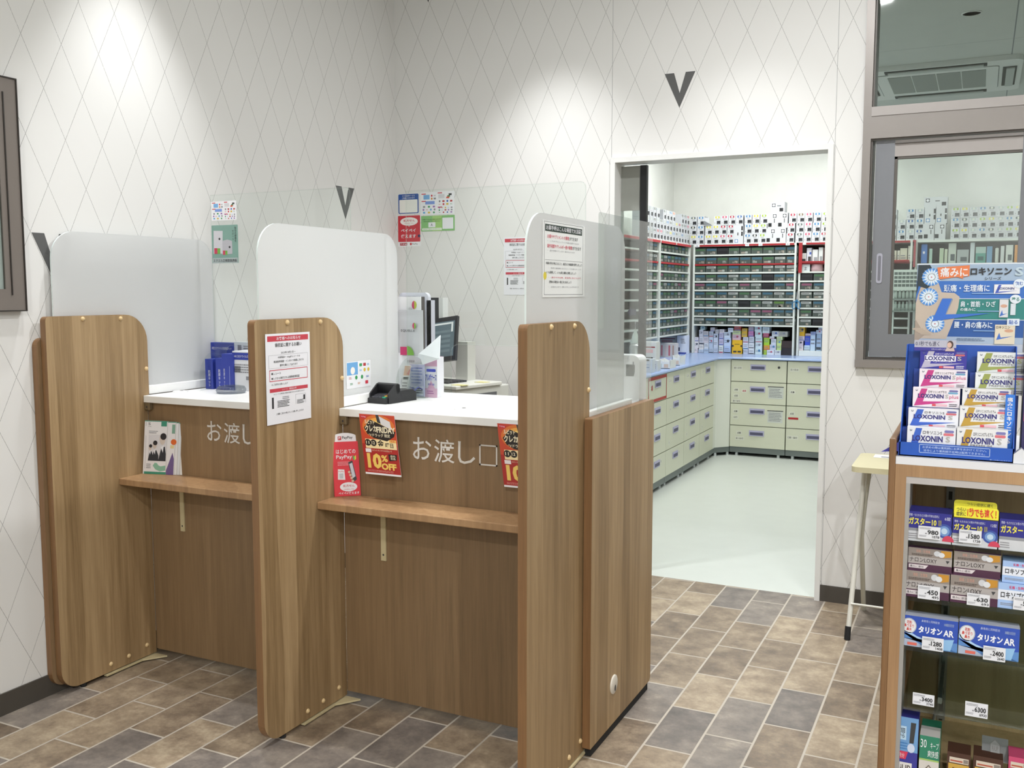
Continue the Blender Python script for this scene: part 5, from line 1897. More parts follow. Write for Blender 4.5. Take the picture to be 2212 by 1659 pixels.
# stacked cartons in the open bay at worktop height
STK = [
 [(1165, 1280, 590, 690, '#dcd3da', 'pale pink'), (1200, 1300, 450, 590, '#d9d6dc', 'white'), (1180, 1295, 360, 450, '#d8d4e0', 'white')],
 [(1295, 1400, 620, 690, '#c5d3e6', 'pale blue'), (1305, 1405, 520, 620, '#e0dede', 'white'), (1310, 1400, 340, 520, '#ccced9', 'pale grey'), (1310, 1400, 200, 340, '#d3d4e0', 'pale grey'), (1335, 1430, 125, 200, '#bcd6d6', 'pale green')],
 [(1410, 1515, 600, 690, '#b9cbe0', 'pale blue'), (1415, 1515, 480, 600, '#d2d8e0', 'white'), (1400, 1515, 340, 480, '#cfc9d2', 'pale grey'), (1405, 1510, 225, 340, '#d6d2d8', 'white')],
 [(1525, 1618, 580, 700, '#c3d0e2', 'pale blue'), (1520, 1615, 355, 580, '#b9c8dd', 'pale blue'), (1525, 1615, 235, 355, '#c9d3e2', 'white'), (1555, 1650, 150, 235, '#d5cfd2', 'pale pink')],
 [(1622, 1720, 570, 700, '#c3cfe2', 'pale blue'), (1622, 1720, 430, 570, '#ccd5e4', 'white'), (1622, 1720, 280, 430, '#c8d2e4', 'pale blue'), (1660, 1735, 190, 280, '#c8c8cc', 'pale grey')],
 [(1735, 1832, 530, 700, '#dbe4e4', 'white'), (1738, 1835, 400, 530, '#c8c2de', 'lilac'), (1740, 1835, 260, 400, '#cfc9e6', 'lilac'), (1750, 1855, 185, 260, '#ece6ea', 'white')],
 [(1845, 1995, 540, 700, '#b4c9ee', 'blue'), (1845, 2000, 365, 540, '#c4d5f0', 'pale blue'), (1845, 1990, 245, 365, '#d8e4f2', 'white'), (1935, 2050, 150, 240, '#dfe6f0', 'white')],
 [(2022, 2245, 420, 715, '#e8b826', 'yellow'), (2028, 2212, 305, 420, '#d8b6c2', 'pink'), (2032, 2212, 225, 305, '#cfe0a8', 'pale green'), (2072, 2218, 120, 225, '#c4503e', 'red')],
 [(2266, 2372, 615, 715, '#c8cfe0', 'pale blue'), (2256, 2376, 475, 615, '#d6dbe8', 'white'), (2260, 2376, 352, 475, '#d3d8e6', 'white'), (2236, 2350, 266, 352, '#e2bc4a', 'yellow'), (2240, 2352, 170, 266, '#e2b840', 'yellow')],
 [(2384, 2502, 600, 722, '#e2e8f0', 'white'), (2384, 2500, 490, 600, '#e2e8f0', 'white'), (2390, 2500, 348, 490, '#ccd3e0', 'pale blue'), (2380, 2488, 235, 348, '#d98cc6', 'pink'), (2382, 2492, 140, 235, '#c9b7c4', 'pale pink')],
 [(2524, 2674, 610, 740, '#d2e4e8', 'pale green'), (2528, 2676, 490, 610, '#d0e2ea', 'white'), (2528, 2676, 370, 490, '#d4e6ec', 'white'), (2522, 2674, 255, 370, '#d4e6ec', 'white'), (2512, 2666, 140, 255, '#d8e8ee', 'white')],
 [(2710, 2774, 640, 740, '#a8c83c', 'lime'), (2712, 2836, 543, 640, '#dc9a34', 'orange'), (2712, 2836, 378, 543, '#a4cf3c', 'lime'), (2700, 2818, 285, 378, '#c8607c', 'red'), (2684, 2838, 155, 285, '#dbe9ee', 'white')],
 [(2780, 2940, 645, 745, '#dfe4ec', 'white'), (2842, 2980, 530, 645, '#c4cade', 'pale blue'), (2868, 2980, 410, 530, '#cfd6e4', 'white'), (2840, 2938, 358, 410, '#d8dde6', 'white'), (2888, 3040, 245, 358, '#d5dbe2', 'white')],
 [(2946, 3084, 645, 745, '#d9dfe6', 'white'), (2992, 3092, 535, 645, '#bcd68c', 'pale green'), (2992, 3098, 430, 535, '#c4da92', 'pale green'), (2995, 3120, 358, 430, '#c9dca0', 'pale green'), (3042, 3230, 245, 358, '#b9b9b0', 'grey')],
 [(3100, 3340, 600, 750, '#2a262c', 'black'), (3100, 3330, 450, 600, '#3a2c2c', 'dark brown')],
]
NTH = ['bottom', 'second from bottom', 'third from bottom', 'fourth from bottom', 'topmost']


def carton_stack(st, i, base, Y, zb, where, group):
    z = zb
    for k, (xa, xb, yt, yb, c, cn) in enumerate(st):
        a = at('Y', Y, 1380 + xa / 10.0545, 690 + yb / 10.0545)
        b = at('Y', Y, 1380 + xb / 10.0545, 690 + yt / 10.0545)
        h = b.z - a.z
        mb = MB()
        mb.box(a.x, b.x, Y + 0.002 * (k % 3), Y + 0.1, z, z + h - 0.0006, mat(c, 0.45))
        M = frame((a.x, Y + 0.002 * (k % 3), z))
        w_ = b.x - a.x
        if cn == 'yellow' and h > 0.08:
            mb.rect(0, h * 0.5, w_ * 0.16, h * 0.64, DARK, M, 0.0006)
            mb.rect(w_ * 0.84, h * 0.5, w_, h * 0.64, DARK, M, 0.0006)
            mb.rect(w_ * 0.12, h * 0.1, w_ * 0.46, h * 0.22, DARK, M, 0.0006)
            mb.rect(w_ * 0.56, h * 0.1, w_ * 0.9, h * 0.22, DARK, M, 0.0006)
            mb.rect(w_ * 0.25, h * 0.66, w_ * 0.75, h * 0.72, mat('#9a7a20', 0.5), M, 0.0006)
        elif cn not in ('black', 'dark brown'):
            r = random.Random(i * 13 + k)
            ac = mat(r.choice(('#5a6fae', '#3f4550', '#8a8f9c', '#b0566c', '#4a7fae')), 0.5)
            q = r.random()
            if q < 0.35:
                mb.rect(w_ * 0.04, h * 0.06, w_ * 0.96, h * 0.22, ac, M, 0.0006)
            elif q < 0.6:
                mb.disc(w_ * 0.6, h * 0.62, min(w_, h) * 0.2, ac, M, 0.0006, n=12)
            mb.dashes(w_ * 0.1, h * 0.35, w_ * 0.9, h * 0.8, 2, mat('#7d8394', 0.5), M, 0.0005, 0.4, seed=i * 7 + k)
        pos = NTH[k] if k < len(st) - 1 or k == 0 else 'topmost'
        solid('medicine_carton', mb, '%s carton, %s in %s stack %s' % (cn, pos, ORD[i], where), 'carton', group)
        z += h


for i, st in enumerate(STK):
    carton_stack(st, i, 0, YS + 0.05, 0.8812, 'from the corner, open worktop bay', 'cartons stacked in the open worktop bay')
ST2 = [
 [(3435, 3570, 570, 675, '#dcd4e0', 'lilac'), (3440, 3570, 470, 570, '#d6ccdf', 'lilac'), (3465, 3598, 370, 470, '#d8cde0', 'lilac'), (3475, 3605, 150, 370, '#e4b52c', 'amber')],
 [(3590, 3712, 560, 672, '#c5def4', 'pale blue'), (3604, 3718, 360, 560, '#3551c8', 'bright blue'), (3615, 3735, 310, 360, '#dccad2', 'pale pink')],
 [(3720, 3835, 330, 672, '#bcd2ec', 'pale blue'), (3728, 3840, 262, 330, '#8f9fce', 'blue grey')],
 [(3850, 3965, 310, 680, '#9fb8d8', 'blue grey'), (3850, 3980, 235, 310, '#cfdcf2', 'white'), (3900, 3990, 170, 235, '#dfe4ec', 'white')],
]
zt = at('Y', YS + 0.05, 1730, 757).z
mb = MB()
mb.box(1.52, 2.41, YS + 0.006, YB - 0.01, 0.8815, zt - 0.0006, mat('#e6ebe6', 0.45))
solid('riser_tray', mb, 'plain white low riser under the lilac and blue cartons', 'tray')
for i, st in enumerate(ST2):
    carton_stack([(a - 0, b - 0, c, d, e, f) for a, b, c, d, e, f in st], i, 0, YS + 0.05, zt, 'on the white riser beside scissors post', 'cartons on the white riser')

# scissors hanging on the shelving post
t = thing('scissors', (1.49, YS - 0.012, 1.26), 'blue handled scissors hanging point up on the shelving post', 'scissors')
sx = at('Y', YS - 0.012, 1722, 640)
px = lambda u, v: at('Y', YS - 0.012, 1580 + u / 10.0545, 560 + v / 10.0545)
mb = MB()
a, b, c, d = px(1445, 640), px(1408, 870), px(1425, 890), px(1455, 850)
mb.prism([(q.x, q.z) for q in (a, b, c, d)], 0, 0.003, STEEL, frame((0, YS - 0.012, 0)))
part('blade', mb, t)
SB = mat('#2f78a8', 0.4)
for cx, s in ((1358, -1), (1458, 1)):
    mb = MB()
    ring = [px(cx + 40 * math.cos(math.radians(k * 30)) + s * 6 * math.sin(math.radians(k * 30)), 1000 + 80 * math.sin(math.radians(k * 30))) for k in range(13)]
    mb.tube(ring, 0.0042, SB, 8)
    mb.tube([px(1420, 880), px(1412 + s * 20, 930)], 0.007, SB, 8)
    part('handle', mb, t)

# boxes in the red framed bay, index card and wrapped bundle
by = YS + 0.03
for u0, u1, v0, v1, c, lb in ((1500, 1625, 1275, 1435, '#d9dad8', 'white box with black square in the red framed bay beside post'),
                              (1632, 1745, 1160, 1436, '#d5d8e2', 'taller white box with blue print in the red framed bay'),
                              (1755, 1880, 1195, 1434, '#e2e4e4', 'white box third from the post in the red framed bay'),
                              (1890, 1990, 1150, 1434, '#dfe2e2', 'tall white box at the far end of red framed bay')):
    a, b = at('Y', by, 1580 + u0 / 10.0545, 420 + v1 / 10.0545), at('Y', by, 1580 + u1 / 10.0545, 420 + v0 / 10.0545)
    mb = MB()
    mb.box(a.x, b.x, by, by + 0.1, 1.7085, b.z, mat(c, 0.45))
    M = frame((a.x, by, 1.7085))
    w_, h = b.x - a.x, b.z - 1.7085
    mb.rect(w_ * 0.3, h * 0.1, w_ * 0.9, h * 0.42, DARK if u0 < 1740 else mat('#9aa0a4', 0.5), M, 0.0006)
    if 1600 < u0 < 1700:
        mb.rect(w_ * 0.55, h * 0.56, w_ * 0.95, h * 0.72, mat('#4a62b0', 0.5), M, 0.0006)
    solid('medicine_box', mb, lb, 'box', 'white boxes in the red framed bay')
a, b = at('Y', YS + 0.012, 1580 + 1500 / 10.05, 560 + 215 / 10.05), at('Y', YS + 0.012, 1580 + 1708 / 10.05, 560 + 95 / 10.05)
mb = MB()
M = frame((a.x, YS + 0.012, 1.6325))
mb.slab(0, 0, b.x - a.x, b.z - 1.6325, 0.002, mat('#d3d9dc', 0.5), M)
mb.text('ま', 0.032, 0.008, 0.056, 0.042, INK, M, 0.0006)
solid('index_card', mb, 'pale index card with one black character below the red bay', 'card')
mb = MB()
a = at('Y', YS + 0.02, 1580 + 1840 / 10.05, 560 + 230 / 10.05)
mb.lathe([(0, 0), (0.05, 0.0), (0.057, 0.02), (0.05, 0.05), (0.056, 0.068), (0.02, 0.066), (0, 0.055)], mat('#c9a9ae', 0.35), frame((a.x, YS + 0.06, 1.6325), X_, Y_), 12)
solid('wrapped_bundle', mb, 'plastic wrapped pinkish bundle beside the index card', 'bundle')

# goods on the side run of the worktop
def ctop_box(name, u0, u1, vt, vb, c, dp, lb, deco, z=0.8808, group='goods on the blue worktop'):
    a = at('Z', z, u0, vb)
    b = at('Y', a.y, u1, vt)
    mb = MB()
    mb.box(a.x, b.x, a.y, a.y + dp, z, b.z, mat(c, 0.45))
    M = frame((a.x, a.y, z))
    deco(mb, M, b.x - a.x, b.z - z)
    return solid(name, mb, lb, 'carton' if 'carton' in name else 'container', group)


def redline(mb, M, w_, h):
    mb.rect(w_ * 0.05, h * 0.8, w_ * 0.9, h * 0.84, mat('#8e3038', 0.5), M, 0.0006)
    mb.rect(w_ * 0.1, h * 0.62, w_ * 0.75, h * 0.74, mat('#e0b4b8', 0.5), M, 0.0006)
    mb.rect(w_ * 0.1, h * 0.42, w_ * 0.75, h * 0.47, INK, M, 0.0006)


def blueband(mb, M, w_, h):
    mb.rect(0, 0, w_, h * 0.08, mat('#2c3c9a', 0.5), M, 0.0006)
    mb.rect(0, h * 0.15, w_ * 0.3, h * 0.35, mat('#1f2547', 0.5), M, 0.0006)
    mb.dashes(w_ * 0.4, h * 0.55, w_ * 0.9, h * 0.85, 3, INKG, M, 0.0006, seed=2)


def bluelines(mb, M, w_, h):
    mb.rect(0, h * 0.85, w_ * 0.7, h * 0.98, mat('#2f3a38', 0.5), M, 0.0006)
    mb.rect(w_ * 0.1, h * 0.35, w_ * 0.7, h * 0.44, mat('#7d93b5', 0.5), M, 0.0006)
    mb.rect(w_ * 0.1, h * 0.55, w_ * 0.7, h * 0.62, mat('#9fb0c9', 0.5), M, 0.0006)


def pinkrows(mb, M, w_, h):
    for k in range(4):
        mb.rect(w_ * (0.1 + 0.23 * k), h * 0.1, w_ * (0.2 + 0.23 * k), h * 0.85, mat(('#c9858c', '#d8c9c4', '#c46a74', '#b99f92')[k], 0.5), M, 0.0006)


def nodeco(mb, M, w_, h):
    mb.dashes(w_ * 0.1, h * 0.25, w_ * 0.8, h * 0.7, 3, INKG, M, 0.0006, seed=6)


ctop_box('carton', 1462, 1483, 725, 764, '#dfe6f4', 0.1, 'white carton with dark blue base standing near the shelving corner', blueband)
ctop_box('carton', 1425, 1462, 725, 762, '#e2e3e0', 0.08, 'wide white carton with red line behind the pink striped ones', redline)
ctop_box('carton', 1424, 1460, 742, 771, '#d3cfcc', 0.08, 'open row of pink striped slim cartons on blue worktop', pinkrows)
ctop_box('carton', 1388, 1418, 739, 800, '#d5d8d8', 0.09, 'tall pale carton with red line nearest the glass door', redline)
ctop_box('carton', 1388, 1409, 776, 805, '#cdd5df', 0.07, 'low white carton with blue lines at the worktop edge by door', bluelines)
ctop_box('carton', 1409, 1421, 779, 802, '#d3d7da', 0.07, 'small blank white carton beside the blue lined one', nodeco)
for k, (u0, u1, vt, vb, lb) in enumerate(((1422, 1449, 775, 796, 'white open plastic bin with curved rim on blue worktop edge'), (1452, 1470, 766, 789, 'second white open plastic bin further along the blue worktop'))):
    a = at('Z', 0.8808, u0, vb)
    b = at('Y', a.y, u1, vt)
    mb = MB()
    w_, h = b.x - a.x, b.z - 0.8808
    WPB = mat('#e6e9ea', 0.35)
    prof = [(0, 0), (w_ * 0.92, 0), (w_, h * 1.0), (w_ * 0.8, h * 0.72), (w_ * 0.4, h * 0.68), (0, h * 0.95)]
    for w0 in (0.0, -0.145):
        mb.prism(prof, w0 - 0.003, w0, WPB, frame((a.x, a.y, 0.8808)))
    mb.box(a.x, a.x + 0.003, a.y, a.y + 0.148, 0.8808, 0.8808 + h * 0.9, WPB)
    mb.box(a.x + w_ * 0.93, a.x + w_ * 0.95, a.y, a.y + 0.148, 0.8808, 0.8808 + h * 0.85, WPB)
    mb.box(a.x, a.x + w_ * 0.93, a.y, a.y + 0.148, 0.8808, 0.884, WPB)
    mb.rect(0.02, h * 0.12, w_ * 0.3, h * 0.5, mat('#cfdad6', 0.5), frame((a.x, a.y, 0.8808)), 0.0006)
    mb.rect(w_ * 0.45, h * 0.1, w_ * 0.8, h * 0.45, mat('#d8c3b2', 0.5), frame((a.x, a.y, 0.8808)), 0.0006)
    solid('plastic_bin', mb, lb, 'bin', 'white open bins on the worktop')

# sanitiser pump and silver appliance seen through the glass leaf
zc = 0.8805
a = at('Z', zc, 1373, 800)
CY = a.y
b = at('Y', CY, 1371, 742)
mb = MB()
mb.lathe([(0.0, 0), (0.045, 0), (0.047, 0.01), (0.047, b.z - zc - 0.02), (0.035, b.z - zc), (0, b.z - zc + 0.004)], STEEL, frame((a.x, CY, zc + 0.0005), X_, Y_), 24)
solid('steel_canister', mb, 'shiny steel canister seen through the glass door', 'canister')
CY2 = CY + 0.22
c0, c1 = at('Y', CY2, 1372, 742), at('Y', CY2, 1372, 694)
t = thing('pump_bottle', (c0.x, CY2, zc), 'clear pump bottle behind the steel canister through the glass', 'bottle')
mb = MB()
CB = mat('#cfdad4', 0.2)
h = c1.z - zc
mb.lathe([(0, 0), (0.035, 0), (0.036, h * 0.55), (0.02, h * 0.72), (0.012, h * 0.76), (0.012, h * 0.8)], CB, frame((c0.x, CY2, zc + 0.0005), X_, Y_), 18)
part('bottle', mb, t)
mb = MB()
mb.tube([(c0.x, CY2, zc + h * 0.8), (c0.x, CY2, zc + h), (c0.x + 0.04, CY2, zc + h), (c0.x + 0.045, CY2, zc + h - 0.02)], 0.006, WHITE, 8)
part('pump_head', mb, t)

# goods on the shelves behind the service window
bay = [(1989, 2004, 527, '#4d7cc4', 'blue bag'), (2007, 2014, 537, '#a9c4b8', 'slim pale green carton'), (2029, 2039, 536, '#b4c4a8', 'small green carton'), (2040, 2047, 538, '#c3ccb4', 'small cream green carton'),
       (2048, 2066, 525, '#c3cbc0', 'tall pale carton with dark square'), (2067, 2093, 539, '#a9b0b0', 'wide grey carton with dark square'), (2095, 2106, 524, '#cfd8dc', 'tall white bottle carton'),
       (2107, 2130, 533, '#4f9a8c', 'teal carton with pale top'), (2131, 2144, 532, '#6f9cc0', 'sky blue carton'), (2149, 2158, 535, '#c9cfc8', 'crumpled white packet'), (2161, 2170, 531, '#d3d8d6', 'white carton'), (2172, 2189, 529, '#d6dad4', 'white carton with grey square'), (2191, 2199, 529, '#d8954a', 'orange carton')]
zb = 1.6906
for u0, u1, vt, c, nm in bay:
    a, b = at('Y', YS + 0.03, u0, 560), at('Y', YS + 0.03, u1, vt)
    mb = MB()
    mb.box(a.x, b.x, YS + 0.03, YS + 0.12, zb, b.z, mat(c, 0.5), b=0.008 if 'bag' in nm or 'packet' in nm else 0)
    M = frame((a.x, YS + 0.03, zb))
    w_, h = b.x - a.x, b.z - zb
    if 'square' in nm:
        mb.rect(w_ * 0.3, h * 0.12, w_ * 0.85, h * 0.45, mat('#4a5356', 0.5), M, 0.001)
    if 'teal' in nm:
        mb.rect(0, h * 0.6, w_, h, mat('#a9c4bc', 0.5), M, 0.001)
        mb.rect(w_ * 0.2, h * 0.15, w_ * 0.8, h * 0.4, mat('#2e5c5a', 0.5), M, 0.0012)
    if 'blue bag' == nm:
        mb.rect(w_ * 0.3, h * 0.5, w_ * 0.6, h * 0.62, PAPER, M, 0.001)
    solid('bay_carton', mb, '%s in the long open bay behind the service window' % nm, 'carton', 'goods in the bay behind the window')
for i, (u0, u1, vt, c) in enumerate(((1926, 1937, 541, '#cfc9b8'), (1938, 1944, 541, '#d3d0c3'), (1944, 1960, 536, '#cfcbb8'), (1961, 1974, 531, '#d8d4c6'))):
    a, b = at('Y', YS + 0.03, u0, 560), at('Y', YS + 0.03, u1, vt)
    mb = MB()
    mb.box(a.x, b.x, YS + 0.03, YS + 0.12, 1.7085, b.z, mat(c, 0.5))
    mb.dashes(0.004, 0.02, b.x - a.x - 0.004, 0.06, 2, INKG, frame((a.x, YS + 0.03, 1.7085)), 0.001, seed=i)
    solid('bay_carton', mb, 'cream carton in the red edged bay behind window sash, %s from the sash' % ORD[i], 'carton', 'cream cartons behind the sash')
# slotted rack and bottles standing on the worktop beyond the window
zr = 0.8812
a, b = at('Y', 4.0, 1924, 720), at('Y', 4.0, 1992, 582)
c = at('Y', 4.0, 1924, 622)
t = thing('slotted_rack', ((a.x + b.x) / 2, 4.1, zr), 'pale slotted plastic rack of bottles seen through the window sash', 'rack')
mb = MB()
RK = mat('#cfdad4', 0.4)
RH = mat('#5a6663', 0.6)
mb.box(a.x, b.x, 4.0, 4.12, c.z - 0.02, b.z, RK)
M = frame((0, 4.0, 0))
for r in range(4):
    for k in range(7):
        u = a.x + 0.012 + k * (b.x - a.x - 0.01) / 7
        v = c.z + 0.01 + r * (b.z - c.z - 0.02) / 4
        mb.rect(u, v, u + 0.026, v + 0.022, RH, M, 0.0006)
part('slotted_board', mb, t)
for k, z in enumerate((c.z - 0.1, c.z - 0.2, zr)):
    mb = MB()
    mb.box(a.x, b.x, 4.0, 4.12, z, z + 0.012, mat('#7d8a86', 0.5))
    part('rack_shelf', mb, t)
for x in (a.x, b.x - 0.012):
    mb = MB()
    mb.box(x, x + 0.012, 4.08, 4.12, zr, c.z - 0.02, RK)
    part('rack_side', mb, t)
for k, z in enumerate((c.z - 0.088, c.z - 0.188, zr + 0.0125)):
    for i in range(7):
        mb = MB()
        x = a.x + 0.028 + i * (b.x - a.x - 0.02) / 7
        mb.lathe([(0, 0), (0.013, 0), (0.013, 0.05), (0.007, 0.06), (0.008, 0.062), (0.008, 0.075), (0, 0.075)], mat(('#c3d3cc', '#a9bab4', '#566264')[k], 0.25), frame((x, 4.03, z + 0.0006), X_, Y_), 10)
        solid('dropper_bottle', mb, '%s small bottle on %s rack shelf, %s from the sash' % (('white', 'pale green', 'dark')[k], ('upper', 'middle', 'lowest')[k], ORD[i]), 'bottle', 'small bottles on the slotted rack')

# ------------------------------------------------------------------ display gondola in the shop
GY = -2.5
gx = lambda u, v=1200: at('Y', GY, u, v).x
gz = lambda v, u=1962: at('Y', GY, u, v).z
GX0, GX1, GX2 = gx(1916, 1100), gx(1931, 1100), gx(1955, 1100)
GXR = 3.9
ztop = gz(986, 1945)
zrail0, zrail1 = gz(1029, 1958), gz(1002, 1940)
zs0 = gz(1044, 1958)
t = thing('display_gondola', (3.3, -2.3, 0), 'wood framed shop display unit with white top and glass shelves of medicines', 'display unit')
mb = MB()
mb.box(GX0, GX1, GY - 0.002, -2.06, 0.0, 1.152, WOODE, b=0.003, mats=None)
part('side_panel', mb, t, 'dark edged wooden side panel')
mb = MB()
mb.box(GX1, GX2, GY, -2.07, 0.0, zrail1, WOODG)
mb.box(GX2, GXR, GY, -2.44, zrail0, zrail1, WOODG)
mb.box(GX1, GXR, GY, -2.07, 0.0, 0.1, WOODG)
part('frame', mb, t)
SIL = mat('#a8a6a4', 0.4, 0.4)
mb = MB()
mb.box(GX2, GX2 + 0.008, GY + 0.002, -2.4, 0.1, zs0, SIL)
mb.box(GX2, GXR, GY + 0.002, -2.46, zs0, zrail0, mat('#b9b4b2', 0.45, 0.2))
part('silver_trim', mb, t, 'silver inner trim')
mb = MB()
mb.box(GX1, GXR, GY - 0.001, -2.07, zrail1, ztop, mat('#dcdce0', 0.4))
part('top', mb, t, 'white top board')
mb = MB()
mb.box(GX2, GXR, -2.12, -2.1, 0.1, zrail0, WOODB)
part('back_panel', mb, t)
for ub in (2052, 2620):
    b = at('Y', -2.125, ub, 1100)
    mb = MB()
    mb.box(b.x - 0.009, b.x + 0.009, -2.126, -2.12, 0.1, zrail0, mat('#8d8880', 0.45, 0.3))
    z = 0.12
    while z < zrail0 - 0.02:
        mb.rect(b.x - 0.004, z, b.x + 0.004, z + 0.02, mat('#2b2520', 0.7), frame((0, -2.126, 0)), 0.0006)
        z += 0.04
    part('slotted_upright', mb, t, 'slotted metal upright')
SH = [gz(1169), gz(1290), gz(1398), gz(1527)]
for k, z in enumerate(SH):
    mb = MB()
    mb.box(GX2 + 0.01, GXR, GY + 0.004, -2.14, z - 0.008, z, clear_mat('shelf_glass%d' % k, '#dfe8e4', 0.12) if k == 0 else bpy.data.materials['shelf_glass0'])
    if k == 3:
        mb.box(GX2 + 0.012, GXR, GY - 0.001, GY + 0.003, z - 0.006, z + 0.028, ACRYL)
    part('glass_shelf', mb, t)
    mb = MB()
    b = at('Y', -2.13, 2045, 1300)
    mb.box(b.x - 0.004, b.x + 0.004, -2.4, -2.126, z - 0.022, z - 0.0085, STEEL)
    part('shelf_arm', mb, t)
deck = gz(1700, 1960)
mb = MB()
mb.box(GX1, GXR, GY + 0.002, -2.12, deck - 0.02, deck, WOODB)
part('bottom_deck', mb, t)


def lbl(mb, M, u0, v0, u1, v1, c='#e5e6ea'):
    mb.rect(u0, v0, u1, v1, mat(c, 0.5), M, 0.0006)


def shelf_box(name, u0, u1, vt, z, Y, dp, col, label, deco, group, cat='medicine box', mats=None):
    a, b = at('Y', Y, u0, 1200), at('Y', Y, u1, 1200)
    h = at('Y', Y, (u0 + u1) / 2, vt).z - z
    mb = MB()
    mb.box(a.x, b.x, Y, Y + dp, z + 0.0006, z + h, mat(col, 0.4), mats=mats)
    deco(mb, frame((a.x, Y, z)), b.x - a.x, h)
    return solid(name, mb, label, cat, group)


YEL = mat('#e6dc50', 0.45)
NAVY = '#2b2c86'


def gaster(header):
    def f(mb, M, w_, h):
        k = h
        mb.rect(0, 0, w_, k * 0.34, mat('#c9cbd0', 0.45), M, 0.0004)
        mb.rect(0, k * 0.34, w_ * 0.6, k * 0.44, mat('#8e9096', 0.45), M, 0.0005)
        mb.text('胃痛・もたれなどの胃の不快な症状に', w_ * 0.04, k * 0.84, w_ * 0.72, k * 0.93, mat('#d5d8ea', 0.5), M, 0.0008)
        mb.text('ガスター10', w_ * 0.03, k * 0.56, w_ * 0.66, k * 0.8, YEL, M, 0.0008, 0.03)
        mb.text('錠剤', w_ * 0.7, k * 0.58, w_ * 0.77, k * 0.78, mat('#b8b04a', 0.5), M, 0.0008)
        mb.text('6錠' if not header else '12錠', w_ * 0.84, k * 0.78, w_ * 0.97, k * 0.9, mat('#d5d8ea', 0.5), M, 0.0008)
        for i, c in enumerate(('#39519e', '#6f93c8', '#b9cfe2')):
            mb.disc(w_ * 0.84, k * 0.42, w_ * (0.17 - 0.05 * i), mat(c, 0.45), M, 0.0006 + 0.0002 * i, k * (0.24 - 0.07 * i))
        mb.disc(w_ * 0.93, k * 0.08, w_ * 0.13, mat('#c8405a', 0.45), M, 0.0014, k * 0.2, 14, 0, 180)
        mb.dashes(w_ * 0.03, k * 0.06, w_ * 0.25, k * 0.28, 3, INKG, M, 0.0008, seed=4)
    return f


shelf_box('medicine_box', 1957, 2053, 1107, SH[0], GY + 0.01, 0.06, NAVY, 'navy stomach medicine box with yellow writing, priced 980, on top glass shelf', gaster(False), 'stomach medicine boxes')
shelf_box('medicine_box', 2055, 2153, 1122, SH[0] - 0.0, GY + 0.01, 0.06, NAVY, 'navy stomach medicine box under yellow card, priced 1580, on top glass shelf', gaster(True), 'stomach medicine boxes')
shelf_box('medicine_box', 2156, 2254, 1124, SH[0], GY + 0.01, 0.06, NAVY, 'navy stomach medicine box at the picture edge without a price card', gaster(False), 'stomach medicine boxes')
# yellow header cards on the middle box: one in front, one behind
for k, (dy, up, lb) in enumerate(((0.009, 0.0, 'yellow card with red and black writing above the navy box priced 1580'), (0.05, 0.012, 'shaded yellow card standing behind the front yellow card'))):
    Y = GY + dy
    a, b = at('Y', Y, 2057 + k * -1, 1200), at('Y', Y, 2153 - 4 * k, 1200)
    z0 = at('Y', Y, 2105, 1121).z + 0.001
    z1 = at('Y', Y, 2105, 1095).z + up
    mb = MB()
    M = frame((a.x, Y, z0))
    w_, h = b.x - a.x, z1 - z0
    mb.prism(rrect(0, 0 if not k else 0.0, w_, h, (0, 0, 0.006, 0.006), 3), -0.001, 0, mat('#e8df3c', 0.45), M)
    if not k:
        mb.text('つらい\n症状に', w_ * 0.05, h * 0.12, w_ * 0.27, h * 0.85, INK, M, 0.0006, 0.015)
        mb.text('1秒でも速く！', w_ * 0.3, h * 0.1, w_ * 0.95, h * 0.88, mat('#d23a2e', 0.5), M, 0.0006, 0.03)
    else:
        mb.text('つらい症状に速く', w_ * 0.3, h * 0.72, w_ * 0.9, h * 0.9, INK, M, 0.0006)
    solid('header_card', mb, lb, 'card', 'yellow cards on the top glass shelf')


def price(u0, vt, u1, vb, big, small, Y, label):
    a, b = at('Y', Y, u0, vb), at('Y', Y, u1, vt)
    zt = at('Y', Y, u0, vt).z
    mb = MB()
    M = frame((a.x, Y, a.z))
    w_, h = b.x - a.x, zt - a.z
    mb.slab(0, 0, w_, h, 0.0012, mat('#dfe0e6', 0.5), M)
    mb.text(big, w_ * 0.42, h * 0.36, w_ * 0.92, h * 0.72, INK, M, 0.0006, 0.03)
    mb.text(small, w_ * 0.64, h * 0.1, w_ * 0.96, h * 0.3, INK, M, 0.0006, 0.015)
    mb.dashes(w_ * 0.05, h * 0.74, w_ * 0.6, h * 0.92, 2, INKG, M, seed=len(big))
    mb.dashes(w_ * 0.05, h * 0.14, w_ * 0.4, h * 0.3, 2, INKG, M, seed=3)
    mb.rect(w_ * 0.32, h * 0.38, w_ * 0.39, h * 0.48, INKG, M, 0.0006)
    solid('price_card', mb, label, 'price card', 'white price cards on the display unit')


YP2 = GY + 0.0025
price(1983, 1135, 2032, 1162, '980', '1078', YP2, 'white price card reading 980 before a navy box')
price(2071, 1143, 2121, 1171, '1580', '1738', YP2, 'white price card reading 1580 before a navy box')
GOLD = mat('#b98f3c', 0.3, 0.3)


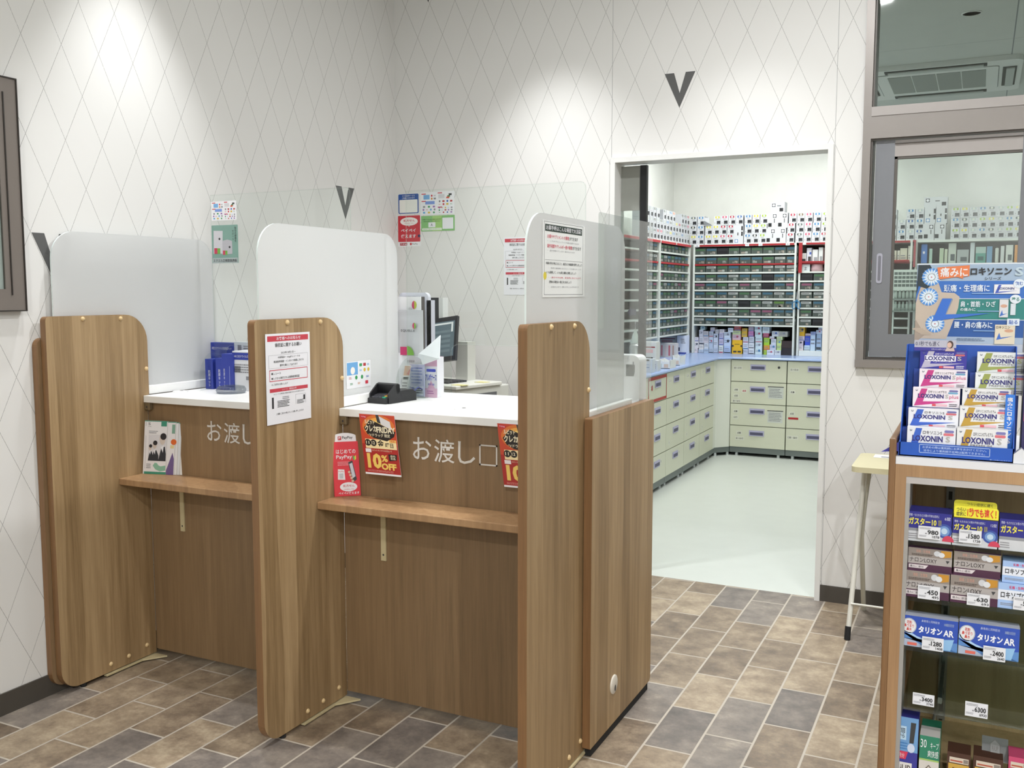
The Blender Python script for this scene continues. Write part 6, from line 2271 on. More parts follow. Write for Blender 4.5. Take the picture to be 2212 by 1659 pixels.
def loxy(plain):
    def f(mb, M, w_, h):
        mb.rect(0, h * 0.3, w_, h, mat('#8d837d', 0.4), M, 0.0003)
        mb.rect(0, h * 0.3, w_, h * 0.62, mat('#a8a2a0', 0.4), M, 0.0004)
        mb.rect(0, 0, w_, h * 0.3, mat('#4a2740', 0.4), M, 0.0004)
        mb.poly([(w_ * 0.02, h * 0.1), (w_ * 0.4, h * 0.1), (w_ * 0.47, h * 0.26), (w_ * 0.02, h * 0.26)], mat('#d8cfd2', 0.5), M, 0.0006)
        mb.text('痛みに速効', w_ * 0.05, h * 0.13, w_ * 0.36, h * 0.23, INK, M, 0.0009)
        mb.text('ナロンLOXY', w_ * 0.04, h * 0.38, w_ * 0.66, h * 0.58, mat('#2c2226', 0.5), M, 0.0009)
        mb.poly([(w_ * 0.74, h * 0.97), (w_ * 0.98, h * 0.97), (w_ * 0.98, h * 0.72), (w_ * 0.8, h * 0.66)], mat('#c08a32', 0.35), M, 0.0006)
        mb.disc(w_ * 0.66, h * 0.82, w_ * 0.075, mat('#c9cbd0', 0.35), M, 0.0009, h * 0.12, 14)
        mb.disc(w_ * 0.76, h * 0.78, w_ * 0.075, mat('#d6d8dc', 0.35), M, 0.0012, h * 0.11, 14)
        mb.dashes(w_ * 0.08, h * 0.66, w_ * 0.6, h * 0.76, 2, mat('#4a3c38', 0.5), M, 0.0009, seed=3)
        mb.text('頭痛・生理痛', w_ * 0.18, h * 0.8, w_ * 0.5, h * 0.93, mat('#c99a8a', 0.5), M, 0.0009)
        mb.poly([(w_ * 0.86, h * 0.55), (w_ * 0.9, h * 0.42), (w_ * 0.95, h * 0.55)], DARK, M, 0.0009)
    return f


zl = SH[1]
zm = gz(1231)
shelf_box('medicine_box', 1957, 2054, 1236, zl, GY + 0.008, 0.06, '#6a4560', 'grey and maroon painkiller box, lower of the stack priced 450', loxy(0), 'grey maroon painkiller boxes')
shelf_box('medicine_box', 1962, 2057, 1186, at('Y', GY + 0.008, 2005, 1236).z, GY + 0.014, 0.06, '#6a4560', 'grey and maroon painkiller box, upper of the stack priced 450', loxy(0), 'grey maroon painkiller boxes')
shelf_box('medicine_box', 2056, 2160, 1247, zl, GY + 0.008, 0.06, '#6a4560', 'grey and maroon painkiller box, lower of the stack priced 630', loxy(1), 'grey maroon painkiller boxes')
shelf_box('medicine_box', 2061, 2163, 1195, at('Y', GY + 0.008, 2108, 1247).z, GY + 0.014, 0.06, '#6a4560', 'grey and maroon painkiller box, upper of the stack priced 630', loxy(1), 'grey maroon painkiller boxes')
price(1982, 1263, 2031, 1292, '450', '495', YP2, 'white price card reading 450 before a grey maroon box')
price(2088, 1280, 2139, 1306, '630', '693', YP2, 'white price card reading 630 before a grey maroon box')


def loxop(mb, M, w_, h):
    mb.rect(0, h * 0.34, w_, h * 0.74, mat('#dfe3ee', 0.4), M, 0.0004)
    mb.text('ロキソプロフェン', w_ * 0.06, h * 0.42, w_ * 0.95, h * 0.68, INK, M, 0.0008, 0.025)
    mb.text('頭痛・生理痛', w_ * 0.24, h * 0.8, w_ * 0.6, h * 0.92, mat('#cf4a78', 0.5), M, 0.0008, 0.02)
    mb.dashes(w_ * 0.06, h * 0.12, w_ * 0.5, h * 0.24, 2, INKG, M, 0.0006, seed=8)


za = at('Y', GY + 0.008, 2212, 1262).z
shelf_box('medicine_box', 2160, 2262, 1264, zl, GY + 0.008, 0.06, '#9fbbe6', 'pale blue painkiller box with white band, lower of two at picture edge', loxop, 'pale blue painkiller boxes')
shelf_box('medicine_box', 2167, 2266, 1216, at('Y', GY + 0.008, 2211, 1264).z, GY + 0.013, 0.06, '#9fbbe6', 'pale blue painkiller box with white band, upper of two at picture edge', loxop, 'pale blue painkiller boxes')
price(2188, 1288, 2240, 1316, '580', '638', YP2, 'white price card before the lower pale blue painkiller box')


def talion(n):
    def f(mb, M, w_, h):
        mb.rect(0, 0, w_, h * 0.26, mat('#a9b4c9', 0.4), M, 0.0003)
        mb.poly([(0, h * 0.26), (w_ * 0.55, h * 0.2), (w_, h * 0.3), (w_, 0), (w_ * 0.45, 0), (0, h * 0.45)], mat('#5a88c4', 0.4), M, 0.0004)
        mb.poly([(0, h * 0.5), (w_ * 0.3, h * 0.28), (w_ * 0.55, h * 0.22), (w_ * 0.28, h * 0.36), (0, h * 0.62)], mat('#a9c9ea', 0.4), M, 0.0006)
        mb.disc(w_ * 0.14, h * 0.67, w_ * 0.135, mat('#b9bcc4', 0.35), M, 0.0006, h * 0.25)
        mb.disc(w_ * 0.14, h * 0.67, w_ * 0.118, mat('#dfe0e4', 0.4), M, 0.0008, h * 0.22)
        RD = mat('#c8463c', 0.5)
        mb.text('花粉\n鼻づまり\n鼻水', w_ * 0.05, h * 0.5, w_ * 0.23, h * 0.84, RD, M, 0.0011, 0.02)
        mb.text('鼻専用と同時配合', w_ * 0.36, h * 0.84, w_ * 0.68, h * 0.92, mat('#c3cdea', 0.5), M, 0.0008)
        mb.text('タリオン', w_ * 0.31, h * 0.48, w_ * 0.73, h * 0.71, mat('#f0f2f8', 0.4), M, 0.0011, 0.04)
        mb.text('AR', w_ * 0.75, h * 0.47, w_ * 0.93, h * 0.68, mat('#f0f2f8', 0.4), M, 0.0011, 0.025)
        mb.text(n, w_ * 0.76, h * 0.8, w_ * 0.93, h * 0.9, mat('#b9c9d8', 0.5), M, 0.0008)
        mb.poly([(w_ * 0.74, h * 0.02), (w_ * 0.88, h * 0.02), (w_ * 0.94, h * 0.4), (w_ * 0.76, h * 0.36)], mat('#8fbbe2', 0.4), M, 0.0008)
        mb.rect(w_ * 0.12, h * 0.04, w_ * 0.29, h * 0.13, mat('#d86a5c', 0.5), M, 0.0008)
    return f


TB_ = '#2f4fae'
tb = [(1953, 2077, 1336, '10錠5日分', 'blue allergy medicine box priced 1280, front of its row'), (2079, 2212, 1352, '30錠15日分', 'blue allergy medicine box priced 2400, front of its row')]
for u0, u1, vt, n, lb in tb:
    shelf_box('medicine_box', u0, u1, vt, SH[2], GY + 0.01, 0.022, TB_, lb, talion(n), 'blue allergy medicine boxes', mats={'+z': mat('#c9cddc', 0.4)})
    shelf_box('medicine_box', u0 + 1, u1 - 1, vt - 3, SH[2], GY + 0.034, 0.022, TB_, lb.replace('front of', 'second in'), talion(n), 'blue allergy medicine boxes', mats={'+z': mat('#c9cddc', 0.4)})
    shelf_box('medicine_box', u0 + 2, u1 - 2, vt - 5, SH[2], GY + 0.058, 0.022, TB_, lb.replace('front of', 'third in'), talion(n), 'blue allergy medicine boxes', mats={'+z': mat('#c9cddc', 0.4)})
price(1991, 1374, 2039, 1402, '1280', '1408', YP2, 'white price card reading 1280 before a blue allergy box')
price(2123, 1394, 2173, 1424, '2400', '2640', YP2, 'white price card reading 2400 before a blue allergy box')
price(1971, 1495, 2019, 1520, '3400', '3740', GY - 0.0022, 'white price card reading 3400 on the clear lip of empty shelf')
price(2084, 1514, 2135, 1545, '6300', '6930', GY - 0.0022, 'white price card reading 6300 on the clear lip of empty shelf')
# tall boxes on the bottom deck
def riup(kind):
    def f(mb, M, w_, h):
        H = h
        if kind == 0:
            top = H
            mb.rect(0, H - 0.075, w_, H, mat('#6f9ccc', 0.4), M, 0.0003)
            mb.rect(w_ * 0.1, H - 0.05, w_ * 0.5, H - 0.02, mat('#b9d3e8', 0.45), M, 0.0005)
            mb.text('初回\nから', w_ * 0.16, H - 0.046, w_ * 0.44, H - 0.024, INK, M, 0.0008, 0.02)
            mb.dashes(w_ * 0.08, H - 0.072, w_ * 0.6, H - 0.054, 3, mat('#3f78b4', 0.5), M, 0.0006, seed=4)
            mb.prism([(w_ * 0.64, H - 0.055), (w_ * 0.82, H - 0.055), (w_ * 0.9, H - 0.01), (w_ * 0.68, H - 0.01)], 0, 0.0006, DARK, M)
            mb.disc(w_ * 0.72, H - 0.066, w_ * 0.16, mat('#c9d3e8', 0.4), M, 0.0008, 0.01)
            mb.poly([(0, H - 0.092), (w_ * 0.5, H - 0.092), (w_ * 0.6, H - 0.075), (0, H - 0.075)], mat('#cf3a58', 0.5), M, 0.0008)
            mb.text('2カ月分', w_ * 0.05, H - 0.089, w_ * 0.45, H - 0.079, PAPER, M, 0.0012)
            mb.rect(w_ * 0.05, H - 0.125, w_ * 0.78, H - 0.099, mat('#dedad8', 0.5), M, 0.0006)
            mb.text('RiUP', w_ * 0.12, H - 0.12, w_ * 0.72, H - 0.104, mat('#4a4038', 0.5), M, 0.001, 0.01)
            mb.dashes(w_ * 0.05, H - 0.15, w_ * 0.8, H - 0.132, 3, mat('#a9a9d8', 0.5), M, 0.0006, seed=5)
        elif kind == 1:
            mb.rect(0, H - 0.05, w_, H, mat('#2f7d62', 0.45), M, 0.0003)
            mb.rect(0, H - 0.0535, w_, H - 0.05, mat('#9fc06a', 0.45), M, 0.0005)
            mb.text('30', w_ * 0.05, H - 0.026, w_ * 0.35, H - 0.008, PAPER, M, 0.0008)
            mb.text('キープ', w_ * 0.55, H - 0.026, w_ * 0.96, H - 0.012, PAPER, M, 0.0008)
            mb.text('爽快感', w_ * 0.42, H - 0.045, w_ * 0.96, H - 0.03, PAPER, M, 0.0008)
            hx = [(w_ * 0.5 + w_ * 0.36 * math.cos(math.radians(a)), H - 0.095 + 0.032 * math.sin(math.radians(a))) for a in (30, 90, 150, 210, 270, 330)]
            for p, q in zip(hx, hx[1:] + hx[:1]):
                d = Vector((q[0] - p[0], q[1] - p[1])).normalized()
                n = Vector((-d.y, d.x)) * 0.0008
                mb.poly([(p[0] - n.x, p[1] - n.y), (q[0] - n.x, q[1] - n.y), (q[0] + n.x, q[1] + n.y), (p[0] + n.x, p[1] + n.y)], mat('#5a4a3c', 0.5), M, 0.0006)
            mb.text('RiUP', w_ * 0.3, H - 0.1, w_ * 0.72, H - 0.085, mat('#5a4a3c', 0.5), M, 0.0008, 0.01)
        else:
            mb.rect(w_ * 0.06, 0, w_ * 0.94, H - 0.024, mat('#d2ab54', 0.32, 0.3), M, 0.0004)
            mb.rect(w_ * 0.1, H - 0.022, w_ * 0.92, H - 0.01, mat('#cfc3b4', 0.5), M, 0.0006)
            mb.rect(w_ * 0.7, H - 0.02, w_ * 0.9, H - 0.012, mat('#8a8078', 0.5), M, 0.0008)
            mb.rect(w_ * 0.14, H - 0.019, w_ * 0.66, H - 0.016, mat('#b0503c', 0.5), M, 0.0008)
            mb.text('RiUP', w_ * 0.24, H - 0.044, w_ * 0.76, H - 0.032, mat('#6b4a28', 0.4), M, 0.0008, 0.01)
            mb.text('X5', w_ * 0.2, H - 0.066, w_ * 0.76, H - 0.05, mat('#3f2a4a', 0.4), M, 0.0008, 0.03)
    return f


rb = [(1948, 2000, 1552, '#3a3a92', 0, 'tall blue and navy hair tonic box on the bottom deck'), (2004, 2048, 1594, '#cfcac4', 1, 'tall green topped hair tonic box on the bottom deck'),
      (2066, 2118, 1631, '#4a3026', 2, 'gold and brown hair tonic box with dim lid on bottom deck'), (2124, 2190, 1641, '#4a3026', 2, 'gold and brown hair tonic box below the shiny silver card'),
      (2202, 2250, 1642, '#c24a70', 2, 'pink edged hair tonic box at the edge of the bottom deck')]
for u0, u1, vt, c, k, lb in rb:
    shelf_box('hair_tonic_box', u0, u1, vt, deck, GY + 0.02, 0.05, c, lb, riup(k), 'hair tonic boxes on the bottom deck')
shelf_box('hair_tonic_box', 2006, 2050, 1578, deck, GY + 0.075, 0.05, '#2f7d62', 'second green topped hair tonic box standing behind the first', riup(1), 'hair tonic boxes on the bottom deck')
a, b = at('Y', GY + 0.045, 2120, 1638), at('Y', GY + 0.045, 2180, 1605)
mb = MB()
M = affine((a.x, GY + 0.03, at('Y', GY + 0.03, 2124, 1640).z + 0.001), (b.x, GY + 0.03, at('Y', GY + 0.03, 2124, 1640).z + 0.001), (a.x, GY + 0.09, at('Y', GY + 0.06, 2120, 1600).z))
mb.prism([(0, 0), (1, 0), (1, 1), (0, 1)], -0.001, 0, mat('#dedede', 0.12, 0.7), M)
mb.disc(0.5, 0.5, 0.22, mat('#6f6a66', 0.4), M, 0.0004, 0.4, 6, 30, 390)
mb.disc(0.5, 0.5, 0.2, mat('#d2d0ce', 0.2, 0.5), M, 0.0007, 0.37, 6, 30, 390)
mb.text('RiUP', 0.38, 0.4, 0.62, 0.6, mat('#6f6a66', 0.4), M, 0.001)
solid('foil_card', mb, 'shiny silver hexagon marked card above the gold hair tonic box', 'card')
b = at('Y', -2.13, 2045, 1300)
mb = MB()
mb.tube([(b.x, -2.13, SH[3] - 0.02), (b.x - 0.002, -2.2, SH[3] - 0.05), (b.x - 0.012, -2.38, SH[3] - 0.075), (b.x - 0.018, -2.44, SH[3] - 0.08)], 0.0035, STEEL, 8)
solid('hook_arm', mb, 'thin metal hook arm reaching out below the empty glass shelf', 'hook')

# ---- painkiller counter display standing on the gondola
BLC = mat('#1f54b4', 0.4)
BLD = mat('#163c92', 0.45)
zb = ztop + 0.0006
FY = GY + 0.012
t = thing('counter_display', (3.0, -2.42, zb), 'blue cardboard counter display of painkiller boxes with tall printed header', 'display')
lx0, lx1 = at('Y', FY, 1942, 980).x, at('Y', FY, 2190, 980).x
zlip = at('Y', FY, 1942, 954).z
mb = MB()
mb.box(lx0, lx1, FY, FY + 0.003, zb, zlip, BLC)
M = frame((lx0, FY, zb))
w_, h = lx1 - lx0, zlip - zb
LB = mat('#b9cdf0', 0.5)
for q in ((0.18, 0.3, 0.8, 0.34), (0.18, 0.88, 0.8, 0.92), (0.18, 0.3, 0.185, 0.92), (0.795, 0.3, 0.8, 0.92)):
    mb.rect(q[0] * w_, q[1] * h, q[2] * w_, q[3] * h, LB, M, 0.0006)
mb.text('お求めの際は薬剤師にお声をおかけください。', 0.21 * w_, 0.64 * h, 0.77 * w_, 0.82 * h, LB, M, 0.0006, 0.005)
mb.text('法令により薬剤師不在時は販売できません。', 0.22 * w_, 0.4 * h, 0.76 * w_, 0.58 * h, LB, M, 0.0006, 0.005)
mb.text('第一三共ヘルスケア', 0.8 * w_, 0.08 * h, 0.97 * w_, 0.16 * h, LB, M, 0.0006)
part('front_lip', mb, t)
BY = FY + 0.14
bx0, bx1 = at('Y', BY, 1972, 760).x, at('Y', BY, 2203, 760).x
zbk = at('Y', BY, 2205, 748).z
mb = MB()
mb.box(lx0 - 0.002, lx0, FY, FY + 0.14, zb, zlip, BLD)
for x0_, sgn in ((lx0, 1), (lx1 - 0.002, 1)):
    mb.prism([(FY, zb), (BY, zb), (BY, zbk), (BY - 0.03, zbk), (FY, zlip)], 0.0, 0.002, BLC, frame((x0_, 0, 0), Y_))
mb.box(lx0, lx1, BY, BY + 0.003, zb, zbk, BLC)
mb.box(lx0, lx1, FY, BY, zb, zb + 0.002, BLD)
mb.prism([(0, 0), (0.035, 0.004), (0.035, 0.024)], 0, 0.0012, mat('#4a48b4', 0.5), frame((lx0 - 0.035, FY + 0.004, zb + 0.004)))
part('tray', mb, t)
hx0, hx1 = at('Y', BY + 0.006, 1979, 650).x, at('Y', BY + 0.006, 2214, 650).x
hz0, hz1 = at('Y', BY + 0.006, 1979, 739).z, at('Y', BY + 0.006, 1979, 570).z
mb = MB()
M = frame((hx0, BY + 0.001, hz0))
W, H = hx1 - hx0, hz1 - hz0
P = lambda a, b, c, d: (a * W, b * H, c * W, d * H)
mb.prism([(0, -0.02), (W, -0.02), (W, H), (0, H)], -0.004, 0, mat('#c3c9d4', 0.4), M, mat('#2a2f6a', 0.5))
mb.rect(0, H * 0.0, W, H * 0.78, mat('#2f6cc0', 0.4), M, 0.0003)
mb.rect(W * 0.3, H * 0.3, W, H * 0.56, mat('#23807c', 0.4), M, 0.0005)
mb.rect(0, 0, W, H * 0.3, mat('#20559f', 0.4), M, 0.0004)
mb.rect(0, 0, W, H * 0.08, mat('#a9bad0', 0.4), M, 0.0006)
mb.rect(0, H * 0.78, W, H, mat('#9fb4cc', 0.4), M, 0.0004)
for q in ((0.3, 0.295, 1, 0.302), (0.3, 0.555, 1, 0.562), (0, 0.985, 1, 1)):
    mb.rect(*P(*q), mat('#d5dde8', 0.4), M, 0.0008)
SKN = mat('#c3b4a6', 0.5)
mb.poly([(0, 0.05 * H), (0.3 * W, 0.05 * H), (0.34 * W, 0.2 * H), (0.4 * W, 0.44 * H), (0.41 * W, 0.58 * H), (0.36 * W, 0.63 * H), (0.24 * W, 0.64 * H), (0.2 * W, 0.78 * H), (0.04 * W, 0.7 * H), (0.015 * W, 0.6 * H), (0, 0.5 * H)], SKN, M, 0.001)
mb.poly([(0.0, 0.3 * H), (0.04 * W, 0.22 * H), (0.1 * W, 0.1 * H), (0.03 * W, 0.02 * H), (0, 0.02 * H)], mat('#a8988a', 0.5), M, 0.0013)
for i in range(4):
    mb.disc((0.03 + 0.025 * i) * W, (0.17 - 0.02 * i) * H, 0.055 * W, mat('#b9a897', 0.5), M, 0.0014 + 0.0002 * i, 0.016 * H, 12)
mb.poly([(0.0, 0.6 * H), (0.02 * W, 0.72 * H), (0.1 * W, 0.68 * H), (0.16 * W, 0.76 * H), (0.15 * W, 0.92 * H), (0.12 * W, 0.985 * H), (0.01 * W, 0.985 * H)], mat('#22303a', 0.5), M, 0.0016)
for cx, cy in ((0.14, 0.83), (0.12, 0.58), (0.19, 0.24)):
    for k, (c, s) in enumerate((('#4f8fd8', 1.0), ('#8fbbe8', 0.75), ('#dfeaf4', 0.48))):
        mb.disc(cx * W, cy * H, 0.09 * W * s, mat(c, 0.4), M, 0.002 + 0.0003 * k, n=24)
    for k in range(16):
        a = 2 * math.pi * k / 16
        d = Vector((math.cos(a), math.sin(a)))
        n = Vector((-d.y, d.x))
        p0, p1 = Vector((cx * W, cy * H)) + d * 0.03 * W, Vector((cx * W, cy * H)) + d * 0.1 * W
        mb.poly([tuple(p0 - n * 0.0022), tuple(p1), tuple(p0 + n * 0.0022)], mat('#dfeaf4', 0.4), M, 0.0027)
    mb.disc(cx * W, cy * H, 0.006 * W, RED, M, 0.0031, n=8)
mb.poly([(0.16 * W, 0.27 * H), (0.25 * W, 0.56 * H), (0.34 * W, 0.56 * H), (0.285 * W, 0.36 * H), (0.7 * W, 0.38 * H)], mat('#2f6ccc', 0.35), M, 0.0032)
mb.poly([(0.34 * W, 0.56 * H), (0.35 * W, 0.55 * H), (0.295 * W, 0.365 * H), (0.285 * W, 0.36 * H)], mat('#8a94a4', 0.35), M, 0.0033)
mb.poly([(0.19 * W, 0.95 * H), (0.49 * W, 0.975 * H), (0.49 * W, 0.84 * H), (0.43 * W, 0.83 * H), (0.44 * W, 0.805 * H), (0.38 * W, 0.83 * H), (0.21 * W, 0.8 * H)], mat('#e07a44', 0.4), M, 0.0034)
mb.text('痛みに', 0.22 * W, 0.83 * H, 0.475 * W, 0.95 * H, PAPER, M, 0.0038, 0.02)
mb.text('ロキソニン', 0.5 * W, 0.85 * H, 0.87 * W, 0.945 * H, INK, M, 0.0038, 0.035)
mb.text('S', 0.9 * W, 0.84 * H, 0.975 * W, 0.945 * H, mat('#b9ccd8', 0.4), M, 0.0038, 0.03)
mb.text('シリーズ', 0.63 * W, 0.79 * H, 0.78 * W, 0.83 * H, INK, M, 0.0038, 0.015)
LW = mat('#e3ecf6', 0.4)
mb.text('頭痛・生理痛に', 0.26 * W, 0.645 * H, 0.68 * W, 0.735 * H, LW, M, 0.0036, 0.015)
mb.text('肩・首筋・ひざ', 0.42 * W, 0.455 * H, 0.74 * W, 0.53 * H, LW, M, 0.0036, 0.015)
mb.text('の痛みに', 0.42 * W, 0.405 * H, 0.56 * W, 0.445 * H, LW, M, 0.0036, 0.01)
mb.text('腰・肩の痛みに', 0.37 * W, 0.19 * H, 0.72 * W, 0.275 * H, LW, M, 0.0036, 0.015)
for q in ((0.52, 0.62), (0.58, 0.4), (0.55, 0.155)):
    mb.rect(*P(q[0], q[1], q[0] + 0.2, q[1] + 0.01), mat('#8fb4e0', 0.4), M, 0.0036)
mb.dashes(0.4 * W, 0.03 * H, 0.7 * W, 0.07 * H, 2, mat('#6a7f9c', 0.5), M, 0.0036, seed=2)
mb.rect(0.72 * W, 0.62 * H, 0.95 * W, 0.735 * H, PAPER, M, 0.0036)
mb.poly([(0.73 * W, 0.625 * H), (0.76 * W, 0.73 * H), (0.785 * W, 0.73 * H), (0.76 * W, 0.645 * H), (0.93 * W, 0.66 * H)], mat('#3a56b8', 0.4), M, 0.0039)
mb.text('LOXONIN', 0.755 * W, 0.67 * H, 0.9 * W, 0.7 * H, mat('#2a2f7a', 0.4), M, 0.0042, 0.02)
mb.rect(0.775 * W, 0.33 * H, 0.855 * W, 0.55 * H, mat('#d8d8dc', 0.4), M, 0.0036)
mb.disc(0.815 * W, 0.47 * H, 0.03 * W, mat('#d0a088', 0.5), M, 0.0039, 0.02 * H)
mb.poly([(0.78 * W, 0.34 * H), (0.8 * W, 0.42 * H), (0.81 * W, 0.37 * H), (0.85 * W, 0.38 * H)], mat('#3a6cc4', 0.4), M, 0.0039)
mb.rect(0.875 * W, 0.36 * H, 0.92 * W, 0.5 * H, mat('#d3dce4', 0.4), M, 0.0036)
mb.rect(0.745 * W, 0.0 * H, 0.925 * W, 0.24 * H, mat('#e0d4be', 0.4), M, 0.0036)
mb.text('ロキソニン', 0.755 * W, 0.19 * H, 0.88 * W, 0.225 * H, INK, M, 0.004, 0.02)
mb.poly([(0.76 * W, 0.05 * H), (0.785 * W, 0.14 * H), (0.8 * W, 0.08 * H), (0.91 * W, 0.1 * H)], mat('#3a6cc4', 0.4), M, 0.004)
mb.disc(0.87 * W, 0.165 * H, 0.04 * W, mat('#d2a184', 0.5), M, 0.004, 0.02 * H)
for s, u, v in (('飲む', 0.94, 0.745), ('塗る', 0.915, 0.555)):
    mb.disc(u * W, v * H, 0.05 * W, mat('#dfe8f2', 0.4), M, 0.0045, 0.055 * H)
    mb.text(s, (u - 0.035) * W, (v - 0.025) * H, (u + 0.035) * W, (v + 0.025) * H, mat('#3a62b4' if s == '飲む' else '#2f7d74', 0.4), M, 0.0049, 0.02)
mb.rect(0.85 * W, 0.23 * H, 0.96 * W, 0.315 * H, mat('#dfe8f2', 0.4), M, 0.0045)
mb.text('貼る', 0.865 * W, 0.245 * H, 0.945 * W, 0.3 * H, mat('#3a62b4', 0.4), M, 0.0049, 0.02)
part('header_panel', mb, t, 'printed header panel')
mb = MB()
YV = FY + 0.03
va, vb = at('Y', YV, 2167, 968), at('Y', YV, 2193, 853)
M = frame((va.x, YV, va.z))
W, H = vb.x - va.x, vb.z - va.z
mb.prism([(0, 0), (W, 0), (W, H), (0, H)], -0.002, 0, mat('#2f78d8', 0.4), M)
mb.text('痛\nみ\nに', W * 0.2, H * 0.7, W * 0.8, H * 0.95, PAPER, M, 0.0006, 0.015)
mb.text('ロ\nキ\nソ\nニ\nン', W * 0.22, H * 0.23, W * 0.78, H * 0.68, PAPER, M, 0.0006, 0.035)
mb.text('S', W * 0.25, H * 0.09, W * 0.72, H * 0.19, PAPER, M, 0.0006, 0.03)
part('side_strip', mb, t, 'bright blue strip with white vertical writing')

VIO = mat('#3a3596', 0.4)


def loxonin(kind):
    col, acc, sub = {'blue': ('#e6e7ee', '#3a62c4', None), 'plus': ('#ece4ec', '#c23a84', 'plus'), 'gold': ('#e4e4e6', '#bf9a44', 'PREMIUM'), 'olive': ('#e6e9ea', '#9aa25a', 'PREMIUM'), 'quick': ('#34309a', '#b9b4c8', 'QUICK')}[kind]

    def f(mb, M, w_, h):
        A = mat(acc, 0.35, 0.25 if kind in ('gold', 'olive', 'quick') else 0.0)
        mb.poly([(w_ * 0.03, h * 0.06), (w_ * 0.18, h * 0.96), (w_ * 0.31, h * 0.96), (w_ * 0.22, h * 0.3), (w_ * 0.95, h * 0.36)], A, M, 0.0005)
        tc = mat('#e9e7f2' if kind == 'quick' else '#3f3a46', 0.4)
        mb.text({'blue': 'ロキソニンS', 'plus': 'ロキソニンSプラス', 'gold': 'ロキソニンSプレミアム', 'olive': 'ロキソニンSプレミアム', 'quick': 'ロキソニンSクイック'}[kind], w_ * 0.33, h * 0.75, w_ * 0.72, h * 0.88, tc, M, 0.0008, 0.012)
        if kind == 'quick':
            mb.rect(w_ * 0.1, h * 0.44, w_ * 0.77, h * 0.73, mat('#e9e7f2', 0.4), M, 0.0007)
        mb.text('LOXONIN', w_ * 0.11, h * 0.48, w_ * 0.74 if sub != 'plus' else w_ * 0.66, h * 0.7, mat('#2e2a78', 0.35), M, 0.0011, 0.03)
        mb.text('S', (w_ * 0.8 if sub != 'plus' else w_ * 0.69), h * 0.49, (w_ * 0.89 if sub != 'plus' else w_ * 0.76), h * 0.7, mat('#b9b7b4' if kind != 'olive' else '#b9be8a', 0.3, 0.3), M, 0.0011, 0.02)
        if sub == 'plus':
            mb.text('plus', w_ * 0.78, h * 0.44, w_ * 0.97, h * 0.68, mat('#cf5a86', 0.4), M, 0.0011)
        elif sub:
            mb.text(sub, w_ * 0.28, h * 0.38, w_ * 0.7, h * 0.46, mat('#d9d6e6' if kind == 'quick' else '#6a6668', 0.4), M, 0.0011)
        mb.rect(w_ * 0.42, h * 0.08, w_ * 0.5, h * 0.19, mat('#d8505a', 0.45), M, 0.0009)
        mb.rect(w_ * 0.51, h * 0.08, w_ * 0.74, h * 0.19, mat('#e9b9c4', 0.45), M, 0.0009)
        mb.dashes(w_ * 0.78, h * 0.07, w_ * 0.96, h * 0.24, 2, tc, M, 0.0009, seed=3)
        mb.poly(rrect(w_ * 0.77, h * 0.84, w_ * 0.96, h * 0.93, 0.002, 2), mat('#7a78b4', 0.45), M, 0.0009)
        mb.poly(rrect(w_ * 0.75, h * 0.73, w_ * 0.96, h * 0.82, 0.002, 2), mat('#d8707c' if kind != 'plus' else '#7ab4d8', 0.45), M, 0.0009)
        mb.disc(w_ * 0.08, h * 0.88, w_ * 0.024, mat('#5a6478', 0.4), M, 0.0009, n=12)
        mb.disc(w_ * 0.08, h * 0.9, w_ * 0.016, mat(col, 0.4), M, 0.0012, n=12)
        if kind == 'quick':
            pass
    return f, col


lo = [('blue', 1949, 2053, 923, 962, 0, 'white painkiller box with blue slash, at the front of the blue display'),
      ('blue', 1950, 2057, 883, 925, 1, 'white painkiller box with blue slash, second row of the blue display'),
      ('plus', 1958, 2058, 838, 880, 2, 'white painkiller box with pink slash, lower of two in blue display'),
      ('plus', 1970, 2072, 798, 838, 3, 'white painkiller box with pink slash, upper of two in blue display'),
      ('quick', 1970, 2069, 757, 798, 4, 'violet painkiller box at the top of the blue display'),
      ('gold', 2055, 2164, 926, 966, 0, 'white painkiller box with gold slash, at the front of the blue display'),
      ('gold', 2059, 2167, 879, 926, 1, 'white painkiller box with gold slash, second row of the blue display'),
      ('gold', 2063, 2166, 840, 881, 2, 'white painkiller box with gold slash, third row of the blue display'),
      ('olive', 2089, 2196, 806, 853, 3, 'white painkiller box with olive slash, lower of two in blue display'),
      ('olive', 2091, 2198, 761, 806, 4, 'white painkiller box with olive slash, upper of two in blue display')]
for kind, u0, u1, vt, vb, k, lb in lo:
    f, col = loxonin(kind)
    Y = FY + 0.008 + 0.024 * k
    um = (u0 + u1) / 2
    z = at('Y', Y, um, vb).z if k else zb + 0.004
    shelf_box('painkiller_box', u0, u1, vt, z, Y, 0.02, col, lb, f, 'painkiller boxes in the blue display')
    # stepped shelf that carries the row
    if k:
        a, b = at('Y', Y, u0, 900), at('Y', Y, u1, 900)
        mb = MB()
        mb.box(a.x, b.x, Y + 0.001, Y + 0.02, zb + 0.0025, z, BLD)
        part('step', mb, t, 'blue cardboard step')
Y = FY + 0.008 + 0.024 * 4 - 0.002
a, b = at('Y', Y, 1975, 758), at('Y', Y, 2066, 736)
mb = MB()
M = frame((a.x, Y, at('Y', Y, 2020, 758).z))
W, H = b.x - a.x, at('Y', Y, 2020, 735).z - at('Y', Y, 2020, 758).z
mb.slab(0, 0, W, H, 0.001, mat('#b9b9c8', 0.45), M)
mb.rect(0, 0, W, H * 0.32, VIO, M, 0.0004)
mb.text('0.1秒でも速く', W * 0.03, H * 0.45, W * 0.6, H * 0.9, mat('#3a3a5a', 0.45), M, 0.0008)
mb.text('ロキソニンSクイック', W * 0.42, H * 0.08, W * 0.75, H * 0.24, PAPER, M, 0.0008)
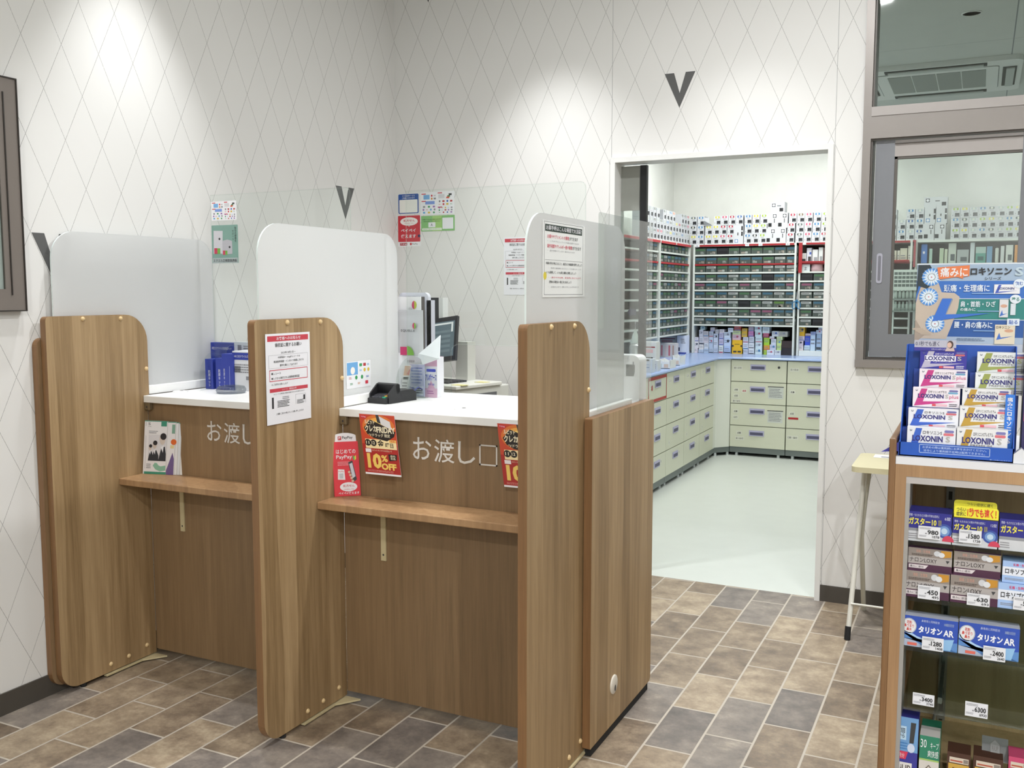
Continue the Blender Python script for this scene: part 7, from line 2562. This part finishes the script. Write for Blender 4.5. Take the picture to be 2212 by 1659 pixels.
mb.poly([(W * 0.74, 0), (W * 0.97, 0), (W * 0.95, H * 0.3), (W * 0.78, H * 0.35)], mat('#c9b4b0', 0.5), M, 0.0008)
mb.disc(W * 0.86, H * 0.62, W * 0.075, mat('#4a3430', 0.5), M, 0.0009, H * 0.36)
mb.disc(W * 0.84, H * 0.58, W * 0.055, mat('#d8b4a4', 0.5), M, 0.0012, H * 0.26)
solid('header_card', mb, 'small printed card with person portrait above the violet painkiller box', 'card')
# neighbour display cut by the picture edge, paper tent beside it
mb = MB()
a = at('Y', FY + 0.03, 2204, 1000)
mb.box(a.x, a.x + 0.1, FY + 0.03, FY + 0.12, zb, at('Y', FY + 0.03, 2206, 765).z, mat('#2f2a5a', 0.45))
mb.rect(a.x + 0.002, zb + 0.08, a.x + 0.1, zb + 0.11, mat('#c8456a', 0.5), frame((0, FY + 0.03, 0)), 0.0006)
mb.rect(a.x + 0.002, zb + 0.12, a.x + 0.1, zb + 0.18, mat('#7a9ad8', 0.5), frame((0, FY + 0.03, 0)), 0.0006)
solid('side_display', mb, 'dark violet product display cut off beside the blue counter display', 'display')
mb = MB()
a = at('Y', FY - 0.004, 2203, 1012)
mb.prism([(-0.012, 0), (0.014, 0), (0.014, 0.018), (0.001, 0.03), (-0.012, 0.018)], -0.02, 0, mat('#dadbe0', 0.5), frame((a.x, FY - 0.004, zb)))
solid('paper_tent', mb, 'small white paper tent on the display unit by the blue display', 'paper')

# ------------------------------------------------------------------ folding stand by the wall
t = thing('folding_table', (2.7, -0.3, 0), 'small folding table with cream padded top and white tubular legs', 'table')
zt = 0.745
mb = MB()
CR = mat('#d0c9a6', 0.5)
p = [at('Z', zt, 1838, 1008), at('Z', zt, 1863, 978)]
y0 = p[0].y
y1 = max(p[1].y, y0 + 0.1)
y1 = min(y1, -0.03)
mb.prism(rrect(p[0].x, y0, p[0].x + 0.62, y1, (0.03, 0.03, 0.03, 0.03)), zt - 0.022, zt, CR)
part('top', mb, t, 'cream padded top')
LG = mat('#dcdbd2', 0.35)
f0 = at('Z', 0.0, 1830, 1382)
f1 = at('Z', 0.0, 1866, 1316)
tx = p[0].x
for dx, nm in ((0.0, 0), (0.56, 1)):
    mb = MB()
    mb.tube([(tx + 0.03 + dx, y0 + (y1 - y0) * 0.7, zt - 0.023), (f0.x + 0.002 + dx, f0.y + 0.012, 0.04)], 0.0105, LG, 12)
    leg = part('leg', mb, t)
    mb = MB()
    mb.tube([(f0.x + 0.001 + dx, f0.y + 0.01, 0.055), (f0.x + dx, f0.y, 0.001)], 0.0125, RUBBER, 12)
    part('rubber_foot', mb, leg, 'black rubber foot')
    mb = MB()
    mb.tube([(tx + 0.055 + dx, y0 + (y1 - y0) * 0.55, zt - 0.023), (f1.x + 0.003 + dx, (f1.y + y0) * 0.5, 0.4), (f1.x + dx, f1.y - 0.01, 0.001)], 0.0105, mat('#c9c8ba', 0.4), 12)
    part('leg', mb, t)
mb = MB()
c = at('Y', f0.y + 0.03, 1838, 1304)
mb.tube([(c.x, f0.y + 0.03, c.z), (c.x + 0.56, f0.y + 0.03, c.z)], 0.005, LG, 8)
part('cross_bar', mb, t)
mb = MB()
a = at('Z', zt, 1888, 986)
mb.box(a.x, a.x + 0.1, a.y - 0.03, a.y + 0.05, zt + 0.0005, zt + 0.002, PAPER)
mb.rect(a.x + 0.03, a.y - 0.02, a.x + 0.07, a.y, INKG, None, zt + 0.0024)
solid('paper_slip', mb, 'white printed paper slip lying on the cream folding table', 'paper')

# ------------------------------------------------------------------ ceiling fittings
t = thing('ceiling_cassette', (2.64, 2.66, CEIL), 'square white ceiling air conditioner seen through the upper window pane', 'air conditioner')
AC = mat('#d8dcda', 0.5)
mb = MB()
mb.prism(rrect(2.14, 2.16, 3.14, 3.16, 0.06), CEIL - 0.03, CEIL - 0.0005, AC)
mb.prism(rrect(2.27, 2.3, 3.01, 3.01, 0.03), CEIL - 0.0325, CEIL - 0.03, mat('#7f8583', 0.6))
mb.prism(rrect(2.275, 2.305, 3.005, 3.005, 0.03), CEIL - 0.034, CEIL - 0.0325, AC)
part('panel', mb, t)
mb = MB()
GRL = mat('#8e9490', 0.6)
for k in range(4):
    x = 2.345 + k * 0.149
    mb.box(x, x + 0.142, 2.37, 2.93, CEIL - 0.0365, CEIL - 0.034, GRL)
part('intake_grille', mb, t, 'grey intake grille')
for x0, x1, y0, y1 in ((2.34, 2.94, 2.19, 2.27), (2.34, 2.94, 3.05, 3.13), (2.17, 2.25, 2.36, 2.96), (3.03, 3.11, 2.36, 2.96)):
    mb = MB()
    mb.box(x0, x1, y0, y1, CEIL - 0.034, CEIL - 0.0302, mat('#3f4341', 0.7))
    vx = x1 - x0 > 0.2
    mb.box(x0 + 0.02, x1 - 0.02 if vx else x1 - 0.012, y0 + 0.012, y1 - (0.012 if vx else 0.02), CEIL - 0.044, CEIL - 0.036, mat('#aeb4b1', 0.5))
    part('louvre', mb, t)
LIT = mat('#f4f8f6', 0.5, emit=4.0)
RING = mat('#dfe2e0', 0.5)


def downlight(x, y, r, label, grp, lit=True, CEIL=CEIL):
    t = thing('ceiling_downlight', (x, y, CEIL), label, 'ceiling light', grp)
    mb = MB()
    M = frame((x, y, CEIL), X_, -Y_)
    mb.lathe([(r, 0.0005), (r, 0.004), (r * 0.88, 0.006), (r * 0.86, 0.003)], RING, M, 28)
    part('trim_ring', mb, t)
    mb = MB()
    mb.disc(0, 0, r * 0.86, LIT if lit else mat('#dfe6e4', 0.4), M, 0.003, n=28)
    part('lens', mb, t)


downlight(2.70, 3.745, 0.05, 'small lit round downlight beyond the ceiling air conditioner', 'round downlights of the dispensing room')
downlight(2.86, 1.09, 0.05, 'pale unlit disc standing in for a lamp reflection, nearer than the air conditioner', 'round downlights of the dispensing room', False)  # reflection of a lamp in the window, built as an unlit disc
for i, (x, y) in enumerate(STORE_FILLS):
    downlight(x, y, 0.26, 'large round fill lamp added unseen in the dispensing room, %s from the side wall' % ORD[i], 'added fill lamps of the dispensing room')
for i, (x, y) in enumerate([q[:2] for q in SHOP_FILLS]):
    downlight(x, y, 0.1, 'round fill lamp added unseen over the shop floor, %s from the counters' % ORD[i], 'added fill lamps of the shop', CEIL=CEILS)
t = thing('exit_sign', (2.83, 4.14, CEIL - 0.12), 'pale green white hanging exit sign behind the window transom', 'sign')
mb = MB()
mb.box(2.79, 2.88, 4.13, 4.15, CEIL - 0.12, CEIL - 0.03, mat('#cfe6e0', 0.4, emit=0.4))
mb.disc(0.055, 0.05, 0.02, mat('#6fb4a4', 0.5), frame((2.79, 4.13, CEIL - 0.12)), 0.0006)
mb.poly([(0.02, 0.02), (0.05, 0.02), (0.06, 0.05), (0.03, 0.045)], mat('#6fb4a4', 0.5), frame((2.79, 4.13, CEIL - 0.12)), 0.0008)
mb.box(2.83, 2.84, 4.138, 4.142, CEIL - 0.03, CEIL - 0.0005, RING)
part('board', mb, t)

# recessed spot lamps that graze the wallpapered walls and light the counters
SPOTS = [(0.33, -1.90, 80, 66, 'along the side wall'), (1.0, -0.5, 75, 84, 'along the back wall'), (1.95, -0.6, 50, 90, 'before the doorway'), (0.75, -2.5, 48, 84, 'before the first counter'),
         (1.75, -2.5, 48, 84, 'before the second counter'), (3.0, -1.3, 60, 84, 'before the service window')]
for i, (x, y, pw, an, wh) in enumerate(SPOTS):
    downlight(x, y, 0.055, 'small recessed spot lamp ' + wh, 'recessed spot lamps of the shop', CEIL=CEILS)
    spot('recessed_spot', (x, y, CEILS - 0.02), pw, an, 0.85, WARM, 0.04)
